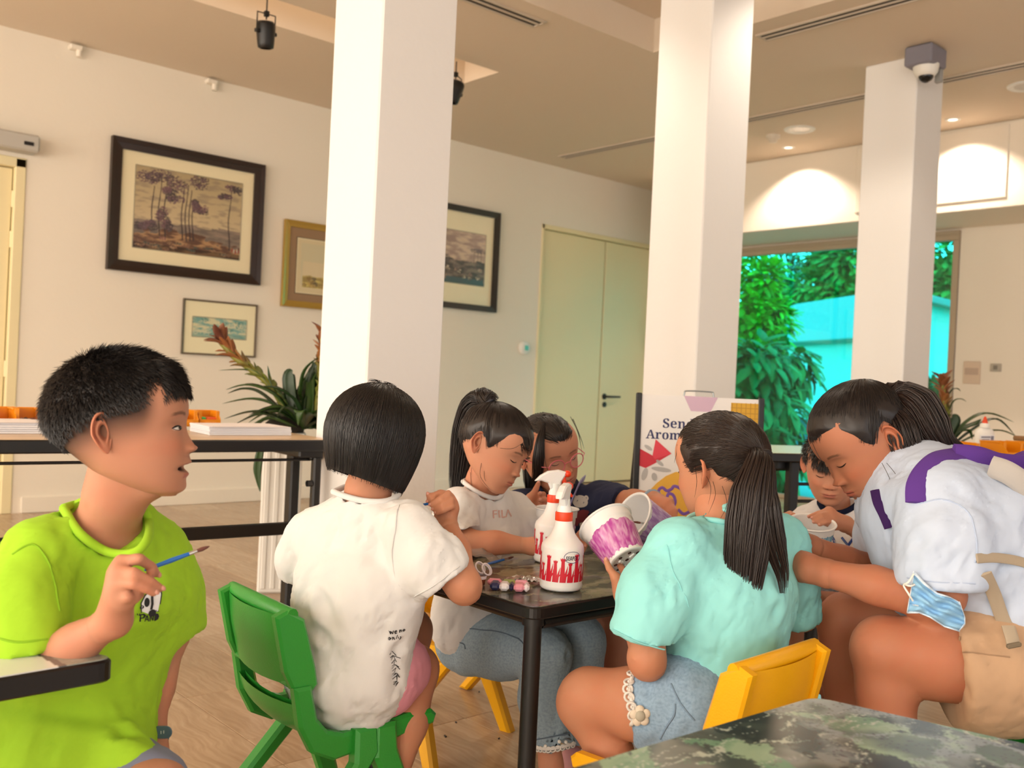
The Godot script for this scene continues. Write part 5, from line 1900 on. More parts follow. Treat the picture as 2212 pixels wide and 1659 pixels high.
func spray(label: String, at: Vector3, turn: float, badge: bool) -> void:
	var o := thing("spray_bottle", label, "spray bottle", at)
	var X := Transform3D(Basis(RT, Vector3.UP, -FW).orthonormalized() * Basis(Vector3.UP, turn), at)
	X.basis = Basis(Vector3(RT.x, 0, RT.z).normalized(), Vector3.UP, Vector3(-FW.x, 0, -FW.z).normalized())
	var Hd := Transform3D(X.basis * Basis(Vector3.UP, turn), at)
	var pl := mat(col(238, 236, 236), 0.35)
	pl.subsurf_scatter_enabled = true
	pl.subsurf_scatter_strength = 0.15
	var m := MB.new()
	m.lathe([Vector2(0.001, 0.001), Vector2(0.040, 0.0), Vector2(0.0435, 0.004), Vector2(0.0445, 0.010), Vector2(0.0435, 0.0145), Vector2(0.0445, 0.018), Vector2(0.0445, 0.085), Vector2(0.0425, 0.093), Vector2(0.034, 0.102), Vector2(0.0255, 0.113), Vector2(0.020, 0.127), Vector2(0.0172, 0.141)], 48, X)
	put(m, "bottle_body", pl, o)
	m = MB.new()
	m.lathe([Vector2(0.0165, 0.140), Vector2(0.0185, 0.141), Vector2(0.0185, 0.157), Vector2(0.0165, 0.159)], 36, X)
	put(m, "collar", mat(col(230, 66, 22), 0.4), o)
	m = MB.new()
	m.lathe([Vector2(0.0155, 0.158), Vector2(0.015, 0.166), Vector2(0.012, 0.172), Vector2(0.0115, 0.185), Vector2(0.001, 0.187)], 28, X)
	m.slab(PackedVector2Array([Vector2(-0.012, 0.172), Vector2(0.012, 0.172), Vector2(0.013, 0.19), Vector2(0.022, 0.205), Vector2(0.024, 0.214), Vector2(0.006, 0.218), Vector2(-0.02, 0.214), Vector2(-0.038, 0.203), Vector2(-0.05, 0.19), Vector2(-0.034, 0.191), Vector2(-0.018, 0.186)]), 0.017, Transform3D(Hd.basis, Hd * Vector3(0, 0, -0.0085)), 0.003)
	put(m, "spray_head", pl, o)
	m = MB.new()
	m.ball(Hd * Vector3(0.028, 0.209, 0), Vector3(0.0095, 0.0085, 0.0095))
	m.tube([Hd * Vector3(0.018, 0.204, 0), Hd * Vector3(0.022, 0.185, 0), Hd * Vector3(0.032, 0.165, 0), Hd * Vector3(0.042, 0.155, 0)], [0.006, 0.0055, 0.005, 0.003], 10)
	put(m, "trigger", mat(col(232, 62, 22), 0.4), o)
	# red tulips printed round the bottle
	var red := mat(col(200, 20, 46), 0.5)
	m = MB.new()
	var wrap := func(u: float, v: float) -> Vector3:
		var a := u / 0.0449
		return X * Vector3(sin(a) * 0.0450, v, cos(a) * 0.0450)
	var shape := func(pts: Array, ox: float, oy: float, s: float, m: MB) -> void:
		var c := PackedVector2Array()
		for p in pts: c.append(Vector2(ox + p[0] * s, oy + p[1] * s))
		var tri := Geometry2D.triangulate_polygon(c)
		var b := m.v.size()
		for p in c:
			var q: Vector3 = wrap.call(p.x, p.y)
			m.add(q, (q - X * Vector3(0, p.y, 0)).normalized())
		for k in range(0, tri.size(), 3):
			var f := (m.v[b + tri[k + 1]] - m.v[b + tri[k]]).cross(m.v[b + tri[k + 2]] - m.v[b + tri[k]]).dot(m.n[b + tri[k]])
			m.ix.append_array([b + tri[k], b + tri[k + 2], b + tri[k + 1]] if f > 0 else [b + tri[k], b + tri[k + 1], b + tri[k + 2]])
	var cup := [[-0.5, 0.0], [0.5, 0.0], [0.8, 0.5], [0.85, 1.2], [0.45, 0.8], [0.25, 1.35], [0.0, 0.85], [-0.25, 1.35], [-0.45, 0.8], [-0.85, 1.2], [-0.8, 0.5]]
	for k in 18:
		var u := (k - 9) * 0.0155
		var h := 0.030 + 0.012 * (k % 2) + 0.004 * (k % 3)
		shape.call(cup, u, 0.020 + h, 0.0065 if k % 2 else 0.0055, m)
		shape.call([[-0.12, 0], [0.12, 0], [0.08, 1], [-0.08, 1]], u, 0.020, h, m)
		shape.call([[0.0, 0], [0.25, 0.0], [0.05, 1.0]], u - 0.006, 0.020, h * 0.75, m)
		shape.call([[0.0, 0], [-0.25, 0.0], [0.1, 1.0]], u + 0.007, 0.020, h * 0.85, m)
		shape.call([[-0.3, 0], [0.0, 0.0], [0.5, 0.8], [0.1, 0.5]], u + 0.002, 0.021, h * 0.6, m)
	put(m, "tulip_print", red, o)
	if badge:
		m = MB.new()
		var a0 := 0.020
		var path := []
		for k in 33:
			var a := TAU * k / 32
			path.append(wrap.call(a0 + cos(a) * 0.0185, 0.0715 + sin(a) * 0.0115))
		m.tube(path, 0.0005, 5)
		put(m, "badge_ring", mat(col(34, 46, 110), 0.5), o)
		var navy := mat(col(30, 44, 112), 0.5)
		var mi := lettering(o, "badge_lettering", "SEAPEX", "Droid Sans", 800, 0.0115, Transform3D.IDENTITY, navy, 0.0002)
		var arr := mi.mesh.surface_get_arrays(0)
		var v: PackedVector3Array = arr[Mesh.ARRAY_VERTEX]
		var nn: PackedVector3Array = arr[Mesh.ARRAY_NORMAL]
		for k in v.size():
			var q := v[k] + origin_of(o)
			v[k] = (wrap.call(a0 - 0.0145 + q.x * 0.66, 0.0735 + q.y) as Vector3) - origin_of(o)
			nn[k] = (v[k] + origin_of(o) - X * Vector3(0, 0.0735 + q.y, 0)).normalized()
		arr[Mesh.ARRAY_VERTEX] = v
		arr[Mesh.ARRAY_NORMAL] = nn
		var am := ArrayMesh.new()
		am.add_surface_from_arrays(Mesh.PRIMITIVE_TRIANGLES, arr)
		am.surface_set_material(0, navy)
		mi.mesh = am
	else:
		m = MB.new()
		for q in [[0.018, 0.072, 0.008], [0.024, 0.078, 0.007], [0.014, 0.082, 0.005], [0.010, 0.10, 0.004], [0.022, 0.066, 0.006]]: shape.call([[-1, -0.6], [0.2, -1], [1, 0.4], [0.1, 0.2], [-0.4, 1]], q[0], q[1], q[2], m)
		put(m, "paint_smear", mat(col(110, 200, 150), 0.4), o)

func craft_things() -> void:
	var T := 0.5525
	spray("white spray bottle with red tulips and an oval badge, nearest on the craft table", PY(1211, 1270, T), 1.25, true)
	spray("white spray bottle with red tulips, standing behind the badged one", PY(1192, 1212, T), 0.12, false)
	pot("flower_pot", "white flower pot with a purple band standing behind the spray bottles", PY(1199, 1185, T), Vector3.UP, 0.105, 0.042, 0.052, col(176, 120, 186), 0.1, 0.62, false)
	var ax := CV(-0.36, 0.62, 0.62)
	pot("flower_pot", "tilted flower pot painted pink and purple, held up by the girl in aqua", P(1356, 1212, 1.98), ax, 0.105, 0.041, 0.056, col(190, 78, 168), 0.06, 0.70, true)
	pot("flower_pot", "lavender painted pot being brushed by the girl with glasses", P(1432, 1150, 2.42), CV(-0.75, 0.45, -0.45), 0.11, 0.045, 0.056, col(164, 122, 196), 0.02, 0.93, false)
	pot("flower_pot", "upright flower pot painted sky blue, held by the small boy", P(1747, 1208, 2.52), CV(0.02, 0.95, -0.25), 0.105, 0.041, 0.055, col(60, 150, 186), 0.38, 0.80, false)
	brush("paint brush with a blue handle in the lime shirted boy's hand", P(312, 1232, 1.31), P(453, 1180, 1.36))
	brush("paint brush with a blue handle in the bobbed girl's hand", P(985, 1078, 2.03), P(880, 1096, 2.05))
	brush("paint brush with a blue handle lying on the craft table", PY(1040, 1222, T + 0.003), PY(1110, 1203, T + 0.003))
	brush("paint brush with a blue handle held by the girl with glasses", P(1452, 1139, 2.40), P(1366, 1127, 2.38))
	# wrapped packet
	var p := PY(1098, 1274, T)
	var o := thing("tissue_packet", "pink, white and navy wrapped packet lying on the craft table", "packet", p)
	var bs := Basis(Vector3(RT.x, 0, RT.z).normalized(), Vector3.UP, Vector3(-FW.x, 0, -FW.z).normalized()) * Basis(Vector3.UP, -0.05)
	var k := 0
	for q in [[-0.027, 0.020, col(30, 36, 84)], [-0.008, 0.020, col(234, 228, 232)], [0.0065, 0.011, col(28, 30, 66)], [0.022, 0.022, col(230, 150, 166)], [0.037, 0.012, col(238, 230, 234)]]:
		var m := MB.new()
		m.box(p + bs * Vector3(q[0], 0.008, 0.002 * (k % 2)), Vector3(q[1], 0.015, 0.034), 0.005, bs)
		put(m, "wrapper_band", mat(q[2], 0.3), o)
		k += 1
	for q in [[-0.03, col(236, 150, 170)], [0.0, col(150, 160, 90)], [0.025, col(240, 170, 190)]]:
		var m := MB.new()
		m.box(p + bs * Vector3(q[0], 0.009, -0.026), Vector3(0.03, 0.013, 0.02), 0.005, bs)
		put(m, "wrapper_band", mat(q[1], 0.3), o)
	# crumpled foil wrapper
	p = PY(1132, 1256, T)
	var r := RandomNumberGenerator.new()
	r.seed = 21
	var ps := PackedVector3Array()
	for j in 9:
		for i in 15: ps.append(p + bs * Vector3((i - 7) * 0.0055, 0.002 + r.randf() * 0.010 * (1.0 - pow(absf(i - 7) / 7.5, 2)), (j - 4) * 0.005))
	var m := MB.new()
	m.grid(ps, 15, 9, false, PackedColorArray(), true)
	solid(m, "foil_wrapper", mat(col(206, 204, 200), 0.22, 0.5, 0.9), "crumpled silver foil wrapper behind the pink packet", "wrapper")
	# little paint pots with flip lids
	for q in [[1036, 1262, col(128, 66, 44), "small brown paint pot with an open clear lid near the bobbed girl's elbow"], [1022, 1258, col(206, 150, 150), "small pink paint pot beside the brown one"]]:
		p = PY(q[0], q[1], T)
		o = thing("paint_pot", q[3], "paint pot", p)
		m = MB.new()
		m.lathe([Vector2(0.001, 0.0), Vector2(0.011, 0.0), Vector2(0.013, 0.016), Vector2(0.001, 0.017)], 20, Transform3D(Basis.IDENTITY, p))
		put(m, "paint", mat(q[2], 0.4), o)
		m = MB.new()
		m.lathe([Vector2(0.0135, 0.012), Vector2(0.0145, 0.018), Vector2(0.0135, 0.0185)], 20, Transform3D(Basis.IDENTITY, p))
		var lid := Transform3D(bs * Basis(Vector3(0, 0, 1), -0.9) * Basis(Vector3.RIGHT, 0.5), p + bs * Vector3(0.012, 0.030, -0.004))
		m.lathe([Vector2(0.010, -0.001), Vector2(0.014, 0.0), Vector2(0.0145, 0.003), Vector2(0.0115, 0.003)], 20, lid)
		put(m, "lid", mat(col(232, 222, 226), 0.3), o)
	# clear plastic bag
	p = PY(1032, 1205, T)
	ps = PackedVector3Array()
	for j in 9:
		for i in 11: ps.append(p + bs * Vector3((i - 5) * 0.011, 0.001 + 0.016 * r.randf() * sin(PI * i / 10.0) + 0.012 * sin(PI * i / 10.0) * sin(PI * j / 8.0), (j - 4) * 0.012))
	m = MB.new()
	m.grid(ps, 11, 9, false, PackedColorArray(), true)
	var bag := mat(Color(0.92, 0.92, 0.92, 0.25), 0.15)
	bag.transparency = BaseMaterial3D.TRANSPARENCY_ALPHA
	solid(m, "plastic_bag", bag, "flat clear plastic bag on the craft table behind the bobbed girl's elbow", "bag")
	# purple paint pot by the white pot
	p = PY(1228, 1193, T)
	o = thing("paint_pot", "small red paint pot by the glasses girl's fingers", "paint pot", p)
	m = MB.new()
	m.lathe([Vector2(0.001, 0.0), Vector2(0.013, 0.0), Vector2(0.014, 0.02), Vector2(0.001, 0.021)], 20, Transform3D(Basis.IDENTITY, p))
	put(m, "paint", mat(col(206, 56, 40), 0.4), o)

# ---------------------------------------------------------------- people: heads, hair, hands, clothes
const HY := [-0.5, -0.47, -0.43, -0.38, -0.32, -0.25, -0.15, -0.05, 0.05, 0.15, 0.25, 0.33, 0.4, 0.45, 0.48, 0.5]
const HW := [0.06, 0.13, 0.185, 0.232, 0.27, 0.30, 0.328, 0.345, 0.36, 0.368, 0.355, 0.325, 0.27, 0.205, 0.14, 0.02]
const HF := [0.325, 0.36, 0.378, 0.388, 0.395, 0.40, 0.40, 0.39, 0.402, 0.408, 0.385, 0.335, 0.255, 0.17, 0.10, 0.0]
const HB := [0.22, 0.12, 0.02, -0.09, -0.2, -0.29, -0.40, -0.47, -0.505, -0.51, -0.475, -0.415, -0.33, -0.25, -0.18, -0.06]

func tab(y: float, vs: Array) -> float:
	var n := HY.size()
	for k in range(1, n):
		if y <= HY[k]:
			var f: float = clampf((y - HY[k - 1]) / (HY[k] - HY[k - 1]), 0, 1)
			return cubic_interpolate_in_time(vs[k - 1], vs[k], vs[maxi(k - 2, 0)], vs[mini(k + 1, n - 1)], f, HY[k] - HY[k - 1], HY[maxi(k - 2, 0)] - HY[k - 1], HY[mini(k + 1, n - 1)] - HY[k - 1])
	return vs[n - 1]

func bell(a: float, b := 0.0) -> float: return exp(-a * a - b * b)

# a point of the face; units of the head's height, +z ahead, +x the person's left
func face(ph: float, y: float, o: Dictionary) -> Vector3:
	var w := tab(y, HW) * float(o.get("wide", 1.0))
	var zf := tab(y, HF)
	var zb := tab(y, HB)
	if y < -0.2: 
		w *= lerpf(1.0, o.get("jaw", 1.0), clampf((-0.2 - y) / 0.15, 0, 1))
	var zc := maxf(-0.03, zb + (zf - zb) * 0.45)
	var c := cos(ph)
	var s := sin(ph)
	var x := w * signf(s) * pow(absf(s), 0.84)
	if c < 0.0: return Vector3(x, y, zc - (zc - zb) * pow(-c, 0.92))
	var z := zc + (zf - zc) * pow(c, 0.80)
	var ax := absf(x)
	var fy: float = o.get("fy", 0.87)
	var Y := y / fy if y < 0.0 else y
	var nose: float = o.get("nose", 0.085)
	var t := (0.05 - Y) / 0.28
	if t > 0.0 and t < 1.15:
		var h := nose * (0.22 * t + 0.78 * pow(t, 2.1)) * (1.0 - smoothstep(0.84, 1.08, t))
		z += h * bell(x / lerpf(0.04, 0.066, clampf(t, 0, 1)))
	z += nose * 0.42 * bell((ax - 0.062) / 0.03, (Y + 0.187) / 0.03)
	z -= 0.030 * bell((ax - 0.15) / 0.08, (y - 0.012) / 0.05)
	z += 0.026 * bell((ax - 0.15) / 0.058, (y + 0.012) / 0.034)
	z += 0.008 * bell((ax - 0.14) / 0.1, (y - 0.075) / 0.025)
	z += 0.022 * bell((ax - 0.19) / 0.09, (Y + 0.18) / 0.1) * float(o.get("cheek", 1.0))
	z += 0.032 * bell(x / 0.13, (Y + 0.335) / 0.095)
	var mo: float = o.get("open", 0.0)
	z += 0.016 * bell(x / 0.08, (Y + 0.315) / 0.02) + 0.018 * bell(x / 0.068, (Y + 0.362 + mo * 0.055) / 0.023)
	z -= 0.012 * bell(x / 0.095, (Y + 0.338) / 0.009)
	if mo > 0.0: z -= mo * 0.13 * bell(x / 0.1, (Y + 0.352) / 0.026)
	z -= 0.014 * bell(x / 0.09, (Y + 0.425) / 0.022)
	z += 0.022 * bell(x / 0.085, (y + 0.445) / 0.04)
	z -= 0.006 * bell(x / 0.018, (Y + 0.265) / 0.03)
	return Vector3(x, y, z)

func face_xy(x: float, y: float, o: Dictionary) -> Vector3:
	var w := tab(y, HW) * float(o.get("wide", 1.0))
	if y < -0.2: w *= lerpf(1.0, o.get("jaw", 1.0), clampf((-0.2 - y) / 0.15, 0, 1))
	var s := pow(clampf(absf(x) / w, 0, 0.999), 1.0 / 0.84)
	return face(asin(s) * signf(x), y, o)

func head(mb: MB, X: Transform3D, o: Dictionary) -> void:
	var nu := 132
	var ys := []
	for k in 88: ys.append(-0.5 + 0.72 * k / 87.0)
	for k in 22: ys.append(0.5 - 0.28 * pow(1.0 - (k + 1) / 22.0, 1.7))
	var sk: Color = o.skin
	var lip: Color = o.get("lip", sk.lerp(lin(168, 74, 72), 0.6))
	var dark := lin(26, 17, 14)
	var fy: float = o.get("fy", 0.87)
	var gaze: String = o.get("gaze", "down")
	var mo: float = o.get("open", 0.0)
	var ps := PackedVector3Array()
	var cs := PackedColorArray()
	var fade: float = o.get("stubble", 0.0)
	for y in ys:
		for i in nu:
			var a := TAU * i / nu
			var ph := a - 0.55 * sin(a)
			if ph > PI: ph -= TAU
			var p := face(ph, y, o)
			ps.append(X * p)
			var c := sk
			var ax := absf(p.x)
			var Y: float = y / fy if y < 0.0 else y
			# warmer cheeks, nose tip and ears
			c = c.lerp(Color(c.r * 1.04, c.g * 0.80, c.b * 0.74), clampf(0.7 * bell((ax - 0.2) / 0.1, (Y + 0.16) / 0.09) + 0.6 * bell(p.x / 0.05, (Y + 0.18) / 0.05), 0, 1) if cos(ph) > 0 else 0.0)
			if cos(ph) > 0.2:
				var ul := 0.016 + 0.006 * bell((ax - 0.03) / 0.03) - 0.011 * bell(p.x / 0.012)
				var inlip := (1.0 - smoothstep(0.075, 0.105, ax)) * (1.0 - smoothstep(0.7, 1.15, absf((Y + 0.322) / ul))) if Y > -0.338 else (1.0 - smoothstep(0.065, 0.10, ax)) * (1.0 - smoothstep(0.7, 1.1, absf((Y + 0.358 + mo * 0.055) / 0.024)))
				c = c.lerp(lip, inlip * 0.85)
				if mo > 0.0: c = c.lerp(lin(46, 14, 14), 0.95 * (1.0 - smoothstep(0.75, 1.1, Vector2(p.x / 0.10, (Y + 0.353) / 0.028).length())))
				# brows
				var by := 0.078 + 0.016 * (1.0 - pow((ax - 0.15) / 0.09, 2))
				c = c.lerp(dark, 0.62 * (1.0 - smoothstep(0.5, 1.0, absf((y - by) / 0.016))) * smoothstep(0.055, 0.085, ax) * (1.0 - smoothstep(0.2, 0.245, ax)))
				# lids and nostrils
				c = c.lerp(c.darkened(0.25), 0.6 * bell((ax - 0.15) / 0.07, (y - 0.012) / 0.02))
				c = c.lerp(lin(70, 26, 22), 0.9 * bell((ax - 0.032) / 0.015, (Y + 0.222) / 0.011))
				if gaze == "open":
					var e := Vector2((ax - 0.15) / 0.056, (y + 0.012) / 0.0165).length()
					var iris := Vector2((p.x - signf(p.x) * 0.15 - float(o.get("look", 0.0))) / 0.024, (y + 0.012) / 0.02).length()
					c = c.lerp(lin(226, 222, 214).lerp(lin(22, 14, 12), 1.0 - smoothstep(0.8, 1.0, iris)), 1.0 - smoothstep(0.8, 1.0, e))
			if fade > 0.0:
				# close-cropped sides: darker towards the top
				var hl: float = o.line.call(absf(ph))
				c = c.lerp(lin(40, 31, 28), fade * pow(smoothstep(hl - 0.30, hl - 0.02, y), 0.8) * 0.95 * smoothstep(0.85, 1.2, absf(ph)))
			cs.append(c)
	mb.grid(ps, nu, ys.size(), true, cs)
	# crown
	mb.tint = sk
	mb.ball(X * Vector3(0, 0.46, -0.03), Vector3(0.12, 0.045, 0.12) * X.basis.x.length(), X.basis.orthonormalized())
	# lash lines
	mb.tint = dark
	for s in [-1.0, 1.0]:
		var path := []
		for k in 9:
			var f := k / 8.0
			var yy: float = -0.034 + 0.016 * pow(2 * f - 1, 2) if gaze == "down" else 0.003 - 0.016 * pow(2 * f - 1, 2)
			path.append(X * (face_xy(s * lerpf(0.093, 0.208, f), yy, o) + Vector3(0, 0, 0.002)))
		mb.tube(path, [0.0003, 0.0006, 0.0009, 0.0011, 0.0012, 0.0013, 0.0013, 0.001, 0.0004], 6)
		if gaze == "open":
			path = []
			for k in 7:
				var f := k / 6.0
				path.append(X * (face_xy(s * lerpf(0.1, 0.2, f), -0.028 + 0.014 * pow(2 * f - 1, 2), o) + Vector3(0, 0, 0.001)))
			mb.tube(path, 0.0004, 5)
	mb.tint = lin(92, 36, 34)
	if mo == 0.0:
		var path := []
		for k in 11:
			var f := k / 10.0 * 2.0 - 1.0
			path.append(X * (face_xy(f * 0.098, (-0.338 + 0.005 * f * f * float(o.get("smile", 0.0)) - 0.003 * cos(f * PI * 2.0)) * fy, o) + Vector3(0, 0, -0.0005)))
		mb.tube(path, [0.0002, 0.0006, 0.0007, 0.0008, 0.0008, 0.0008, 0.0008, 0.0008, 0.0007, 0.0006, 0.0002], 5)
	mb.tint = Color.WHITE
	for s in [-1.0, 1.0]: ear(mb, X, s, o)

func ear(mb: MB, X: Transform3D, s: float, o: Dictionary) -> void:
	var sk: Color = (o.skin as Color)
	var c0 := Vector3(s * (tab(-0.03, HW) * float(o.get("wide", 1.0)) - 0.004), -0.035 + float(o.get("ear_y", 0.0)), -0.085)
	var out := Vector3(s, 0.05, 0.42).normalized()
	var up := Vector3(0, 1, -0.16)
	up = (up - out * up.dot(out)).normalized()
	var bk := out.cross(up) * s
	if bk.z > 0: bk = -bk
	var k: float = o.get("ear", 1.0)
	var prof := [[0.0, -0.035], [0.16, -0.034], [0.34, -0.022], [0.44, 0.014], [0.58, 0.026], [0.70, 0.002], [0.79, 0.0], [0.88, 0.034], [0.96, 0.034], [1.0, 0.018], [0.97, 0.002], [0.86, -0.008], [0.62, -0.045], [0.5, -0.075]]
	var ps := PackedVector3Array()
	var cs := PackedColorArray()
	var nu := 36
	for j in prof.size():
		for i in nu:
			var a := TAU * i / nu
			var r: float = prof[j][0]
			var h: float = prof[j][1]
			var lobe := smoothstep(0.35, 0.95, -sin(a))
			var front := smoothstep(0.3, 0.95, -cos(a))
			if j < 9: h = lerpf(h, 0.012 + 0.01 * r, clampf(lobe * r * 1.3, 0, 1))
			if j < 9: h = lerpf(h, -0.004 + 0.01 * r, front * smoothstep(0.3, 0.9, r) * 0.8)
			var ry := 0.148 if sin(a) > 0 else 0.142
			var rx := (0.088 if cos(a) > 0 else 0.055) * (1.0 - 0.38 * maxf(-sin(a), 0.0))
			var q := c0 + (bk * cos(a) * r * rx + up * sin(a) * r * ry + out * (h + 0.02 + 0.02 * cos(a) * r)) * k
			ps.append(X * q)
			var c := sk.lerp(Color(sk.r * 1.03, sk.g * 0.74, sk.b * 0.66), 0.35 + 0.3 * r)
			if j < 3: c = c.lerp(lin(90, 36, 28), 0.75 - 0.2 * j)
			if j == 5 and lobe < 0.5: c = c.darkened(0.12)
			cs.append(c)
	mb.grid(ps, nu, prof.size(), true, cs, s > 0)

# ---- hair
func hairline(ph: float, o: Dictionary) -> float:
	var k: float = o.get("brow_line", 0.0)
	var xs := [0.0, 0.45, 0.85, 1.1, 1.32, 1.45, 1.75, 2.0, 2.4, 3.2]
	var vs := [0.265 + k, 0.255 + k, 0.19 + k * 0.7, 0.06 + k * 0.3, -0.03, 0.06, 0.10, -0.10, -0.24 + float(o.get("nape", 0.0)), -0.29 + float(o.get("nape", 0.0))]
	for i in range(1, xs.size()):
		if ph <= xs[i]: return lerpf(vs[i - 1], vs[i], (ph - xs[i - 1]) / (xs[i] - xs[i - 1]))
	return vs[9]

func scalp(ph: float, y: float, t: float) -> Vector3:
	var k := sqrt(maxf(0.0, 1.0 - pow((y - 0.1) / 0.415, 2)))
	var n := Vector3(0.378 * k * sin(ph), y - 0.1, 0.472 * k * cos(ph))
	return Vector3(0, 0.1, -0.05) + n * (1.0 + t)

func on_scalp(p: Vector3, t: float) -> Vector3:
	var c := Vector3(0, 0.1, -0.05)
	var d := p - c
	var k := Vector3(d.x / 0.378, d.y / 0.415, d.z / 0.472).length()
	return c + d / k * (1.0 + t)

func hair_mat(c: Color) -> StandardMaterial3D:
	var m := vmat(0.42, 0.5)
	m.albedo_color = c
	return m

func cap(mb: MB, X: Transform3D, o: Dictionary, t: float, seed_ := 1) -> void:
	var n := FastNoiseLite.new()
	n.seed = seed_
	n.frequency = 1.0
	var nu := 150
	var nv := 30
	var ps := PackedVector3Array()
	for j in nv:
		var f := float(j) / (nv - 1)
		for i in nu:
			var ph := TAU * i / nu
			if ph > PI: ph -= TAU
			var y := lerpf(hairline(absf(ph), o), 0.5145, pow(f, 0.75))
			var e := t * smoothstep(0.0, 0.25, f) + 0.012 * n.get_noise_3d(cos(ph) * 6.0, sin(ph) * 6.0, y * 5.0) - 0.02 * (1.0 - smoothstep(0.0, 0.06, f))
			ps.append(X * scalp(ph, y, e + 0.012))
	mb.grid(ps, nu, nv, true)

# strands combed over the scalp to a gathering point
func combed(mb: MB, X: Transform3D, o: Dictionary, to: Vector3, n: int, r: float, t: float, rg: RandomNumberGenerator, part := 0.0) -> void:
	for k in n:
		var ph := rg.randf_range(-PI, PI)
		var yl := hairline(absf(ph), o)
		var y := lerpf(yl + rg.randf_range(-0.03, 0.012), 0.42, pow(rg.randf(), 1.8))
		var a := scalp(ph, y, 0.0)
		if part != 0.0: a.x += part * 0.02
		var ps := PackedVector3Array()
		var lift := t * rg.randf_range(0.7, 1.25)
		for j in 11:
			var f := j / 10.0
			var q := a.lerp(to, f)
			ps.append(X * on_scalp(q + Vector3(0, 0.05 * sin(f * PI), 0), 0.016 + lift * smoothstep(0.0, 0.35, f)))
		var s := rg.randf_range(0.6, 1.25)
		mb.tint = Color(s, s, s)
		mb.strand(ps, r * rg.randf_range(0.7, 1.3), 0.5, 0.3)
	mb.tint = Color.WHITE

# a hanging bundle along a path; radii per path point
func bundle(mb: MB, path: Array, rad: Array, n: int, r: float, rg: RandomNumberGenerator, flat := Vector3.ZERO, fk := 0.5, ends := 0.25) -> void:
	var sp := spline(path, 4)
	var m := sp.size()
	for k in n:
		var a := rg.randf() * TAU
		var q := sqrt(rg.randf())
		var l := 1.0 - ends * pow(rg.randf(), 1.5)
		var wob := rg.randf_range(-1.0, 1.0)
		var ps := PackedVector3Array()
		var cnt := maxi(4, int((m - 1) * l))
		for j in cnt + 1:
			var fj := float(j)
			var t: Vector3 = (sp[mini(j + 1, m - 1)] - sp[maxi(j - 1, 0)]).normalized()
			var u := t.cross(Vector3(0.2, 0.1, 0.97)).normalized()
			var w := t.cross(u)
			var f := fj / (m - 1) * (rad.size() - 1)
			var i := mini(int(f), rad.size() - 2)
			var rr := lerpf(rad[i], rad[i + 1], f - i)
			var off := (u * cos(a + wob * 0.5 * fj / m) + w * sin(a + wob * 0.5 * fj / m)) * rr * q
			if flat != Vector3.ZERO: off -= flat * off.dot(flat) * (1.0 - fk)
			ps.append(sp[j] + off)
		var s := rg.randf_range(0.55, 1.4)
		mb.tint = Color(s, s * 0.97, s * 0.95)
		mb.strand(ps, r * rg.randf_range(0.6, 1.4), 0.2, 0.7)
	mb.tint = Color.WHITE

func wisps(mb: MB, list: Array, r := 0.0006) -> void:
	for w in list:
		var ps := PackedVector3Array()
		var pts := []
		for q in w: pts.append(P(q[0], q[1], q[2]))
		for p in spline(pts, 5): ps.append(p)
		mb.strand(ps, r, 0.2, 1.0)

# ---- flesh and cloth
var folds := FastNoiseLite.new()

func creases(list: Array, amp: float, seed_: int, stretch := Vector3(1, 1, 1), freq := 9.0) -> Callable:
	# list of [from, to, width, depth]; plus soft random folds of height amp
	var n := FastNoiseLite.new()
	n.seed = seed_
	n.frequency = freq
	n.fractal_octaves = 3
	n.fractal_gain = 0.42
	n.domain_warp_enabled = true
	n.domain_warp_amplitude = 0.05
	n.domain_warp_frequency = 6.0
	return func(p: Vector3, _no: Vector3) -> float:
		var q := p * stretch
		var v := n.get_noise_3d(q.x, q.y, q.z)
		var h := amp * (v * 1.5 - 0.6 * absf(v) + 0.25)
		for c in list:
			var a: Vector3 = c[0]
			var ab: Vector3 = c[1] - a
			var f := clampf((p - a).dot(ab) / ab.length_squared(), 0.0, 1.0)
			var d := (p - a - ab * f).length() / float(c[2])
			if d < 3.0:
				var k := sin(clampf(f, 0.04, 0.96) * PI)
				h -= float(c[3]) * (exp(-d * d) - 0.55 * exp(-pow(d - 1.5, 2) * 1.4)) * (0.35 + 0.65 * k)
		return h

func skin_tint(c: Color, seed_ := 4) -> Callable:
	var n := FastNoiseLite.new()
	n.seed = seed_
	n.frequency = 14.0
	return func(p: Vector3, _no: Vector3) -> Color:
		var v := n.get_noise_3d(p.x, p.y, p.z)
		return c.lerp(Color(c.r * 1.02, c.g * 0.84, c.b * 0.8), clampf(0.25 + v * 0.7, 0, 0.6))

func pts(list: Array) -> Array:
	var o := []
	for q in list: o.append(P(q[0], q[1], q[2]))
	return o

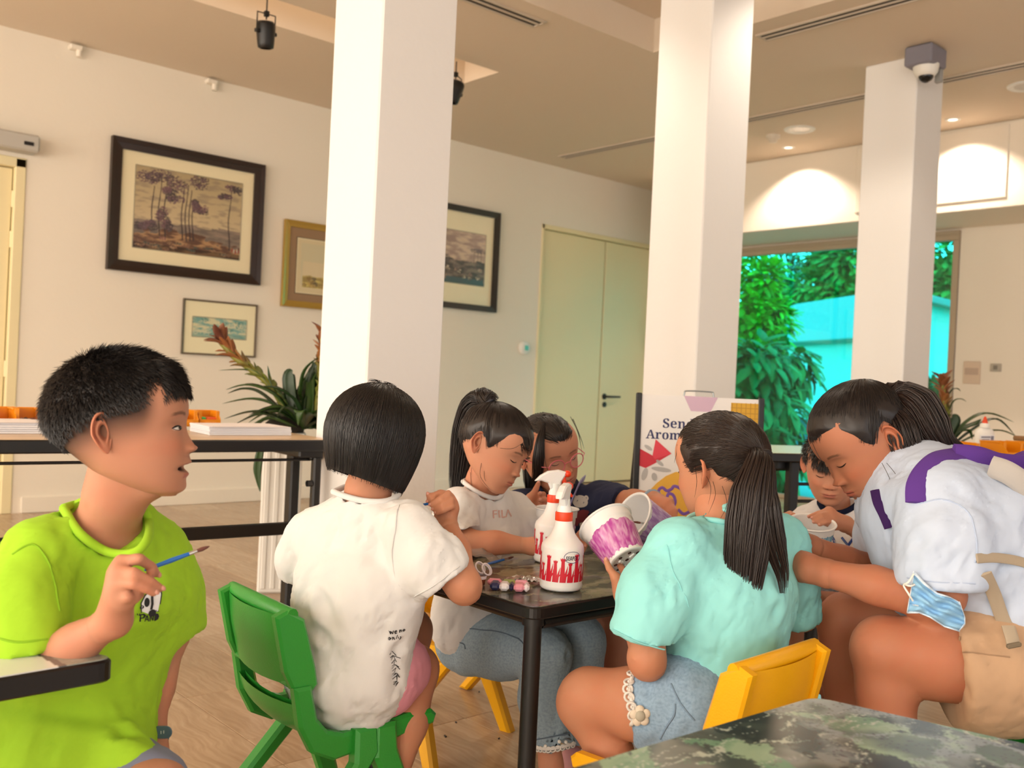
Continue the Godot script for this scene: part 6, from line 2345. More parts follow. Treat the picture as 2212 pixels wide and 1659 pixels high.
# palm from wrist to knuckles, then finger chains, each a list of points; rad the finger radius at its root
func hand(mb: MB, wrist: Vector3, wr: float, fingers: Array, rad: float, tint: Callable, elbow := Vector3.ZERO, extra := []) -> void:
	var f := Flesh.new()
	if elbow != Vector3.ZERO: f.cap(wrist.lerp(elbow, 0.28), wrist, wr * 1.12, wr, 0.012)
	var k := 0
	for c in fingers:
		var thumb := k == 0
		f.cap(wrist, c[0], wr * 0.8, rad * (1.5 if thumb else 1.28), 0.013)
		k += 1
	for q in extra: f.cap(q[0], q[1], q[2], q[3], 0.012)
	f.group(0.006)
	for c in fingers:
		f.group(0.005)
		var m: int = c.size()
		for i in m - 1:
			var a := rad * lerpf(1.12, 0.8, float(i) / (m - 1))
			var b := rad * lerpf(1.12, 0.8, float(i + 1) / (m - 1))
			f.cap(c[i], c[i + 1], a, b, 0.002)
	f.build(mb, 0.0027, null, tint, 2)
	# nails on the finger tips
	for c in fingers:
		var m: int = c.size()
		var t: Vector3 = (c[m - 1] - c[m - 2]).normalized()
		var v: Vector3 = (EYE - c[m - 1]).normalized()
		var up: Vector3 = (v - t * v.dot(t)).normalized() * 0.6 + Vector3.UP * 0.5
		up = (up - t * up.dot(t)).normalized()
		mb.tint = lin(222, 158, 140)
		mb.ball(c[m - 1] + up * rad * 0.52 + t * rad * 0.2, Vector3(rad * 0.5, rad * 0.34, rad * 0.62), Basis(up.cross(t), up, t), 10)
		mb.tint = Color.WHITE

func torso(f: Flesh, hip: Vector3, chest: Vector3, neck: Vector3, left: Vector3, wh: float, wc: float, rh: float, rc: float, fwd: Vector3, fs := 1.0) -> void:
	for s in [-1.0, 1.0]:
		f.chain([hip + left * s * (wh - rh), chest + left * s * (wc - rc)], [rh, rc], 0.06, fwd, fs)
		f.cap(chest + left * s * (wc - rc) * 0.9, neck + left * s * 0.03, rc * 0.9, 0.04, 0.06, fwd, fs)
	f.cap(hip, chest, rh * 1.02, rc, 0.05, fwd, fs)

# sleeve with an open end: carved hollow from its hem
func sleeve(f: Flesh, a: Vector3, b: Vector3, c: Vector3, r0: float, r1: float, r2: float, hem: Vector3 = Vector3.ZERO) -> void:
	f.group(0.035)
	f.chain([a, b, c + (c - b).normalized() * r2], [r0, r1, r2], 0.03)
	var ax := (c - b).normalized() if hem == Vector3.ZERO else hem.normalized()
	f.cut(c, ax)

# opens the neck inside a ring of points; returns the ring pulled onto the cloth, for its ribbing
func neckline(f: Flesh, ring: Array, deep := 0.02) -> Array:
	var o := []
	var c := Vector3.ZERO
	for p in ring:
		var to: Vector3 = (p - EYE).normalized()
		var q := f.hit(p - to * 0.1, to, 0.2)
		if q.distance_to(p) > 0.05: q = p
		o.append(q)
		c += q / ring.size()
	for q in o:
		var d: Vector3 = (c - q)
		f.scoop(c, q + d.normalized() * minf(deep, d.length() * 0.9), deep * 1.3, deep)
	return o

func ribbing(o: Node, ring: Array, r: float, m: Material, closed := true) -> void:
	var path := spline(ring + ([ring[0]] if closed else []), 5)
	var c := Vector3.ZERO
	for p in path: c += p / path.size()
	var mb := MB.new()
	mb.tube(path, r, 8)
	put(mb, "collar", m, o)

func limb(f: Flesh, list: Array, k := 0.02, gk := 0.02) -> void:
	f.group(gk)
	for i in list.size() - 1: f.cap(P(list[i][0], list[i][1], list[i][2]), P(list[i + 1][0], list[i + 1][1], list[i + 1][2]), list[i][3], list[i + 1][3], k)

func fold_list(list: Array, d: float) -> Array:
	var o := []
	for q in list: o.append([P(q[0], q[1], q[6] if q.size() > 6 else d), P(q[2], q[3], q[6] if q.size() > 6 else d), 0.001 * q[4], 0.001 * q[5]])
	return o

func person(label: String, at: Vector3) -> Node3D:
	return thing("person", label, "person", Vector3(at.x, 0, at.z))

# letters, ovals and lines laid on a garment: 2-D outlines thrown onto its surface
func on_cloth(o: Node, called: String, f: Flesh, outlines: Array, at: Vector3, x: Vector3, y: Vector3, m: Material, lift := 0.0012) -> void:
	var mb := MB.new()
	var n := x.cross(y).normalized()
	for c in outlines:
		var poly := PackedVector2Array()
		for k in c.size():
			var a: Vector2 = c[k]
			var b: Vector2 = c[(k + 1) % c.size()]
			var steps := maxi(1, int(a.distance_to(b) / 0.008))
			for s in steps: poly.append(a.lerp(b, float(s) / steps))
		var tri := Geometry2D.triangulate_polygon(poly)
		var base := mb.v.size()
		for p in poly:
			var q := at + x * p.x + y * p.y
			mb.add(f.hit(q + n * 0.08, -n, 0.2) + n * lift, n)
		for k in range(0, tri.size(), 3):
			var g := (mb.v[base + tri[k + 1]] - mb.v[base + tri[k]]).cross(mb.v[base + tri[k + 2]] - mb.v[base + tri[k]]).dot(n)
			mb.ix.append_array([base + tri[k], base + tri[k + 2], base + tri[k + 1]] if g > 0 else [base + tri[k], base + tri[k + 1], base + tri[k + 2]])
	put(mb, called, m, o)

func stroke(ps: Array, w: float) -> PackedVector2Array:      # outline of a thick polyline
	var l := PackedVector2Array()
	for p in ps: l.append(Vector2(p[0], p[1]))
	var o := Geometry2D.offset_polyline(l, w / 2, Geometry2D.JOIN_ROUND, Geometry2D.END_ROUND)
	return o[0]

func oval(x: float, y: float, rx: float, ry: float, turn := 0.0, k := 18) -> PackedVector2Array:
	var o := PackedVector2Array()
	for i in k: o.append(Vector2(x, y) + Vector2(cos(TAU * i / k) * rx, sin(TAU * i / k) * ry).rotated(turn))
	return o

# a seam or band following points dropped onto the garment
func seam(mb: MB, f: Flesh, ps: Array, r: float, steps := 5, sink := 0.3) -> void:
	var path := []
	for p in spline(ps, steps):
		var to: Vector3 = (p - EYE).normalized()
		path.append(f.hit(p - to * 0.12, to, 0.3) + to * r * sink)
	mb.tube(path, r, 6)

func shoe(o: Node, called: String, at: Vector3, dir: Vector3, l: float, m: Material) -> void:
	var f := Flesh.new()
	var d := Vector3(dir.x, 0, dir.z).normalized()
	f.chain([at + Vector3(0, 0.026, 0) - d * l * 0.2, at + Vector3(0, 0.026, 0) + d * l * 0.2, at + Vector3(0, 0.02, 0) + d * l * 0.55], [0.03, 0.033, 0.026], 0.02)
	f.cap(at + Vector3(0, 0.06, 0) - d * l * 0.12, at + Vector3(0, 0.035, 0) + d * l * 0.1, 0.028, 0.03, 0.02)
	f.cut(at, Vector3.DOWN)
	var mb := MB.new()
	f.build(mb, 0.008, null, null, 1)
	put(mb, called, m, o)

func people() -> void:
	var sm := vmat(0.55, 0.35)
	sm.subsurf_scatter_enabled = true
	sm.subsurf_scatter_strength = 0.1
	mats.skin = sm
	mats.pearl = mat(col(240, 236, 228), 0.2)
	boy()
	bob_girl()
	jeans_girl()
	glasses_girl()
	aqua_girl()
	small_boy()
	woman()

# garment mesh
func dress(o: Node, called: String, f: Flesh, cell: float, m: Material, bump: Variant) -> MeshInstance3D:
	var mb := MB.new()
	f.build(mb, cell, bump, null, 2)
	return put(mb, called, m, o)

func boy_line(ph: float) -> float:
	var xs := [0.0, 0.6, 0.95, 1.25, 1.6, 2.1, 2.6, 3.2]
	var vs := [0.30, 0.285, 0.235, 0.17, 0.13, 0.02, -0.08, -0.12]
	for i in range(1, xs.size()):
		if ph <= xs[i]: return lerpf(vs[i - 1], vs[i], (ph - xs[i - 1]) / (xs[i] - xs[i - 1]))
	return vs[7]

func spikes(hb: MB, X: Transform3D, n: int, len: float, r: float, rg: RandomNumberGenerator, fringe: float, line: Callable) -> void:
	for k in n:
		var ph := rg.randf_range(-PI, PI)
		var y0: float = line.call(absf(ph))
		var y := lerpf(y0 - 0.06, 0.513, pow(rg.randf(), 0.85))
		var a := scalp(ph, y, 0.0)
		var no := (a - Vector3(0, 0.1, -0.05)).normalized()
		var up := smoothstep(y0 - 0.06, y0 + 0.2, y)
		# all hair grows out of one whorl at the back of the crown
		var wh := (a - Vector3(0.03, 0.46, -0.28))
		var comb := (wh - no * wh.dot(no)).normalized()
		var dir := (no * (0.35 + 0.35 * up) + comb * 0.75 + Vector3(rg.randfn(), rg.randfn(), rg.randfn()) * 0.12).normalized()
		var l := lerpf(0.03, len, up) * rg.randf_range(0.75, 1.15)
		if absf(ph) < 0.8 and y < 0.45: l += fringe * rg.randf_range(0.5, 1.0)
		var p0 := on_scalp(a, 0.012)
		hb.tint = Color.WHITE * rg.randf_range(0.5, 1.3)
		hb.strand(PackedVector3Array([X * p0, X * (p0 + dir * l * 0.5), X * (p0 + (dir - no * 0.25).normalized() * l)]), r, 0.1, 1.0)
	hb.tint = Color.WHITE

func crop_cap(X: Transform3D, t: float, line: Callable) -> MB:
	var hb := MB.new()
	var nz := FastNoiseLite.new()
	nz.frequency = 1.0
	var ps := PackedVector3Array()
	for j in 34:
		var v := j / 33.0
		for i in 140:
			var ph := TAU * i / 140
			if ph > PI: ph -= TAU
			var y := lerpf(line.call(absf(ph)), 0.5145, pow(v, 0.8))
			ps.append(X * scalp(ph, y, 0.008 + t * smoothstep(0.0, 0.4, v) + 0.010 * nz.get_noise_3d(cos(ph) * 7, sin(ph) * 7, y * 7)))
	hb.grid(ps, 140, 34, true)
	return hb

func boy() -> void:
	var sk := lin(190, 136, 110)
	var o := person("boy in a lime green T-shirt turning his head in profile, paint brush in hand", P(170, 1700, 1.5))
	var st := skin_tint(sk)
	var X := frame(P(276, 920, 1.42), RT * 0.985 + FW * 0.17, UP * 0.999 - RT * 0.03, 0.2075)
	var H := {"skin": sk, "open": 1.0, "gaze": "open", "look": 0.02, "stubble": 1.0, "nose": 0.092, "fy": 0.86, "wide": 0.98, "line": boy_line}
	var left := (RT * 0.75 + FW * 0.65).normalized()
	var ch := (RT * 0.65 - FW * 0.75).normalized()
	var body := MB.new()
	var f := Flesh.new()
	f.chain(pts([[268, 985, 1.425], [250, 1070, 1.44], [226, 1160, 1.475]]), [0.044, 0.041, 0.043], 0.03)
	f.cap(P(268, 1000, 1.425), P(330, 1035, 1.425), 0.035, 0.03, 0.03)
	f.cap(P(226, 1160, 1.475), P(90, 1200, 1.40), 0.030, 0.026, 0.03)
	f.cap(P(226, 1160, 1.475), P(325, 1185, 1.56), 0.030, 0.026, 0.03)
	torso(f, P(150, 1620, 1.5), P(210, 1310, 1.50), P(226, 1190, 1.49), left, 0.085, 0.10, 0.06, 0.06, ch, 1.15)
	limb(f, [[62, 1225, 1.385, 0.036], [55, 1400, 1.345, 0.030], [92, 1432, 1.33, 0.028]])
	limb(f, [[92, 1432, 1.33, 0.029], [165, 1392, 1.31, 0.027], [246, 1340, 1.29, 0.0205]])
	limb(f, [[352, 1200, 1.575, 0.034], [374, 1360, 1.60, 0.028], [342, 1480, 1.57, 0.025], [330, 1585, 1.545, 0.019], [340, 1640, 1.53, 0.023]])
	limb(f, [[200, 1670, 1.5, 0.07], [330, 1722, 1.36, 0.05], [360, 2100, 1.40, 0.03]], 0.02, 0.03)
	limb(f, [[130, 1680, 1.46, 0.07], [30, 1790, 1.32, 0.05], [40, 2080, 1.30, 0.03]], 0.02, 0.03)
	f.build(body, 0.0085, null, st, 2)
	head(body, X, H)
	hand(body, P(246, 1340, 1.29), 0.0205, [pts([[272, 1300, 1.268], [310, 1262, 1.262], [328, 1240, 1.285]]), pts([[262, 1213, 1.272], [300, 1207, 1.266], [327, 1224, 1.286], [338, 1240, 1.298]]), pts([[257, 1234, 1.26], [290, 1238, 1.250], [327, 1258, 1.260], [346, 1271, 1.268]]), pts([[252, 1258, 1.255], [290, 1261, 1.243], [316, 1271, 1.250], [332, 1280, 1.257]]), pts([[248, 1284, 1.262], [276, 1290, 1.25], [292, 1292, 1.262], [304, 1284, 1.27]])], 0.0074, st, P(165, 1392, 1.31), [[P(254, 1240, 1.268), P(262, 1295, 1.262), 0.0125, 0.014], [P(246, 1335, 1.29), P(262, 1270, 1.262), 0.018, 0.014]])
	put(body, "body", mats.skin, o)
	var hm := hair_mat(col(30, 25, 24))
	var rg := RandomNumberGenerator.new()
	rg.seed = 41
	put(crop_cap(X, 0.075, boy_line), "hair", hm, o)
	var hb := MB.new()
	spikes(hb, X, 15000, 0.105, 0.0006, rg, 0.06, boy_line)
	put(hb, "hair_spikes", hm, o).set_meta("kind", "stuff")
	# shirt
	f = Flesh.new()
	torso(f, P(150, 1640, 1.5), P(212, 1300, 1.495), P(226, 1160, 1.48), left, 0.108, 0.139, 0.078, 0.085, ch, 1.12)
	f.cap(P(150, 1620, 1.48), P(130, 1720, 1.46), 0.11, 0.11, 0.06)
	f.cap(P(226, 1158, 1.478), P(92, 1200, 1.40), 0.052, 0.044, 0.05)
	f.cap(P(226, 1158, 1.478), P(330, 1188, 1.56), 0.052, 0.044, 0.05)
	f.cap(P(225, 1640, 1.44), P(290, 1640, 1.39), 0.062, 0.032, 0.04)
	sleeve(f, P(78, 1212, 1.395), P(52, 1300, 1.36), P(50, 1400, 1.335), 0.052, 0.060, 0.066, CV(0.12, -1, 0.0))
	sleeve(f, P(340, 1205, 1.57), P(364, 1280, 1.59), P(376, 1352, 1.60), 0.046, 0.048, 0.05, CV(-0.18, -1, 0.0))
	var ring := neckline(f, pts([[137, 1098, 1.44], [172, 1152, 1.41], [232, 1192, 1.39], [288, 1194, 1.39], [318, 1166, 1.41], [322, 1128, 1.45], [306, 1098, 1.49], [250, 1082, 1.53], [185, 1085, 1.50]]))
	var lime := cloth(col(160, 208, 52))
	var cr := fold_list([[60, 1470, 250, 1440, 14, 9], [40, 1520, 240, 1560, 16, 10], [150, 1480, 330, 1600, 16, 8], [55, 1330, 130, 1300, 12, 6], [112, 1210, 150, 1345, 14, 8], [330, 1450, 245, 1640, 12, 8], [70, 1560, 200, 1620, 16, 9], [250, 1330, 170, 1450, 20, 6], [355, 1250, 350, 1340, 10, 6], [20, 1360, 110, 1340, 10, 6], [300, 1210, 350, 1330, 18, 5]], 1.40)
	dress(o, "shirt", f, 0.0062, lime, creases(cr, 0.006, 11, Vector3(1, 0.6, 1)))
	ribbing(o, ring, 0.0068, lime)
	var mb := MB.new()
	seam(mb, f, pts([[28, 1200, 1.4], [70, 1178, 1.39], [98, 1205, 1.38], [118, 1255, 1.38], [126, 1320, 1.37]]), 0.0016)
	seam(mb, f, pts([[0, 1380, 1.33], [40, 1388, 1.3], [100, 1382, 1.3]]), 0.0016)
	put(mb, "seam", cloth(col(138, 186, 44)), o)
	# the printed panda head and lettering
	var px := (RT * 0.80 - FW * -0.6).normalized()
	var ic := P(354, 1314, 1.42)
	var ix := (RT * 0.75 + FW * 0.66)
	var ky := 1.43 / 2080.0
	var ink := mat(col(26, 26, 28), 0.7)
	var kx := ky / 0.75
	var Q := func(list: Array) -> PackedVector2Array:
		var v := PackedVector2Array()
		for p in list: v.append(Vector2((p[0] - 354) * kx, -(p[1] - 1314) * ky))
		return v
	on_cloth(o, "panda_print", f, [Q.call([[338, 1330], [338, 1312], [344, 1298], [356, 1288], [371, 1285], [372, 1310], [366, 1336], [352, 1340]])], ic, ix, UP, mat(col(232, 234, 236), 0.7), 0.0010)
	var S := func(list: Array, w: float) -> PackedVector2Array:
		var v := []
		for p in list: v.append([(p[0] - 354) * kx, -(p[1] - 1314) * ky])
		return stroke(v, w * ky)
	on_cloth(o, "panda_outline", f, [S.call([[338, 1334], [337, 1312], [344, 1297], [356, 1287], [371, 1284], [373, 1300], [370, 1322]], 2.5), oval(-0.0068, 0.001, 0.0042, 0.0068), oval(-0.014, -0.005, 0.003, 0.003), S.call([[351, 1288], [356, 1300], [356, 1318], [354, 1330]], 5.5), oval(0.002, -0.0165, 0.006, 0.0055), S.call([[362, 1334], [368, 1337]], 2.5)], ic, ix, UP, ink, 0.0016)
	on_cloth(o, "shirt_lettering", f, [S.call([[332, 1334], [332.5, 1338]], 1.8), S.call([[335.5, 1334], [335.5, 1338]], 1.8), S.call([[337, 1353], [337, 1337]], 2.6), S.call([[334, 1338], [342, 1337], [345, 1341], [342, 1345], [337, 1346]], 2.6), S.call([[344, 1354], [347.5, 1341], [350.5, 1355]], 2.4), S.call([[345.5, 1350], [349.5, 1350.5]], 2.0), S.call([[353, 1356], [353, 1342], [358, 1355], [358.5, 1341]], 2.4), S.call([[361.5, 1342], [361.5, 1356], [366.5, 1354], [368, 1348], [366, 1343], [361.5, 1342]], 2.4)], ic, ix, UP, ink, 0.0014)
	# shorts
	f = Flesh.new()
	f.chain([P(150, 1655, 1.5), P(205, 1680, 1.49), P(318, 1700, 1.385)], [0.09, 0.085, 0.058], 0.04)
	f.chain([P(140, 1690, 1.48), P(50, 1780, 1.36)], [0.075, 0.06], 0.04)
	dress(o, "shorts", f, 0.009, cloth(col(128, 134, 158)), creases([], 0.004, 5))
	# watch on the left wrist
	var wb := MB.new()
	var wc := P(331, 1588, 1.545)
	var wa := (P(330, 1585, 1.545) - P(342, 1480, 1.57)).normalized()
	var wx := (RT - wa * RT.dot(wa)).normalized()
	var wz := wx.cross(wa)
	var path := []
	for k in 21: path.append(wc + (wx * cos(TAU * k / 20) + wz * sin(TAU * k / 20)) * 0.0225)
	wb.tube(path, 0.010, 8, false, 0.3, wz)
	put(wb, "watch_strap", mat(col(92, 118, 134), 0.6), o)
	var fc := (-wx * 0.45 - FW * 0.9).normalized()
	var wt := Basis(wa.cross(fc).normalized(), -wa, fc)
	wb = MB.new()
	wb.slab(rrect(0.040, 0.044, 0.011), 0.011, Transform3D(wt, wc + fc * 0.019), 0.003)
	put(wb, "watch_case", mat(col(134, 160, 176), 0.45), o)
	wb = MB.new()
	wb.slab(rrect(0.031, 0.035, 0.009), 0.0015, Transform3D(wt, wc + fc * 0.0295), 0.0004)
	put(wb, "watch_glass", mat(col(6, 6, 8), 0.12), o)
	wb = MB.new()
	wb.slab(rrect(0.030, 0.020, 0.0095), 0.003, Transform3D(Basis(RT, UP, -FW), P(352, 1581, 1.515)), 0.001)
	put(wb, "strap_end", mat(col(92, 118, 134), 0.6), o)
	for q in [[348, 1582], [354, 1581]]:
		wb = MB.new()
		wb.box(P(q[0], q[1], 1.5125), Vector3(0.0014, 0.005, 0.0012), 0.0, Basis(RT, UP, -FW))
		put(wb, "strap_slot", mat(col(220, 226, 228), 0.6), o)
	for q in [[360, 2110, 1.38], [40, 2090, 1.28]]:
		var a := P(q[0], q[1], q[2])
		a.y = 0.0
		shoe(o, "shoe", a, -RT * 0.6 - FW * 0.5, 0.12, mat(col(60, 64, 84), 0.6))

func hair_band(o: Node, at: Vector3, ax: Vector3, r: float, c: Color) -> void:
	var a := ax.normalized()
	var u := a.cross(Vector3(0.3, 0.2, 0.9)).normalized()
	var path := []
	for k in 19: path.append(at + (u * cos(TAU * k / 18) + a.cross(u) * sin(TAU * k / 18)) * r)
	var mb := MB.new()
	mb.tube(path, r * 0.28, 8, false)
	put(mb, "hair_band", mat(c, 0.7), o)

func bob_girl() -> void:
	var sk := lin(196, 138, 108)
	var o := person("girl with a black bob in a white T-shirt seen from behind, on the green chair", P(790, 1500, 1.97))
	var st := skin_tint(sk, 6)
	var X := frame(P(817, 945, 1.98), FW * 0.74 + RT * 0.6 - UP * 0.22, UP * 0.97 + RT * 0.08, 0.2)
	var fwd := (FW * 0.8 + RT * 0.6).normalized()
	var left := (FW * 0.6 - RT * 0.8).normalized()
	var body := MB.new()
	var f := Flesh.new()
	f.chain(pts([[812, 1000, 1.98], [795, 1060, 1.97], [782, 1120, 1.975]]), [0.044, 0.042, 0.038], 0.03)
	f.cap(P(780, 1130, 1.97), P(880, 1145, 1.89), 0.030, 0.026, 0.03)
	f.cap(P(780, 1130, 1.97), P(680, 1150, 2.05), 0.030, 0.026, 0.03)
	torso(f, P(765, 1440, 1.97), P(775, 1280, 1.97), P(782, 1160, 1.98), left, 0.10, 0.10, 0.065, 0.06, fwd, 1.1)
	limb(f, [[885, 1150, 1.88, 0.036], [1000, 1262, 1.86, 0.031], [1004, 1272, 1.87, 0.029]])
	limb(f, [[1004, 1270, 1.87, 0.030], [985, 1190, 1.94, 0.028], [962, 1122, 2.0, 0.021]])
	limb(f, [[668, 1170, 2.06, 0.034], [690, 1290, 2.15, 0.03], [800, 1220, 2.3, 0.025]])
	limb(f, [[810, 1452, 1.95, 0.06], [895, 1446, 2.04, 0.050], [880, 1560, 1.98, 0.041], [845, 1700, 1.93, 0.027]], 0.02, 0.03)
	limb(f, [[790, 1450, 2.05, 0.065], [885, 1362, 2.22, 0.05], [875, 1500, 2.2, 0.04], [870, 1600, 2.16, 0.028]], 0.02, 0.03)
	f.build(body, 0.0085, null, st, 2)
	head(body, X, {"skin": sk, "wide": 1.0})
	hand(body, P(962, 1120, 2.0), 0.020, [pts([[950, 1092, 1.99], [935, 1078, 1.985], [925, 1069, 1.99]]), pts([[962, 1072, 2.01], [952, 1064, 2.0], [938, 1070, 1.99], [926, 1082, 1.99]]), pts([[972, 1076, 2.005], [968, 1066, 1.985], [950, 1078, 1.97], [932, 1090, 1.975]]), pts([[978, 1086, 1.995], [974, 1080, 1.975], [956, 1090, 1.962], [938, 1100, 1.97]]), pts([[980, 1098, 1.985], [974, 1094, 1.967], [958, 1102, 1.958], [944, 1108, 1.965]])], 0.0072, st, P(985, 1190, 1.94), [[P(962, 1076, 2.0), P(976, 1100, 1.99), 0.013, 0.012]])
	put(body, "body", mats.skin, o)
	# hair: smooth bob with strands
	var hm := hair_mat(col(20, 16, 16))
	hm.roughness = 0.40
	var hb := MB.new()
	var shell := func(ph: float, v: float, t: float) -> Vector3:
		# v 0 hem .. 1 crown
		var hem := -0.46 - 0.05 * cos(ph) + 0.03 * sin(ph)
		if v > 0.45:
			var y := lerpf(0.06, 0.515, pow((v - 0.45) / 0.55, 0.72))
			var s := scalp(ph, y, 0.0)
			return Vector3(0, 0.1, -0.05) + (s - Vector3(0, 0.1, -0.05)) * (lerpf(1.19, 1.085, pow((v - 0.45) / 0.55, 0.6)) + t)
		var f2 := v / 0.45
		var y2 := lerpf(hem, 0.06, f2)
		var k := lerpf(0.93, 1.19, sin(f2 * PI / 2)) + t
		return Vector3(0.378 * k * sin(ph), y2, -0.05 + 0.472 * k * cos(ph))
	var ps := PackedVector3Array()
	for j in 36:
		for i in 121:
			var ph := 0.75 + (TAU - 1.5) * i / 120.0
			ps.append(X * shell.call(ph, j / 35.0, 0.006 * sin(ph * 61.0) * (1.0 - j / 40.0) + 0.004 * sin(ph * 23.0 + 1.0)))
	hb.grid(ps, 121, 36)
	var ps2 := PackedVector3Array()
	for j in 36:
		for i in 121: ps2.append(X * shell.call(0.75 + (TAU - 1.5) * i / 120.0, j / 35.0, -0.06))
	hb.grid(ps2, 121, 36, false, PackedColorArray(), true)
	put(hb, "hair", hm, o)
	hb = MB.new()
	var rg := RandomNumberGenerator.new()
	rg.seed = 17
	for k in 1500:
		var ph := rg.randf_range(0.7, TAU - 0.7)
		var v1 := rg.randf_range(0.75, 1.0)
		var v0 := rg.randf_range(-0.03, 0.06) if rg.randf() < 0.75 else rg.randf_range(0.0, 0.3)
		var pp := PackedVector3Array()
		var t := rg.randf_range(0.0, 0.016)
		var wv := rg.randf_range(-0.05, 0.05)
		for j in 9: pp.append(X * shell.call(ph + wv * j / 8.0, lerpf(v1, v0, j / 8.0), t - 0.012 * pow(j / 8.0, 3) * (1.0 if v0 < 0 else 0.0)))
		hb.tint = Color.WHITE * rg.randf_range(0.5, 1.35)
		hb.strand(pp, 0.0008 * rg.randf_range(0.7, 1.4), 0.3, 0.5)
	hb.tint = Color.WHITE
	for k in 60:
		var a := rg.randf() * TAU
		var p0 := Vector3(0.02 * cos(a) + 0.02, 0.54, -0.08 + 0.02 * sin(a))
		hb.strand(PackedVector3Array([X * p0, X * (p0 + Vector3(cos(a) * 0.05, 0.03, sin(a) * 0.05)), X * (p0 + Vector3(cos(a) * 0.13, 0.025 * rg.randf(), sin(a) * 0.13))]), 0.0004, 0.3, 1.0)
	put(hb, "hair_strands", hm, o).set_meta("kind", "stuff")
	# shirt
	f = Flesh.new()
	torso(f, P(752, 1455, 1.95), P(770, 1280, 1.955), P(780, 1125, 1.965), left, 0.142, 0.145, 0.092, 0.09, fwd, 1.05)
	f.cap(P(780, 1125, 1.965), P(885, 1140, 1.885), 0.05, 0.046, 0.05)
	f.cap(P(780, 1125, 1.965), P(676, 1146, 2.05), 0.05, 0.046, 0.05)
	f.cap(P(745, 1462, 1.95), P(752, 1478, 1.95), 0.10, 0.085, 0.05)
	sleeve(f, P(888, 1145, 1.88), P(930, 1205, 1.86), P(962, 1256, 1.855), 0.048, 0.056, 0.06, CV(0.62, -0.78, 0.0))
	sleeve(f, P(672, 1160, 2.055), P(655, 1200, 2.09), P(650, 1250, 2.12), 0.046, 0.05, 0.052, CV(-0.2, -1, 0.2))
	var ring := neckline(f, pts([[720, 1062, 1.99], [745, 1072, 1.95], [785, 1082, 1.92], [825, 1084, 1.91], [852, 1076, 1.93], [858, 1062, 1.98], [820, 1050, 2.03], [760, 1048, 2.03]]), 0.017)
	var wm := cloth(col(226, 226, 226))
	var cr := fold_list([[700, 1300, 860, 1480, 16, 8], [690, 1420, 850, 1330, 14, 7], [660, 1500, 800, 1480, 16, 8], [650, 1350, 760, 1400, 14, 6], [740, 1230, 860, 1290, 16, 5], [640, 1250, 720, 1330, 18, 7], [870, 1190, 890, 1290, 12, 8], [880, 1260, 960, 1230, 12, 6], [690, 1180, 740, 1280, 18, 5], [800, 1420, 880, 1390, 12, 7], [650, 1540, 800, 1520, 12, 7], [830, 1130, 800, 1240, 18, 4]], 1.86)
	dress(o, "shirt", f, 0.0066, wm, creases(cr, 0.0075, 31, Vector3(1, 0.7, 1)))
	ribbing(o, ring, 0.0065, wm)
	var mb := MB.new()
	seam(mb, f, pts([[862, 1090, 1.9], [858, 1140, 1.9], [852, 1200, 1.87], [870, 1270, 1.87]]), 0.0015)
	seam(mb, f, pts([[898, 1286, 1.8], [945, 1260, 1.8], [994, 1222, 1.8]]), 0.0014)
	put(mb, "seam", cloth(col(214, 214, 214)), o)
	# print at the side hem
	var ink := mat(col(34, 34, 36), 0.7)
	var ic := P(858, 1360, 1.88)
	var kx := 1.87 / 2080.0
	var S := func(list: Array, w: float) -> PackedVector2Array:
		var v := []
		for p in list: v.append([(p[0] - 858) * kx, -(p[1] - 1360) * kx])
		return stroke(v, w * kx)
	on_cloth(o, "shirt_lettering", f, [S.call([[847, 1350], [849, 1357], [851, 1352], [853, 1357], [855, 1350]], 1.5), S.call([[857, 1354], [862, 1353], [860, 1350], [857, 1352], [858, 1357], [862, 1356]], 1.4), S.call([[866, 1356], [866, 1350], [869, 1350], [870, 1355]], 1.4), S.call([[872, 1353], [876, 1352], [874, 1349], [872, 1352], [874, 1355]], 1.4), S.call([[845, 1368], [847, 1364], [850, 1367], [848, 1371], [845, 1369]], 1.4), S.call([[853, 1371], [853, 1365], [856, 1366], [857, 1371]], 1.4), S.call([[860, 1370], [863, 1361]], 1.4), S.call([[864, 1365], [865, 1370]], 1.4), S.call([[867, 1364], [869, 1369], [867, 1374]], 1.4)], ic, RT, UP, ink, 0.0012)
	var sc := []
	for k in 12:
		var t := k / 11.0
		sc.append(S.call([[846 + 10 * t, 1402 + 70 * t], [852 + 12 * t, 1396 + 72 * t + 4 * sin(k * 2.0)], [860 + 6 * sin(k * 1.7), 1408 + 68 * t]], 1.2))
	on_cloth(o, "shirt_drawing", f, sc, ic, RT, UP, ink, 0.0012)
	# pink shorts
	f = Flesh.new()
	f.chain(pts([[775, 1465, 1.97], [820, 1452, 1.95], [858, 1440, 1.99]]), [0.085, 0.082, 0.068], 0.04)
	f.chain(pts([[780, 1480, 2.03], [840, 1410, 2.12]]), [0.09, 0.068], 0.04)
	dress(o, "shorts", f, 0.008, cloth(col(232, 158, 176)), creases(fold_list([[830, 1500, 885, 1420, 9, 5], [850, 1520, 890, 1460, 8, 4]], 1.87), 0.004, 9))
	var a := PY(850, 1700, 0.0)
	shoe(o, "shoe", Vector3(1.10, 0, -1.52), fwd, 0.11, mat(col(216, 84, 96), 0.5))
	shoe(o, "shoe", Vector3(1.28, 0, -1.62), fwd, 0.11, mat(col(206, 168, 160), 0.5))

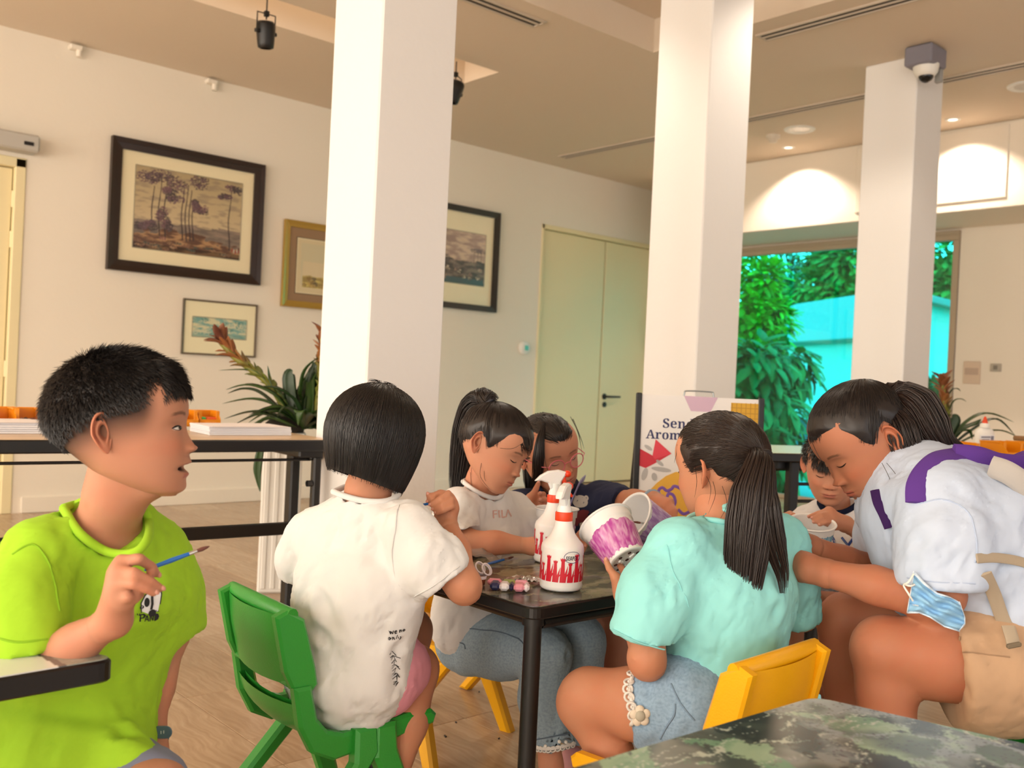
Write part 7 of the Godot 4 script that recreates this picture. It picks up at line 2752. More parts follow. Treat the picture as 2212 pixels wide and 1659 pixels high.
func jeans_girl() -> void:
	var sk := lin(198, 142, 114)
	var o := person("girl with a high black ponytail in a white T-shirt and pale jeans, looking down", P(1030, 1380, 2.45))
	var st := skin_tint(sk, 8)
	var X := frame(P(1071, 965, 2.42), RT * 0.80 - FW * 0.42 - UP * 0.46, UP * 0.88 + RT * 0.42, 0.2)
	var H := {"skin": sk, "nose": 0.075, "fy": 0.86, "cheek": 1.3, "brow_line": -0.03}
	var fwd := (RT * 0.8 - FW * 0.6).normalized()
	var left := (FW * 0.8 + RT * 0.6).normalized()
	var body := MB.new()
	var f := Flesh.new()
	f.chain(pts([[1055, 1000, 2.44], [1042, 1045, 2.46], [1045, 1090, 2.485]]), [0.042, 0.039, 0.038], 0.03)
	f.cap(P(1045, 1095, 2.48), P(1000, 1100, 2.40), 0.028, 0.024, 0.03)
	f.cap(P(1045, 1095, 2.48), P(1110, 1110, 2.58), 0.028, 0.024, 0.03)
	torso(f, P(1020, 1370, 2.46), P(1055, 1210, 2.48), P(1045, 1120, 2.49), left, 0.085, 0.09, 0.055, 0.055, fwd, 1.1)
	limb(f, [[985, 1110, 2.39, 0.034], [995, 1165, 2.34, 0.030], [1010, 1172, 2.32, 0.029]])
	limb(f, [[1004, 1172, 2.32, 0.029], [1070, 1172, 2.30, 0.027], [1150, 1180, 2.30, 0.019]])
	limb(f, [[1120, 1120, 2.58, 0.033], [1175, 1190, 2.5, 0.028], [1240, 1180, 2.42, 0.018]])
	limb(f, [[1180, 1560, 2.2, 0.03], [1190, 1650, 2.2, 0.026], [1195, 1690, 2.2, 0.03]])
	limb(f, [[1240, 1540, 2.4, 0.03], [1245, 1600, 2.4, 0.026]])
	f.build(body, 0.0085, null, st, 2)
	head(body, X, H)
	hand(body, P(1150, 1180, 2.30), 0.018, [pts([[1164, 1172, 2.29], [1178, 1168, 2.29], [1190, 1168, 2.30]]), pts([[1182, 1172, 2.30], [1200, 1172, 2.31], [1212, 1178, 2.32]]), pts([[1184, 1180, 2.29], [1202, 1182, 2.30], [1212, 1188, 2.31]]), pts([[1182, 1186, 2.285], [1198, 1190, 2.295], [1206, 1195, 2.30]]), pts([[1176, 1192, 2.28], [1190, 1196, 2.29], [1198, 1199, 2.295]])], 0.007, st, P(1070, 1172, 2.30))
	hand(body, P(1240, 1180, 2.42), 0.017, [pts([[1246, 1162, 2.41], [1252, 1152, 2.40], [1256, 1146, 2.39]]), pts([[1254, 1166, 2.41], [1262, 1158, 2.39], [1266, 1166, 2.38]]), pts([[1258, 1176, 2.41], [1266, 1170, 2.39], [1264, 1180, 2.38]]), pts([[1256, 1186, 2.41], [1262, 1180, 2.39], [1260, 1190, 2.38]]), pts([[1250, 1192, 2.41], [1256, 1188, 2.39], [1254, 1196, 2.38]])], 0.007, st)
	put(body, "body", mats.skin, o)
	var hm := hair_mat(col(34, 26, 24))
	var rg := RandomNumberGenerator.new()
	rg.seed = 23
	var hb := MB.new()
	cap(hb, X, H, 0.055, 3)
	put(hb, "hair", hm, o)
	hb = MB.new()
	combed(hb, X, H, Vector3(0.0, 0.46, -0.30), 1500, 0.0009, 0.055, rg)
	bundle(hb, pts([[1058, 872, 2.44], [1046, 858, 2.47], [1022, 880, 2.50], [1006, 930, 2.52], [997, 985, 2.53], [990, 1040, 2.53], [984, 1075, 2.52]]), [0.016, 0.026, 0.036, 0.036, 0.032, 0.026, 0.014], 700, 0.0013, rg)
	bundle(hb, pts([[1050, 862, 2.43], [1062, 855, 2.43], [1078, 866, 2.43]]), [0.006, 0.012, 0.008], 60, 0.001, rg)
	wisps(hb, [[[1040, 1000, 2.36], [1038, 1030, 2.36], [1062, 1062, 2.38]], [[1046, 1000, 2.36], [1046, 1030, 2.36], [1050, 1040, 2.36]], [[1016, 1020, 2.42], [1018, 1050, 2.4], [1024, 1080, 2.39]], [[1000, 1030, 2.42], [998, 1050, 2.4], [1010, 1070, 2.39]], [[1080, 968, 2.33], [1110, 968, 2.31], [1140, 948, 2.32]], [[1135, 915, 2.34], [1150, 940, 2.33], [1152, 965, 2.33]], [[1138, 925, 2.34], [1146, 960, 2.33], [1140, 990, 2.33]], [[1020, 990, 2.4], [1018, 1030, 2.4], [1022, 1060, 2.4]]])
	for k in 90:
		# thin sideways fringe
		var ph := rg.randf_range(-0.9, 0.5)
		var a := scalp(ph, 0.30, 0.05)
		var b := scalp(ph + 0.25, 0.2, 0.035)
		var c := scalp(ph + 0.4 + rg.randf() * 0.2, 0.1 + rg.randf() * 0.08, 0.03)
		hb.tint = Color.WHITE * rg.randf_range(0.6, 1.2)
		hb.strand(PackedVector3Array([X * a, X * a.lerp(b, 0.5), X * b, X * c]), 0.0008, 0.2, 1.0)
	put(hb, "hair_strands", hm, o).set_meta("kind", "stuff")
	hair_band(o, P(1056, 868, 2.44), CV(-0.6, 0.8, 0), 0.017, col(40, 40, 48))
	# shirt
	f = Flesh.new()
	torso(f, P(1022, 1340, 2.46), P(1055, 1210, 2.47), P(1045, 1090, 2.48), left, 0.125, 0.128, 0.085, 0.085, fwd, 1.08)
	f.cap(P(1045, 1090, 2.48), P(998, 1096, 2.40), 0.047, 0.044, 0.05)
	f.cap(P(1045, 1090, 2.48), P(1112, 1104, 2.58), 0.047, 0.044, 0.05)
	f.cap(P(1000, 1345, 2.44), P(1040, 1345, 2.40), 0.055, 0.05, 0.05)
	sleeve(f, P(992, 1098, 2.395), P(982, 1128, 2.37), P(990, 1150, 2.345), 0.046, 0.05, 0.052, CV(0.25, -0.95, -0.15))
	sleeve(f, P(1116, 1108, 2.58), P(1140, 1140, 2.56), P(1158, 1170, 2.53), 0.044, 0.046, 0.048, CV(0.6, -0.8, -0.2))
	var ring := neckline(f, pts([[1000, 1040, 2.44], [1020, 1056, 2.42], [1046, 1070, 2.41], [1072, 1076, 2.42], [1084, 1068, 2.46], [1078, 1052, 2.52], [1050, 1040, 2.54], [1018, 1034, 2.51]]), 0.017)
	var wm := cloth(col(224, 223, 222))
	dress(o, "shirt", f, 0.0066, wm, creases(fold_list([[990, 1180, 1010, 1330, 14, 6], [1020, 1100, 1060, 1150, 12, 4], [1110, 1130, 1140, 1200, 12, 6], [975, 1330, 1080, 1320, 12, 6], [1010, 1290, 1050, 1350, 12, 6], [1040, 1080, 1030, 1140, 12, 4], [1090, 1080, 1120, 1160, 14, 4]], 2.37), 0.007, 33, Vector3(1, 0.7, 1)))
	ribbing(o, ring, 0.006, wm)
	# chest lettering in soft pink-brown
	var kx := 2.38 / 2080.0
	var ic := P(1084, 1115, 2.38)
	var S := func(list: Array, w: float) -> PackedVector2Array:
		var v := []
		for p in list: v.append([(p[0] - 1084) * kx, -(p[1] - 1115) * kx])
		return stroke(v, w * kx)
	on_cloth(o, "chest_lettering", f, [S.call([[1066, 1106], [1066, 1123]], 3), S.call([[1066, 1107], [1074, 1107]], 2.6), S.call([[1066, 1114], [1073, 1114]], 2.6), S.call([[1078, 1107], [1078, 1123]], 3), S.call([[1083, 1107], [1083, 1123], [1090, 1123]], 3), S.call([[1091, 1124], [1096, 1109], [1103, 1125]], 3)], ic, RT, UP, mat(col(206, 168, 158), 0.7), 0.0012)
	# jeans
	var jm := denim(col(150, 168, 180))
	var jf := Flesh.new()
	jf.chain(pts([[1012, 1385, 2.45], [1085, 1395, 2.35], [1180, 1412, 2.24]]), [0.085, 0.075, 0.058], 0.03)
	jf.group(0.02)
	jf.chain(pts([[1180, 1412, 2.24], [1172, 1510, 2.22], [1197, 1640, 2.2]]), [0.057, 0.050, 0.058], 0.03)
	jf.cut(P(1197, 1612, 2.2), CV(0.1, -1, 0))
	jf.carve(P(1196, 1606, 2.2), P(1198, 1660, 2.2), 0.044, 0.046, 0.003)
	jf.group(0.012)
	jf.chain(pts([[1050, 1375, 2.52], [1150, 1368, 2.44], [1256, 1380, 2.36]]), [0.08, 0.072, 0.058], 0.03)
	jf.group(0.02)
	jf.chain(pts([[1256, 1380, 2.36], [1256, 1490, 2.37], [1245, 1625, 2.38]]), [0.057, 0.050, 0.054], 0.03)
	jf.cut(P(1246, 1598, 2.38), CV(-0.05, -1, 0))
	jf.carve(P(1246, 1592, 2.38), P(1245, 1650, 2.38), 0.040, 0.042, 0.003)
	dress(o, "jeans", jf, 0.0075, jm, creases(fold_list([[1130, 1430, 1210, 1400, 9, 5], [1125, 1450, 1180, 1480, 9, 5], [1140, 1470, 1170, 1520, 8, 4], [1220, 1420, 1280, 1410, 9, 5], [1000, 1420, 1060, 1390, 10, 5], [1230, 1470, 1270, 1500, 9, 4]], 2.2), 0.004, 41, Vector3(1, 0.6, 1)))
	var mb := MB.new()
	seam(mb, jf, pts([[1006, 1358, 2.4], [1060, 1362, 2.33], [1120, 1380, 2.25], [1150, 1420, 2.2]]), 0.0016)
	seam(mb, jf, pts([[1150, 1600, 2.2], [1180, 1594, 2.15], [1230, 1584, 2.15]]), 0.0016)
	seam(mb, jf, pts([[985, 1365, 2.4], [990, 1385, 2.38], [1003, 1392, 2.37], [1006, 1402, 2.37]]), 0.0016)
	put(mb, "seam", mat(col(92, 108, 124), 0.8), o)
	lace(o, jf, pts([[1156, 1616, 2.15], [1180, 1618, 2.13], [1210, 1614, 2.13], [1240, 1606, 2.16]]), 9)
	for q in [[1178, 1612, 2.15], [1208, 1602, 2.15], [1222, 1603, 2.16], [1253, 1602, 2.32], [1262, 1598, 2.33]]:
		var to := (P(q[0], q[1], q[2]) - EYE).normalized()
		mb = MB.new()
		mb.ball(jf.hit(P(q[0], q[1], q[2]) - to * 0.1, to, 0.3), Vector3.ONE * 0.0042, Basis.IDENTITY, 12)
		put(mb, "pearl", mats.pearl, o)
	for q in [[1195, 1700, 2.18], [1246, 1650, 2.36]]:
		var a := P(q[0], q[1], q[2])
		a.y = 0.0
		shoe(o, "shoe", a, fwd, 0.12, mat(col(214, 150, 152), 0.5))

func denim(c: Color) -> StandardMaterial3D:
	var m := cloth(c, 0.8)
	var t := noise_tex(0.09, 4, 256, 7)
	t.color_ramp = ramp([Color(0.80, 0.82, 0.85), Color(0.95, 0.96, 0.97), Color(1.12, 1.1, 1.08)])
	m.albedo_texture = t
	m.heightmap_scale = 0.03
	m.uv1_scale = Vector3.ONE * 6.0
	return m

# scalloped lace edging along points of a garment
func lace(o: Node, f: Flesh, ps: Array, n: int, drop := UP) -> void:
	var sp := spline(ps, 12)
	var mb := MB.new()
	var lm := mat(col(226, 222, 216), 0.8)
	for k in n:
		var i := int((k + 0.5) / n * (sp.size() - 1))
		var to: Vector3 = (sp[i] - EYE).normalized()
		var c := f.hit(sp[i] - to * 0.1, to, 0.25) - to * 0.002
		var al: Vector3 = (sp[mini(i + 1, sp.size() - 1)] - sp[maxi(i - 1, 0)]).normalized()
		var w: float = sp[0].distance_to(sp[sp.size() - 1]) / n * 0.62
		var path := []
		for j in 13: path.append(c + al * cos(TAU * j / 12) * w - drop * (sin(TAU * j / 12) * w + w * 0.35))
		mb.tube(path, w * 0.30, 6, false)
		mb.ball(c - drop * w * 0.35, Vector3.ONE * w * 0.42, Basis.IDENTITY, 8)
	var band := []
	for p in sp:
		var to: Vector3 = (p - EYE).normalized()
		band.append(f.hit(p - to * 0.1, to, 0.25) - to * 0.001)
	mb.tube(band, 0.004, 6)
	put(mb, "lace_trim", lm, o).set_meta("kind", "stuff")

func glasses_girl() -> void:
	var sk := lin(190, 132, 104)
	var o := person("girl with pink round glasses in a navy T-shirt, reaching over the craft table", P(1215, 1400, 2.85))
	var st := skin_tint(sk, 10)
	var X := frame(P(1186, 976, 2.80), -FW * 0.80 + RT * 0.52 - UP * 0.24, UP * 0.97 - RT * 0.22 - FW * 0.1, 0.208)
	var H := {"skin": sk, "nose": 0.075, "fy": 0.88, "cheek": 1.5, "wide": 1.06, "jaw": 1.1, "smile": 1.0, "brow_line": 0.02}
	var fwd := (-FW * 0.85 + RT * 0.5).normalized()
	var left := (RT * 0.85 + FW * 0.5).normalized()
	var body := MB.new()
	var f := Flesh.new()
	f.chain(pts([[1190, 1010, 2.84], [1196, 1060, 2.87], [1205, 1110, 2.88]]), [0.046, 0.044, 0.04], 0.03)
	torso(f, P(1225, 1340, 2.9), P(1215, 1190, 2.88), P(1206, 1120, 2.88), left, 0.10, 0.11, 0.06, 0.06, fwd, 1.1)
	limb(f, [[1115, 1110, 2.80, 0.036], [1120, 1190, 2.68, 0.033], [1126, 1200, 2.66, 0.032]])
	limb(f, [[1124, 1200, 2.66, 0.033], [1140, 1160, 2.66, 0.030], [1152, 1120, 2.68, 0.026]])
	limb(f, [[1310, 1085, 2.84, 0.040], [1370, 1088, 2.68, 0.038], [1386, 1090, 2.64, 0.036]])
	limb(f, [[1380, 1090, 2.64, 0.036], [1408, 1084, 2.58, 0.028], [1424, 1088, 2.54, 0.024]])
	limb(f, [[1200, 1350, 2.86, 0.065], [1252, 1345, 2.62, 0.05], [1262, 1480, 2.6, 0.038], [1262, 1600, 2.6, 0.03]], 0.02, 0.03)
	limb(f, [[1260, 1350, 2.88, 0.065], [1330, 1350, 2.66, 0.05], [1330, 1480, 2.6, 0.038], [1325, 1580, 2.6, 0.03]], 0.02, 0.03)
	f.build(body, 0.009, null, st, 2)
	head(body, X, H)
	hand(body, P(1152, 1118, 2.68), 0.025, [pts([[1150, 1072, 2.66], [1158, 1056, 2.66], [1163, 1044, 2.67]]), pts([[1166, 1074, 2.67], [1174, 1068, 2.64], [1166, 1066, 2.62]]), pts([[1170, 1086, 2.66], [1178, 1080, 2.63], [1166, 1080, 2.61]]), pts([[1170, 1098, 2.66], [1177, 1094, 2.63], [1165, 1094, 2.61]]), pts([[1166, 1110, 2.66], [1172, 1106, 2.635], [1162, 1106, 2.62]])], 0.0085, st, P(1140, 1160, 2.66), [[P(1150, 1080, 2.68), P(1160, 1106, 2.67), 0.022, 0.022]])
	hand(body, P(1422, 1087, 2.54), 0.022, [pts([[1432, 1104, 2.52], [1438, 1112, 2.50], [1430, 1118, 2.49]]), pts([[1446, 1086, 2.50], [1458, 1104, 2.46], [1456, 1126, 2.44], [1450, 1138, 2.43]]), pts([[1440, 1092, 2.49], [1450, 1108, 2.46], [1444, 1122, 2.44]]), pts([[1434, 1096, 2.49], [1442, 1110, 2.46], [1434, 1120, 2.45]]), pts([[1428, 1100, 2.50], [1434, 1112, 2.475], [1424, 1116, 2.46]])], 0.0078, st, P(1400, 1086, 2.59), [[P(1430, 1090, 2.52), P(1444, 1088, 2.50), 0.018, 0.014]])
	put(body, "body", mats.skin, o)
	# hair, parted, with a loose lock before the ear
	var hm := hair_mat(col(32, 25, 23))
	var rg := RandomNumberGenerator.new()
	rg.seed = 29
	var hb := MB.new()
	cap(hb, X, H, 0.05, 6)
	put(hb, "hair", hm, o)
	hb = MB.new()
	combed(hb, X, H, Vector3(0, -0.12, -0.5), 1100, 0.001, 0.05, rg, 1.0)
	bundle(hb, pts([[1176, 915, 2.74], [1168, 950, 2.71], [1163, 990, 2.71], [1160, 1030, 2.74], [1148, 1060, 2.78]]), [0.006, 0.013, 0.017, 0.016, 0.008], 170, 0.0012, rg)
	bundle(hb, pts([[1160, 930, 2.84], [1150, 990, 2.86], [1150, 1040, 2.86], [1146, 1070, 2.86]]), [0.02, 0.03, 0.028, 0.012], 220, 0.0014, rg)
	wisps(hb, [[[1176, 960, 2.70], [1178, 1000, 2.69], [1190, 1030, 2.70]], [[1236, 905, 2.72], [1250, 940, 2.71], [1258, 985, 2.72]], [[1238, 905, 2.72], [1254, 945, 2.71], [1262, 970, 2.73]], [[1232, 900, 2.72], [1247, 930, 2.71], [1254, 950, 2.72]]], 0.0009)
	put(hb, "hair_strands", hm, o).set_meta("kind", "stuff")
	# glasses
	var pink := mat(col(206, 92, 104), 0.25)
	pink.clearcoat_enabled = true
	for s in [-1.0, 1.0]:
		var path := []
		var lens := []
		for k in 25:
			var a := TAU * k / 24
			var q := Vector3(s * 0.165 + cos(a) * 0.118, -0.035 + sin(a) * 0.098, 0.0)
			q.z = 0.448 - 0.35 * pow(absf(q.x), 2.0)
			path.append(X * q)
			lens.append(X * q)
		var mb := MB.new()
		mb.tube(path, 0.0016, 8, false)
		put(mb, "glasses_rim", pink, o)
		mb = MB.new()
		lens.pop_back()
		mb.poly(lens)
		var gm := mat(Color(0.97, 0.97, 0.98, 0.04), 0.0)
		gm.transparency = BaseMaterial3D.TRANSPARENCY_ALPHA
		put(mb, "glasses_lens", gm, o)
		mb = MB.new()
		mb.tube([X * Vector3(s * 0.283, -0.01, 0.42), X * Vector3(s * 0.35, -0.005, 0.36), X * Vector3(s * 0.39, 0.0, 0.1), X * Vector3(s * 0.385, 0.0, -0.06)], 0.0016, 6)
		put(mb, "glasses_temple", pink, o)
	var br := MB.new()
	br.tube(spline([X * Vector3(-0.05, -0.02, 0.45), X * Vector3(0, 0.0, 0.465), X * Vector3(0.05, -0.02, 0.45)], 3), 0.0015, 6)
	put(br, "glasses_bridge", pink, o)
	# shirt
	f = Flesh.new()
	torso(f, P(1222, 1330, 2.9), P(1215, 1190, 2.87), P(1206, 1100, 2.87), left, 0.135, 0.15, 0.09, 0.09, fwd, 1.05)
	f.cap(P(1206, 1092, 2.87), P(1125, 1098, 2.81), 0.054, 0.052, 0.05)
	f.cap(P(1206, 1092, 2.87), P(1300, 1082, 2.86), 0.054, 0.052, 0.05)
	sleeve(f, P(1120, 1104, 2.80), P(1114, 1140, 2.75), P(1118, 1170, 2.71), 0.052, 0.054, 0.055, CV(0.1, -0.9, -0.4))
	sleeve(f, P(1300, 1084, 2.85), P(1325, 1088, 2.79), P(1344, 1092, 2.74), 0.055, 0.054, 0.055, CV(0.75, -0.15, -0.6))
	var ring := neckline(f, pts([[1160, 1040, 2.83], [1172, 1062, 2.80], [1198, 1078, 2.78], [1228, 1070, 2.79], [1246, 1050, 2.83], [1240, 1036, 2.90], [1200, 1030, 2.93]]), 0.017)
	var nm := cloth(col(44, 48, 72))
	dress(o, "shirt", f, 0.008, nm, creases(fold_list([[1120, 1080, 1180, 1150, 14, 6], [1260, 1060, 1280, 1150, 14, 6], [1290, 1060, 1320, 1110, 10, 5]], 2.75), 0.006, 51))
	ribbing(o, ring, 0.006, cloth(col(30, 34, 54)))
	var kx := 2.78 / 2080.0
	var ic := P(1258, 1110, 2.76)
	var Q := func(x: float, y: float, rx: float, ry: float, turn := 0.0) -> PackedVector2Array: return oval((x - 1258) * kx, -(y - 1110) * kx, rx * kx, ry * kx, turn)
	on_cloth(o, "bear_jumper", f, [Q.call(1264, 1122, 19, 16), Q.call(1246, 1130, 6, 12, 0.4)], ic, RT, UP, mat(col(112, 34, 44), 0.8), 0.0012)
	on_cloth(o, "bear_head", f, [Q.call(1256, 1088, 17, 13), Q.call(1243, 1078, 5, 5), Q.call(1270, 1080, 5, 5), Q.call(1262, 1138, 6, 8)], ic, RT, UP, mat(col(196, 190, 182), 0.8), 0.002)
	on_cloth(o, "bear_face", f, [Q.call(1250, 1087, 2, 2.5), Q.call(1262, 1089, 2, 2.5), Q.call(1255, 1094, 2.5, 2), Q.call(1256, 1081, 6, 1.5, 0.3)], ic, RT, UP, mat(col(88, 96, 118), 0.8), 0.0028)
	var mb := MB.new()
	var sp := []
	for q in [[1262, 1034, 2.9], [1252, 1046, 2.8], [1242, 1066, 2.76], [1232, 1090, 2.76]]: 
		var to := (P(q[0], q[1], q[2]) - EYE).normalized()
		sp.append(f.hit(P(q[0], q[1], q[2]) - to * 0.12, to, 0.3) - to * 0.003)
	mb.tube(spline(sp, 4), 0.013, 8, true, 0.22, FW)
	put(mb, "lanyard_strap", mat(col(150, 146, 186), 0.7), o)
	# bracelet
	mb = MB.new()
	var wa := (P(1424, 1088, 2.54) - P(1400, 1086, 2.59)).normalized()
	var u := wa.cross(UP).normalized()
	var path := []
	for k in 25: path.append(P(1409, 1085, 2.575) + (u * cos(TAU * k / 24) + wa.cross(u) * sin(TAU * k / 24)) * (0.0295 + 0.0012 * (k % 2)))
	mb.tube(path, 0.0055, 8, false)
	put(mb, "bracelet", mat(col(140, 158, 176), 0.7), o)
	f = Flesh.new()
	f.chain(pts([[1225, 1350, 2.89], [1240, 1352, 2.78]]), [0.105, 0.085], 0.04)
	f.chain(pts([[1260, 1355, 2.88], [1310, 1354, 2.76]]), [0.09, 0.07], 0.04)
	dress(o, "shorts", f, 0.01, cloth(col(30, 30, 36)), creases([], 0.004, 5))
	for q in [[1262, 1610, 2.58], [1325, 1590, 2.58]]:
		var a := P(q[0], q[1], q[2])
		a.y = 0.0
		shoe(o, "shoe", a, fwd, 0.12, mat(col(200, 196, 190), 0.5))

func aqua_girl() -> void:
	var sk := lin(196, 138, 108)
	var o := person("girl with a long brown-black ponytail in an aqua T-shirt and denim shorts, seen from behind", P(1540, 1500, 1.85))
	var st := skin_tint(sk, 12)
	var X := frame(P(1553, 1006, 1.95), -RT * 0.66 + FW * 0.74 - UP * 0.10, UP * 0.99 - RT * 0.10, 0.205)
	var H := {"skin": sk, "cheek": 1.4, "nape": -0.02}
	var fwd := (-RT * 0.72 + FW * 0.7).normalized()
	var left := (-FW * 0.72 - RT * 0.7).normalized()
	var body := MB.new()
	var f := Flesh.new()
	f.chain(pts([[1550, 1060, 1.94], [1555, 1110, 1.92], [1568, 1170, 1.90]]), [0.044, 0.042, 0.038], 0.03)
	torso(f, P(1555, 1470, 1.83), P(1578, 1300, 1.87), P(1574, 1200, 1.89), left, 0.095, 0.10, 0.06, 0.06, fwd, 1.1)
	limb(f, [[1436, 1240, 1.76, 0.024], [1395, 1420, 1.72, 0.030], [1400, 1434, 1.73, 0.029]])
	limb(f, [[1400, 1432, 1.73, 0.029], [1375, 1350, 1.83, 0.027], [1350, 1285, 1.92, 0.020]])
	limb(f, [[1710, 1190, 1.95, 0.034], [1735, 1330, 1.99, 0.03], [1640, 1290, 2.15, 0.025], [1560, 1250, 2.2, 0.02]])
	limb(f, [[1520, 1530, 1.78, 0.07], [1380, 1520, 1.80, 0.066], [1272, 1506, 1.86, 0.054], [1262, 1520, 1.87, 0.052]], 0.02, 0.03)
	limb(f, [[1264, 1520, 1.87, 0.05], [1320, 1630, 1.84, 0.042], [1370, 1760, 1.82, 0.03]], 0.02, 0.02)
	limb(f, [[1600, 1530, 1.88, 0.07], [1450, 1510, 2.0, 0.055], [1450, 1640, 2.0, 0.042], [1440, 1740, 2.0, 0.03]], 0.02, 0.03)
	f.build(body, 0.0085, null, st, 2)
	head(body, X, H)
	hand(body, P(1350, 1283, 1.92), 0.0195, [pts([[1330, 1248, 1.915], [1316, 1228, 1.92], [1309, 1210, 1.925]]), pts([[1352, 1242, 1.95], [1340, 1222, 1.985], [1325, 1206, 2.0]]), pts([[1366, 1246, 1.95], [1368, 1238, 1.975], [1375, 1236, 1.99]]), pts([[1376, 1252, 1.94], [1384, 1245, 1.965], [1392, 1240, 1.985]]), pts([[1382, 1262, 1.93], [1392, 1254, 1.95], [1400, 1246, 1.97]])], 0.0074, st, P(1375, 1350, 1.83), [[P(1340, 1262, 1.925), P(1374, 1258, 1.935), 0.015, 0.015]])
	put(body, "body", mats.skin, o)
	var hm := hair_mat(col(42, 30, 25))
	var rg := RandomNumberGenerator.new()
	rg.seed = 37
	var hb := MB.new()
	cap(hb, X, H, 0.045, 9)
	put(hb, "hair", hm, o)
	hb = MB.new()
	combed(hb, X, H, Vector3(0.04, 0.06, -0.52), 2000, 0.0008, 0.045, rg)
	bundle(hb, pts([[1632, 980, 1.86], [1640, 1010, 1.81], [1628, 1070, 1.78], [1620, 1130, 1.77], [1612, 1200, 1.765], [1606, 1280, 1.76], [1600, 1350, 1.76]]), [0.014, 0.030, 0.044, 0.046, 0.042, 0.032, 0.008], 1300, 0.0012, rg, FW, 0.45, 0.45)
	bundle(hb, pts([[1645, 1000, 1.82], [1660, 1090, 1.77], [1672, 1170, 1.765], [1690, 1240, 1.77], [1692, 1290, 1.77]]), [0.012, 0.022, 0.024, 0.014, 0.004], 140, 0.0010, rg, FW, 0.5, 0.4)
	wisps(hb, [[[1500, 1000, 1.9], [1505, 1040, 1.88], [1500, 1075, 1.87]], [[1515, 1010, 1.89], [1535, 1050, 1.86], [1530, 1090, 1.86]], [[1540, 1040, 1.87], [1545, 1070, 1.85], [1530, 1110, 1.85]], [[1560, 1050, 1.86], [1570, 1090, 1.84], [1550, 1130, 1.83]], [[1463, 960, 1.95], [1460, 985, 1.95], [1456, 1000, 1.95]], [[1580, 1060, 1.85], [1582, 1100, 1.83], [1570, 1140, 1.82]]])
	put(hb, "hair_strands", hm, o).set_meta("kind", "stuff")
	hair_band(o, P(1640, 992, 1.845), CV(0.3, -0.75, -0.6), 0.022, col(30, 24, 24))
	# shirt
	f = Flesh.new()
	torso(f, P(1562, 1430, 1.85), P(1580, 1290, 1.86), P(1574, 1168, 1.885), left, 0.135, 0.148, 0.09, 0.092, fwd, 1.05)
	f.cap(P(1574, 1165, 1.885), P(1470, 1185, 1.79), 0.052, 0.05, 0.05)
	f.cap(P(1574, 1165, 1.885), P(1685, 1172, 1.95), 0.052, 0.05, 0.05)
	sleeve(f, P(1462, 1195, 1.78), P(1415, 1290, 1.745), P(1388, 1376, 1.725), 0.054, 0.060, 0.064, CV(-0.25, -0.95, 0.0))
	sleeve(f, P(1695, 1185, 1.95), P(1708, 1270, 1.98), P(1714, 1345, 2.0), 0.052, 0.054, 0.058, CV(0.15, -1, 0.1))
	var ring := neckline(f, pts([[1478, 1128, 1.88], [1510, 1122, 1.86], [1545, 1124, 1.85], [1580, 1130, 1.85], [1605, 1126, 1.88], [1600, 1112, 1.93], [1550, 1104, 1.96], [1500, 1112, 1.93]]), 0.016)
	var am := cloth(col(150, 222, 222))
	dress(o, "shirt", f, 0.0066, am, creases(fold_list([[1455, 1230, 1480, 1340, 14, 8], [1480, 1350, 1570, 1300, 16, 6], [1440, 1300, 1350, 1370, 16, 5], [1490, 1420, 1640, 1380, 14, 7], [1650, 1330, 1720, 1300, 14, 7], [1470, 1440, 1620, 1450, 12, 6], [1500, 1190, 1540, 1290, 18, 5], [1690, 1250, 1730, 1350, 12, 7], [1465, 1290, 1475, 1380, 10, 8], [1560, 1390, 1680, 1440, 12, 6]], 1.77), 0.0075, 61, Vector3(1, 0.7, 1)))
	ribbing(o, ring, 0.0055, am)
	var mb := MB.new()
	seam(mb, f, pts([[1440, 1175, 1.75], [1452, 1220, 1.73], [1475, 1270, 1.73], [1485, 1310, 1.73]]), 0.0015)
	seam(mb, f, pts([[1328, 1362, 1.7], [1380, 1388, 1.66], [1436, 1404, 1.68]]), 0.0014)
	put(mb, "seam", cloth(col(140, 210, 212)), o)
	# denim shorts with lace hem and a cloth flower
	f = Flesh.new()
	f.chain(pts([[1555, 1520, 1.83], [1480, 1525, 1.78], [1398, 1524, 1.79]]), [0.10, 0.09, 0.078], 0.04)
	f.chain(pts([[1600, 1520, 1.87], [1500, 1520, 1.94]]), [0.09, 0.075], 0.04)
	f.cap(P(1550, 1470, 1.84), P(1590, 1470, 1.87), 0.095, 0.09, 0.04)
	f.cut(P(1368, 1524, 1.79), CV(-1, -0.05, 0.15))
	dress(o, "denim_shorts", f, 0.0075, denim(col(150, 178, 204)), creases(fold_list([[1440, 1490, 1520, 1470, 9, 6], [1400, 1490, 1420, 1540, 8, 5], [1420, 1560, 1490, 1590, 9, 5], [1470, 1460, 1500, 1500, 7, 5], [1380, 1500, 1410, 1480, 7, 4]], 1.72), 0.005, 71))
	mb = MB.new()
	seam(mb, f, pts([[1450, 1478, 1.72], [1470, 1520, 1.7], [1500, 1556, 1.7]]), 0.0018)
	seam(mb, f, pts([[1425, 1598, 1.7], [1440, 1570, 1.7], [1456, 1545, 1.7], [1458, 1520, 1.7]]), 0.0018)
	put(mb, "seam", mat(col(120, 146, 172), 0.8), o)
	lace(o, f, pts([[1372, 1452, 1.75], [1364, 1480, 1.71], [1366, 1510, 1.70], [1372, 1545, 1.70], [1360, 1580, 1.71], [1352, 1598, 1.73]]), 9, RT)
	var fc := P(1384, 1546, 1.700)
	var to := (fc - EYE).normalized()
	fc = f.hit(fc - to * 0.1, to, 0.3) - to * 0.006
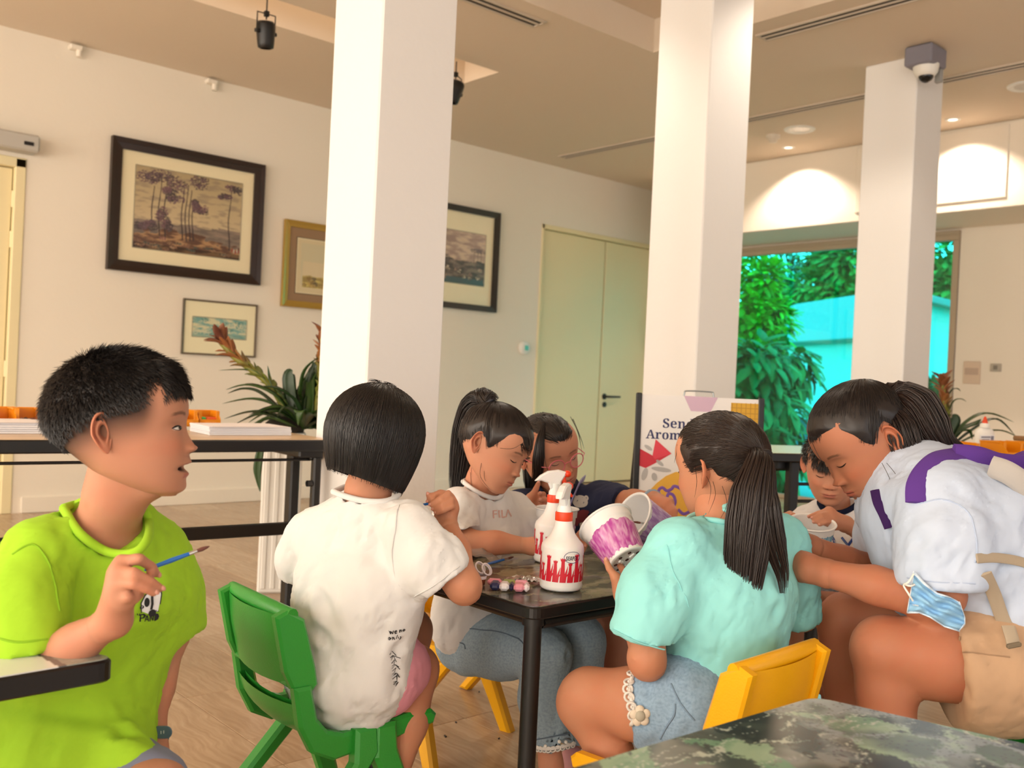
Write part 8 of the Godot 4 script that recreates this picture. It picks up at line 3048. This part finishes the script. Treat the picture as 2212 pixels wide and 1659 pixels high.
	for k in 5:
		var a := TAU * k / 5 + 0.4
		mb = MB.new()
		mb.ball(fc + (RT * cos(a) + UP * sin(a)) * 0.011, Vector3(0.0085, 0.0085, 0.005), Basis(RT, UP, -FW), 12)
		put(mb, "flower_petal", mat(col(222, 210, 192), 0.8), o)
	mb = MB.new()
	mb.ball(fc - to * 0.004, Vector3(0.009, 0.010, 0.006), Basis(RT, UP, -FW), 14)
	put(mb, "flower_centre", mat(col(178, 172, 156), 0.9), o)
	for q in [[1370, 1760, 1.82], [1440, 1740, 2.0]]:
		var a := P(q[0], q[1], q[2])
		a.y = 0.0
		shoe(o, "shoe", a, fwd, 0.12, mat(col(216, 196, 186), 0.5))

func small_line(ph: float) -> float:
	return lerpf(0.17, 0.02, smoothstep(0.7, 1.35, ph)) if ph < 1.5 else lerpf(0.02, -0.24, smoothstep(1.7, 2.5, ph))

func small_boy() -> void:
	var sk := lin(198, 142, 114)
	var o := person("small boy in a white T-shirt with a navy collar, half hidden by the woman's face", P(1800, 1400, 2.85))
	var st := skin_tint(sk, 14)
	var X := frame(P(1797, 1008, 2.80), -FW * 0.86 - RT * 0.32 - UP * 0.28, UP * 0.96 - FW * 0.25, 0.195)
	var H := {"skin": sk, "nose": 0.07, "fy": 0.86, "cheek": 1.5, "wide": 1.05}
	var fwd := (-FW * 0.85 - RT * 0.5).normalized()
	var left := (RT * 0.85 - FW * 0.5).normalized()
	var body := MB.new()
	var f := Flesh.new()
	f.chain(pts([[1800, 1040, 2.83], [1802, 1090, 2.85], [1804, 1140, 2.86]]), [0.04, 0.04, 0.036], 0.03)
	torso(f, P(1810, 1320, 2.87), P(1806, 1200, 2.86), P(1804, 1140, 2.86), left, 0.085, 0.09, 0.05, 0.05, fwd, 1.1)
	limb(f, [[1728, 1140, 2.9, 0.03], [1705, 1200, 2.82, 0.026], [1700, 1160, 2.66, 0.022], [1701, 1130, 2.6, 0.019]])
	limb(f, [[1890, 1130, 2.80, 0.032], [1915, 1195, 2.72, 0.028], [1870, 1160, 2.62, 0.026], [1826, 1132, 2.56, 0.019]])
	limb(f, [[1780, 1330, 2.86, 0.06], [1740, 1310, 2.62, 0.048], [1735, 1450, 2.6, 0.036], [1735, 1560, 2.6, 0.027]], 0.02, 0.03)
	limb(f, [[1840, 1330, 2.84, 0.06], [1800, 1320, 2.58, 0.048], [1800, 1450, 2.6, 0.036], [1800, 1560, 2.6, 0.027]], 0.02, 0.03)
	f.build(body, 0.009, null, st, 2)
	head(body, X, H)
	hand(body, P(1826, 1132, 2.56), 0.019, [pts([[1800, 1138, 2.53], [1780, 1130, 2.515], [1766, 1126, 2.51]]), pts([[1790, 1102, 2.54], [1768, 1108, 2.53], [1747, 1116, 2.525]]), pts([[1792, 1110, 2.53], [1772, 1112, 2.515], [1754, 1119, 2.51]]), pts([[1796, 1118, 2.525], [1776, 1119, 2.508], [1758, 1128, 2.505]]), pts([[1802, 1126, 2.52], [1784, 1127, 2.505], [1770, 1134, 2.50]])], 0.0066, st, P(1870, 1160, 2.62), [[P(1792, 1106, 2.54), P(1804, 1128, 2.535), 0.012, 0.013]])
	hand(body, P(1701, 1128, 2.6), 0.018, [pts([[1694, 1116, 2.585], [1700, 1110, 2.57], [1708, 1112, 2.56]]), pts([[1706, 1110, 2.59], [1714, 1112, 2.56], [1712, 1122, 2.55]]), pts([[1708, 1118, 2.585], [1716, 1120, 2.56], [1713, 1130, 2.55]]), pts([[1708, 1126, 2.585], [1715, 1128, 2.56], [1712, 1136, 2.55]]), pts([[1706, 1132, 2.585], [1712, 1136, 2.565], [1708, 1142, 2.56]])], 0.0066, st)
	put(body, "body", mats.skin, o)
	var hm := hair_mat(col(30, 24, 22))
	var rg := RandomNumberGenerator.new()
	rg.seed = 43
	put(crop_cap(X, 0.07, small_line), "hair", hm, o)
	var hb := MB.new()
	spikes(hb, X, 4500, 0.13, 0.0009, rg, 0.10, small_line)
	put(hb, "hair_spikes", hm, o).set_meta("kind", "stuff")
	f = Flesh.new()
	torso(f, P(1808, 1310, 2.86), P(1805, 1200, 2.85), P(1803, 1120, 2.85), left, 0.115, 0.12, 0.075, 0.075, fwd, 1.05)
	f.cap(P(1803, 1115, 2.85), P(1738, 1128, 2.89), 0.044, 0.04, 0.05)
	f.cap(P(1803, 1115, 2.85), P(1880, 1118, 2.81), 0.044, 0.042, 0.05)
	sleeve(f, P(1734, 1132, 2.9), P(1722, 1160, 2.88), P(1714, 1185, 2.86), 0.04, 0.042, 0.044, CV(-0.2, -0.95, -0.1))
	sleeve(f, P(1884, 1122, 2.80), P(1902, 1155, 2.77), P(1912, 1180, 2.74), 0.042, 0.043, 0.045, CV(0.3, -0.95, -0.1))
	var ring := neckline(f, pts([[1770, 1086, 2.82], [1780, 1100, 2.78], [1800, 1108, 2.77], [1828, 1104, 2.78], [1852, 1088, 2.80], [1850, 1074, 2.87], [1810, 1066, 2.92], [1780, 1072, 2.88]]), 0.015)
	dress(o, "shirt", f, 0.0075, cloth(col(222, 221, 222)), creases(fold_list([[1750, 1130, 1760, 1240, 12, 5], [1850, 1110, 1840, 1240, 12, 5]], 2.75), 0.006, 81))
	ribbing(o, ring, 0.0085, cloth(col(24, 30, 52)))
	var kx := 2.78 / 2080.0
	var ic := P(1805, 1178, 2.78)
	var S := func(list: Array, w: float) -> PackedVector2Array:
		var v := []
		for p in list: v.append([(p[0] - 1805) * kx, -(p[1] - 1178) * kx])
		return stroke(v, w * kx)
	var blue := mat(col(46, 76, 160), 0.7)
	var O := []
	for k in 16: O.append([1793 + 8.5 * cos(TAU * k / 17.0 + 1.6), 1172 + 15 * sin(TAU * k / 17.0 + 1.6)])
	on_cloth(o, "shirt_lettering", f, [S.call(O, 5), S.call([[1816, 1160], [1826, 1176]], 5), S.call([[1838, 1162], [1826, 1176], [1824, 1194]], 5), S.call([[1756, 1158], [1756, 1192]], 5), S.call([[1756, 1160], [1768, 1164], [1758, 1174], [1770, 1182], [1757, 1191]], 5)], ic, RT, UP, blue, 0.0012)
	on_cloth(o, "letter_stripe", f, [S.call([[1816, 1161], [1826, 1176], [1824, 1193]], 1.2), S.call(O, 1.2)], ic, RT, UP, mat(col(130, 160, 210), 0.7), 0.002)
	on_cloth(o, "small_drawing", f, [S.call([[1785, 1202], [1790, 1197], [1794, 1201], [1790, 1206], [1798, 1204], [1801, 1208]], 1.4), S.call([[1783, 1208], [1790, 1211], [1797, 1209]], 1.4)], ic, RT, UP, mat(col(60, 50, 56), 0.7), 0.0014)
	on_cloth(o, "shoulder_print", f, [S.call([[1870, 1102], [1873, 1114]], 1.2), S.call([[1866, 1106], [1878, 1110]], 1.2), S.call([[1868, 1113], [1876, 1103]], 1.2)], P(1805, 1178, 2.76), RT, UP, mat(col(110, 140, 176), 0.7), 0.0012)
	f = Flesh.new()
	f.chain(pts([[1790, 1330, 2.86], [1742, 1316, 2.68]]), [0.085, 0.066], 0.04)
	f.chain(pts([[1845, 1335, 2.84], [1800, 1326, 2.64]]), [0.085, 0.066], 0.04)
	var pm := cloth(col(74, 74, 80))
	var im := Image.create(64, 64, false, Image.FORMAT_RGB8)
	for y in 64:
		for x in 64:
			var c := col(54, 54, 62)
			if x < 22: c = c.lightened(0.28)
			if y < 22: c = c.lightened(0.28)
			if x == 40 or y == 40: c = col(186, 186, 190)
			im.set_pixel(x, y, c)
	pm.albedo_color = Color.WHITE
	pm.albedo_texture = ImageTexture.create_from_image(im)
	pm.uv1_scale = Vector3.ONE * 22.0
	dress(o, "plaid_shorts", f, 0.009, pm, creases([], 0.004, 5))
	for q in [[1735, 1575, 2.58], [1800, 1575, 2.58]]:
		var a := P(q[0], q[1], q[2])
		a.y = 0.0
		shoe(o, "shoe", a, fwd, 0.10, mat(col(40, 44, 60), 0.5))

func woman() -> void:
	var sk := lin(180, 120, 92)
	var o := person("woman with a dark ponytail bending forward in a pale blue T-shirt and khaki shorts", P(2080, 1450, 1.78))
	var st := skin_tint(sk, 16)
	var X := frame(P(1858, 950, 2.0), -RT * 0.76 - UP * 0.60 - FW * 0.16, UP * 0.78 - RT * 0.62, 0.218)
	var H := {"skin": sk, "nose": 0.10, "fy": 0.92, "ear_y": -0.06, "ear": 1.1, "jaw": 1.08, "cheek": 1.2, "brow_line": 0.02, "nape": 0.04}
	var body := MB.new()
	var f := Flesh.new()
	f.chain(pts([[1905, 985, 2.0], [1945, 1030, 1.98], [1985, 1080, 1.96]]), [0.058, 0.056, 0.058], 0.03)
	f.cap(P(1880, 1020, 2.0), P(1930, 1060, 1.98), 0.045, 0.045, 0.03)
	f.cap(P(2000, 1100, 1.94), P(2190, 1340, 1.85), 0.095, 0.11, 0.06)
	limb(f, [[2020, 1130, 1.80, 0.05], [2030, 1280, 1.76, 0.044], [2022, 1302, 1.755, 0.042]])
	limb(f, [[2020, 1300, 1.755, 0.040], [1890, 1264, 1.80, 0.034], [1748, 1228, 1.87, 0.025]], 0.02, 0.008)
	limb(f, [[1920, 1110, 2.1, 0.046], [1925, 1232, 2.1, 0.04], [1910, 1240, 2.09, 0.038]])
	limb(f, [[1912, 1240, 2.09, 0.038], [1820, 1215, 2.04, 0.034], [1722, 1172, 1.98, 0.026]])
	limb(f, [[2170, 1440, 1.80, 0.085], [2020, 1420, 1.78, 0.074], [1912, 1400, 1.80, 0.058], [1908, 1408, 1.81, 0.058]], 0.02, 0.006)
	limb(f, [[1908, 1406, 1.81, 0.057], [1914, 1490, 1.80, 0.052], [1918, 1600, 1.79, 0.052], [1935, 1820, 1.78, 0.034]], 0.02, 0.012)
	limb(f, [[2140, 1380, 1.95, 0.085], [1960, 1350, 2.04, 0.07], [1830, 1338, 2.08, 0.056], [1824, 1348, 2.08, 0.056]], 0.02, 0.006)
	limb(f, [[1824, 1346, 2.08, 0.055], [1824, 1440, 2.08, 0.050], [1838, 1700, 2.08, 0.036]], 0.02, 0.012)
	f.build(body, 0.0085, null, st, 2)
	head(body, X, H)
	hand(body, P(1748, 1228, 1.87), 0.026, [pts([[1738, 1206, 1.88], [1726, 1196, 1.9], [1716, 1190, 1.93]]), pts([[1722, 1212, 1.9], [1706, 1204, 1.94], [1696, 1198, 1.98]]), pts([[1718, 1222, 1.9], [1700, 1216, 1.94], [1690, 1208, 1.98]]), pts([[1718, 1232, 1.9], [1702, 1228, 1.94], [1692, 1220, 1.98]]), pts([[1722, 1240, 1.9], [1708, 1238, 1.93], [1698, 1232, 1.96]])], 0.009, st, P(1890, 1268, 1.80), [[P(1730, 1214, 1.89), P(1732, 1236, 1.89), 0.018, 0.018]])
	hand(body, P(1722, 1172, 1.98), 0.026, [pts([[1712, 1160, 2.0], [1704, 1152, 2.02], [1696, 1150, 2.05]]), pts([[1702, 1164, 2.02], [1690, 1160, 2.06], [1684, 1154, 2.1]]), pts([[1702, 1174, 2.02], [1688, 1170, 2.06], [1680, 1164, 2.1]]), pts([[1704, 1182, 2.02], [1690, 1180, 2.06], [1682, 1174, 2.1]]), pts([[1708, 1190, 2.02], [1696, 1190, 2.05], [1688, 1186, 2.08]])], 0.009, st, P(1820, 1215, 2.04), [[P(1712, 1166, 2.0), P(1714, 1188, 2.0), 0.018, 0.018]])
	put(body, "body", mats.skin, o)
	var hm := hair_mat(col(28, 21, 20))
	var rg := RandomNumberGenerator.new()
	rg.seed = 53
	var hb := MB.new()
	cap(hb, X, H, 0.05, 12)
	put(hb, "hair", hm, o)
	hb = MB.new()
	combed(hb, X, H, Vector3(0.0, 0.40, -0.40), 2200, 0.0008, 0.05, rg)
	wisps(hb, [[[1752, 950, 1.9], [1768, 985, 1.88], [1790, 1012, 1.88]], [[1905, 1000, 1.88], [1920, 1030, 1.87], [1925, 1050, 1.87]], [[1915, 1000, 1.88], [1935, 1025, 1.87], [1940, 1045, 1.88]]])
	put(hb, "hair_strands", hm, o).set_meta("kind", "stuff")
	var tm := hair_mat(col(40, 25, 20))
	hb = MB.new()
	bundle(hb, pts([[1902, 866, 2.0], [1932, 856, 2.0], [1972, 885, 1.98], [2008, 935, 1.96], [2046, 968, 1.95], [2100, 985, 1.95]]), [0.014, 0.034, 0.056, 0.050, 0.030, 0.008], 1300, 0.0012, rg, FW, 0.7, 0.35)
	bundle(hb, pts([[1910, 880, 1.98], [1940, 930, 1.95], [1960, 980, 1.94], [1985, 1010, 1.94]]), [0.016, 0.04, 0.036, 0.01], 500, 0.0012, rg)
	put(hb, "ponytail", tm, o).set_meta("kind", "stuff")
	hair_band(o, P(1898, 862, 2.0), CV(0.9, 0.3, 0.0), 0.020, col(18, 16, 18))
	var mb := MB.new()
	mb.box(P(1919, 877, 1.945), Vector3(0.006, 0.010, 0.005), 0.0015, Basis(RT, UP, -FW) * Basis(Vector3(0, 0, 1), 0.4))
	put(mb, "hair_clip", mats.pearl, o)
	# shirt
	f = Flesh.new()
	f.chain(pts([[2010, 1095, 1.93], [2100, 1180, 1.88], [2200, 1300, 1.84]]), [0.125, 0.145, 0.135], 0.06)
	f.cap(P(2000, 1075, 1.92), P(2030, 1085, 1.82), 0.085, 0.07, 0.06)
	f.cap(P(1960, 1075, 2.0), P(1930, 1100, 2.08), 0.085, 0.066, 0.06)
	f.cap(P(1960, 1130, 1.96), P(1990, 1250, 1.92), 0.07, 0.075, 0.07)
	f.cap(P(2150, 1320, 1.82), P(2080, 1320, 1.82), 0.055, 0.035, 0.06)
	sleeve(f, P(2028, 1095, 1.81), P(2040, 1180, 1.77), P(2032, 1268, 1.755), 0.075, 0.080, 0.078, CV(-0.05, -1, -0.1))
	sleeve(f, P(1928, 1100, 2.09), P(1916, 1160, 2.1), P(1916, 1222, 2.1), 0.062, 0.062, 0.060, CV(-0.1, -1, 0))
	var ring := neckline(f, pts([[1930, 1062, 1.98], [1945, 1080, 1.93], [1962, 1070, 1.88], [1978, 1035, 1.86], [1988, 1005, 1.88], [1975, 995, 1.95], [1945, 1010, 2.02], [1925, 1040, 2.03]]), 0.016)
	var bm := cloth(col(192, 206, 228))
	dress(o, "shirt", f, 0.0068, bm, creases(fold_list([[1975, 1180, 2060, 1130, 12, 7], [1970, 1215, 2070, 1190, 12, 6], [1975, 1240, 2080, 1225, 10, 5], [2100, 1130, 2105, 1230, 10, 9], [1890, 1130, 1930, 1160, 9, 6], [1890, 1160, 1930, 1190, 9, 5], [1900, 1110, 1940, 1200, 12, 6], [1930, 1100, 1950, 1230, 12, 6], [2110, 1250, 2200, 1200, 14, 6], [2080, 1330, 2200, 1300, 14, 6], [2060, 1040, 2150, 1120, 16, 4]], 1.72), 0.007, 91, Vector3(1, 0.7, 1)))
	ribbing(o, ring, 0.006, bm)
	mb = MB.new()
	seam(mb, f, pts([[1990, 1090, 1.75], [2040, 1080, 1.74], [2090, 1110, 1.74], [2108, 1180, 1.75], [2104, 1215, 1.76]]), 0.0015)
	seam(mb, f, pts([[1960, 1248, 1.7], [2030, 1258, 1.66], [2104, 1260, 1.7]]), 0.0014)
	put(mb, "seam", cloth(col(176, 192, 218)), o)
	# khaki shorts
	var sf := Flesh.new()
	sf.chain(pts([[2200, 1430, 1.82], [2130, 1440, 1.80], [2062, 1436, 1.79]]), [0.125, 0.118, 0.102], 0.05)
	sf.chain(pts([[2190, 1400, 1.9], [2060, 1375, 1.98]]), [0.11, 0.09], 0.05)
	sf.cut(P(2052, 1436, 1.79), CV(-1, -0.08, 0.1))
	var km := cloth(col(188, 156, 126))
	dress(o, "shorts", sf, 0.008, km, creases(fold_list([[2090, 1500, 2160, 1420, 12, 5], [2150, 1380, 2212, 1480, 12, 6], [2080, 1390, 2180, 1400, 12, 5], [2120, 1540, 2212, 1520, 12, 5]], 1.7), 0.005, 95))
	mb = MB.new()
	seam(mb, sf, pts([[2076, 1375, 1.7], [2073, 1440, 1.68], [2076, 1530, 1.7]]), 0.0014)
	seam(mb, sf, pts([[2055, 1412, 1.69], [2100, 1410, 1.68], [2180, 1420, 1.68]]), 0.0014)
	put(mb, "seam", mat(col(158, 128, 100), 0.8), o)
	for q in [[1940, 1830, 1.77], [1840, 1720, 2.04]]:
		var a := P(q[0], q[1], q[2])
		a.y = 0.0
		shoe(o, "shoe", a, -RT - FW * 0.2, 0.15, mat(col(60, 58, 60), 0.5))
	backpack(f)
	mask()

func backpack(f: Flesh) -> void:
	var o := thing("backpack", "purple and grey backpack with beige straps on the woman's back", "backpack", P(2260, 1150, 1.86))
	var pm := cloth(col(92, 58, 140), 0.7)
	var gm := cloth(col(176, 172, 168), 0.7)
	var bm := cloth(col(172, 158, 138), 0.6)
	var g := Flesh.new()
	g.chain(pts([[2235, 1060, 1.92], [2300, 1130, 1.88], [2350, 1240, 1.85]]), [0.075, 0.12, 0.11], 0.06)
	var mb := MB.new()
	g.build(mb, 0.009, creases([], 0.006, 7), null, 2)
	put(mb, "pack_body", pm, o)
	mb = MB.new()
	var pan := []
	for q in [[2140, 1008, 1.80], [2175, 1020, 1.78], [2215, 1048, 1.77], [2260, 1090, 1.77]]: pan.append(P(q[0], q[1], q[2]))
	mb.tube(spline(pan, 4), 0.022, 10, true, 0.35, FW)
	put(mb, "side_panel", gm, o)
	var strap := func(list: Array, r: float, ell: float, m: Material, called: String) -> void:
		var p := []
		for q in list:
			var c := P(q[0], q[1], q[2])
			var to := (c - EYE).normalized()
			p.append(f.hit(c - to * 0.12, to, 0.25) - to * 0.004)
		var b := MB.new()
		b.tube(spline(p, 5), r, 10, true, ell, (p[0] - EYE).normalized())
		put(b, called, m, o)
	strap.call([[1982, 1088, 1.8], [1982, 1050, 1.8], [1998, 1015, 1.82], [2030, 992, 1.84], [2075, 982, 1.86]], 0.019, 0.22, pm, "shoulder_strap")
	mb = MB.new()
	mb.tube(spline([P(2060, 980, 1.84), P(2110, 985, 1.84), P(2160, 1000, 1.86), P(2230, 1005, 1.9)], 5), 0.020, 10, true, 0.5, FW)
	put(mb, "shoulder_strap", pm, o)
	strap.call([[1898, 1060, 2.0], [1904, 1085, 1.98], [1914, 1112, 1.97], [1922, 1140, 1.96]], 0.013, 0.25, cloth(col(58, 34, 84), 0.7), "shoulder_strap")
	strap.call([[2108, 1206, 1.75], [2150, 1204, 1.74], [2215, 1216, 1.74], [2260, 1240, 1.74]], 0.009, 0.25, bm, "webbing_strap")
	strap.call([[2122, 1238, 1.75], [2142, 1280, 1.73], [2164, 1330, 1.72], [2180, 1362, 1.72]], 0.0125, 0.2, bm, "webbing_strap")
	mb = MB.new()
	mb.tube([P(2178, 1352, 1.685), P(2186, 1378, 1.672), P(2190, 1396, 1.668)], 0.0125, 10, true, 0.2, FW)
	put(mb, "webbing_strap", bm, o)
	mb = MB.new()
	mb.box(P(2190, 1394, 1.664), Vector3(0.025, 0.008, 0.008), 0.002, Basis(RT, UP, -FW) * Basis(Vector3(0, 0, 1), 0.2))
	put(mb, "strap_end", cloth(col(120, 108, 90)), o)

func mask() -> void:
	var o := thing("face_mask", "pale blue surgical mask hooked on the woman's forearm", "mask", P(2020, 1300, 1.69))
	# pleated sheet hanging from the arm
	var rows := [[[1973, 1236], [1998, 1262], [2024, 1282], [2052, 1290], [2070, 1300]], [[1972, 1254], [1996, 1276], [2022, 1296], [2052, 1302], [2078, 1316]], [[1968, 1276], [1992, 1290], [2018, 1310], [2050, 1318], [2084, 1334]], [[1964, 1298], [1990, 1306], [2016, 1322], [2046, 1334], [2084, 1348]], [[1960, 1322], [1986, 1322], [2010, 1332], [2040, 1352], [2072, 1362]]]
	var nu := 25
	var nv := 25
	var ps := PackedVector3Array()
	for j in nv:
		var fj := j / 24.0 * 4.0
		var j0 := mini(int(fj), 3)
		for i in nu:
			var fi := i / 24.0 * 4.0
			var i0 := mini(int(fi), 3)
			var a := Vector2(rows[j0][i0][0], rows[j0][i0][1]).lerp(Vector2(rows[j0][i0 + 1][0], rows[j0][i0 + 1][1]), fi - i0)
			var b := Vector2(rows[j0 + 1][i0][0], rows[j0 + 1][i0][1]).lerp(Vector2(rows[j0 + 1][i0 + 1][0], rows[j0 + 1][i0 + 1][1]), fi - i0)
			var p := a.lerp(b, fj - j0)
			var d := 1.700 - 0.018 * sin(i / 24.0 * PI) + 0.004 * (1.0 if fposmod(j, 8.0) < 4.0 else -1.0) + 0.006 * sin(i * 0.7 + j * 0.35)
			ps.append(P(p.x, p.y, d))
	var m := cloth(col(150, 200, 236), 0.5)
	for side in 2:
		var mb := MB.new()
		var q := PackedVector3Array(ps)
		if side: 
			for k in q.size(): q[k] += FW * 0.002
		mb.grid(q, nu, nv, false, PackedColorArray(), side == 0)
		put(mb, "mask_front" if side == 0 else "mask_lining", m if side == 0 else cloth(col(226, 236, 244), 0.5), o)
	var mb := MB.new()
	for e in [range(0, nu), range(nu * (nv - 1), nu * nv)]:
		var path := []
		for k in e: path.append(ps[k])
		mb.tube(path, 0.0028, 6, true, 0.4)
	for c in [0, nu - 1]:
		var path := []
		for k in nv: path.append(ps[k * nu + c])
		mb.tube(path, 0.0028, 6, true, 0.4)
	put(mb, "mask_binding", cloth(col(214, 230, 244), 0.5), o)
	mb = MB.new()
	mb.tube(spline([P(1974, 1240, 1.695), P(1962, 1258, 1.69), P(1952, 1264, 1.70), P(1962, 1282, 1.69), P(1972, 1298, 1.695)], 4), 0.0018, 6)
	mb.tube(spline([P(1954, 1262, 1.70), P(1966, 1266, 1.688), P(1978, 1262, 1.695)], 4), 0.0018, 6)
	put(mb, "ear_loop", mats.pearl, o)
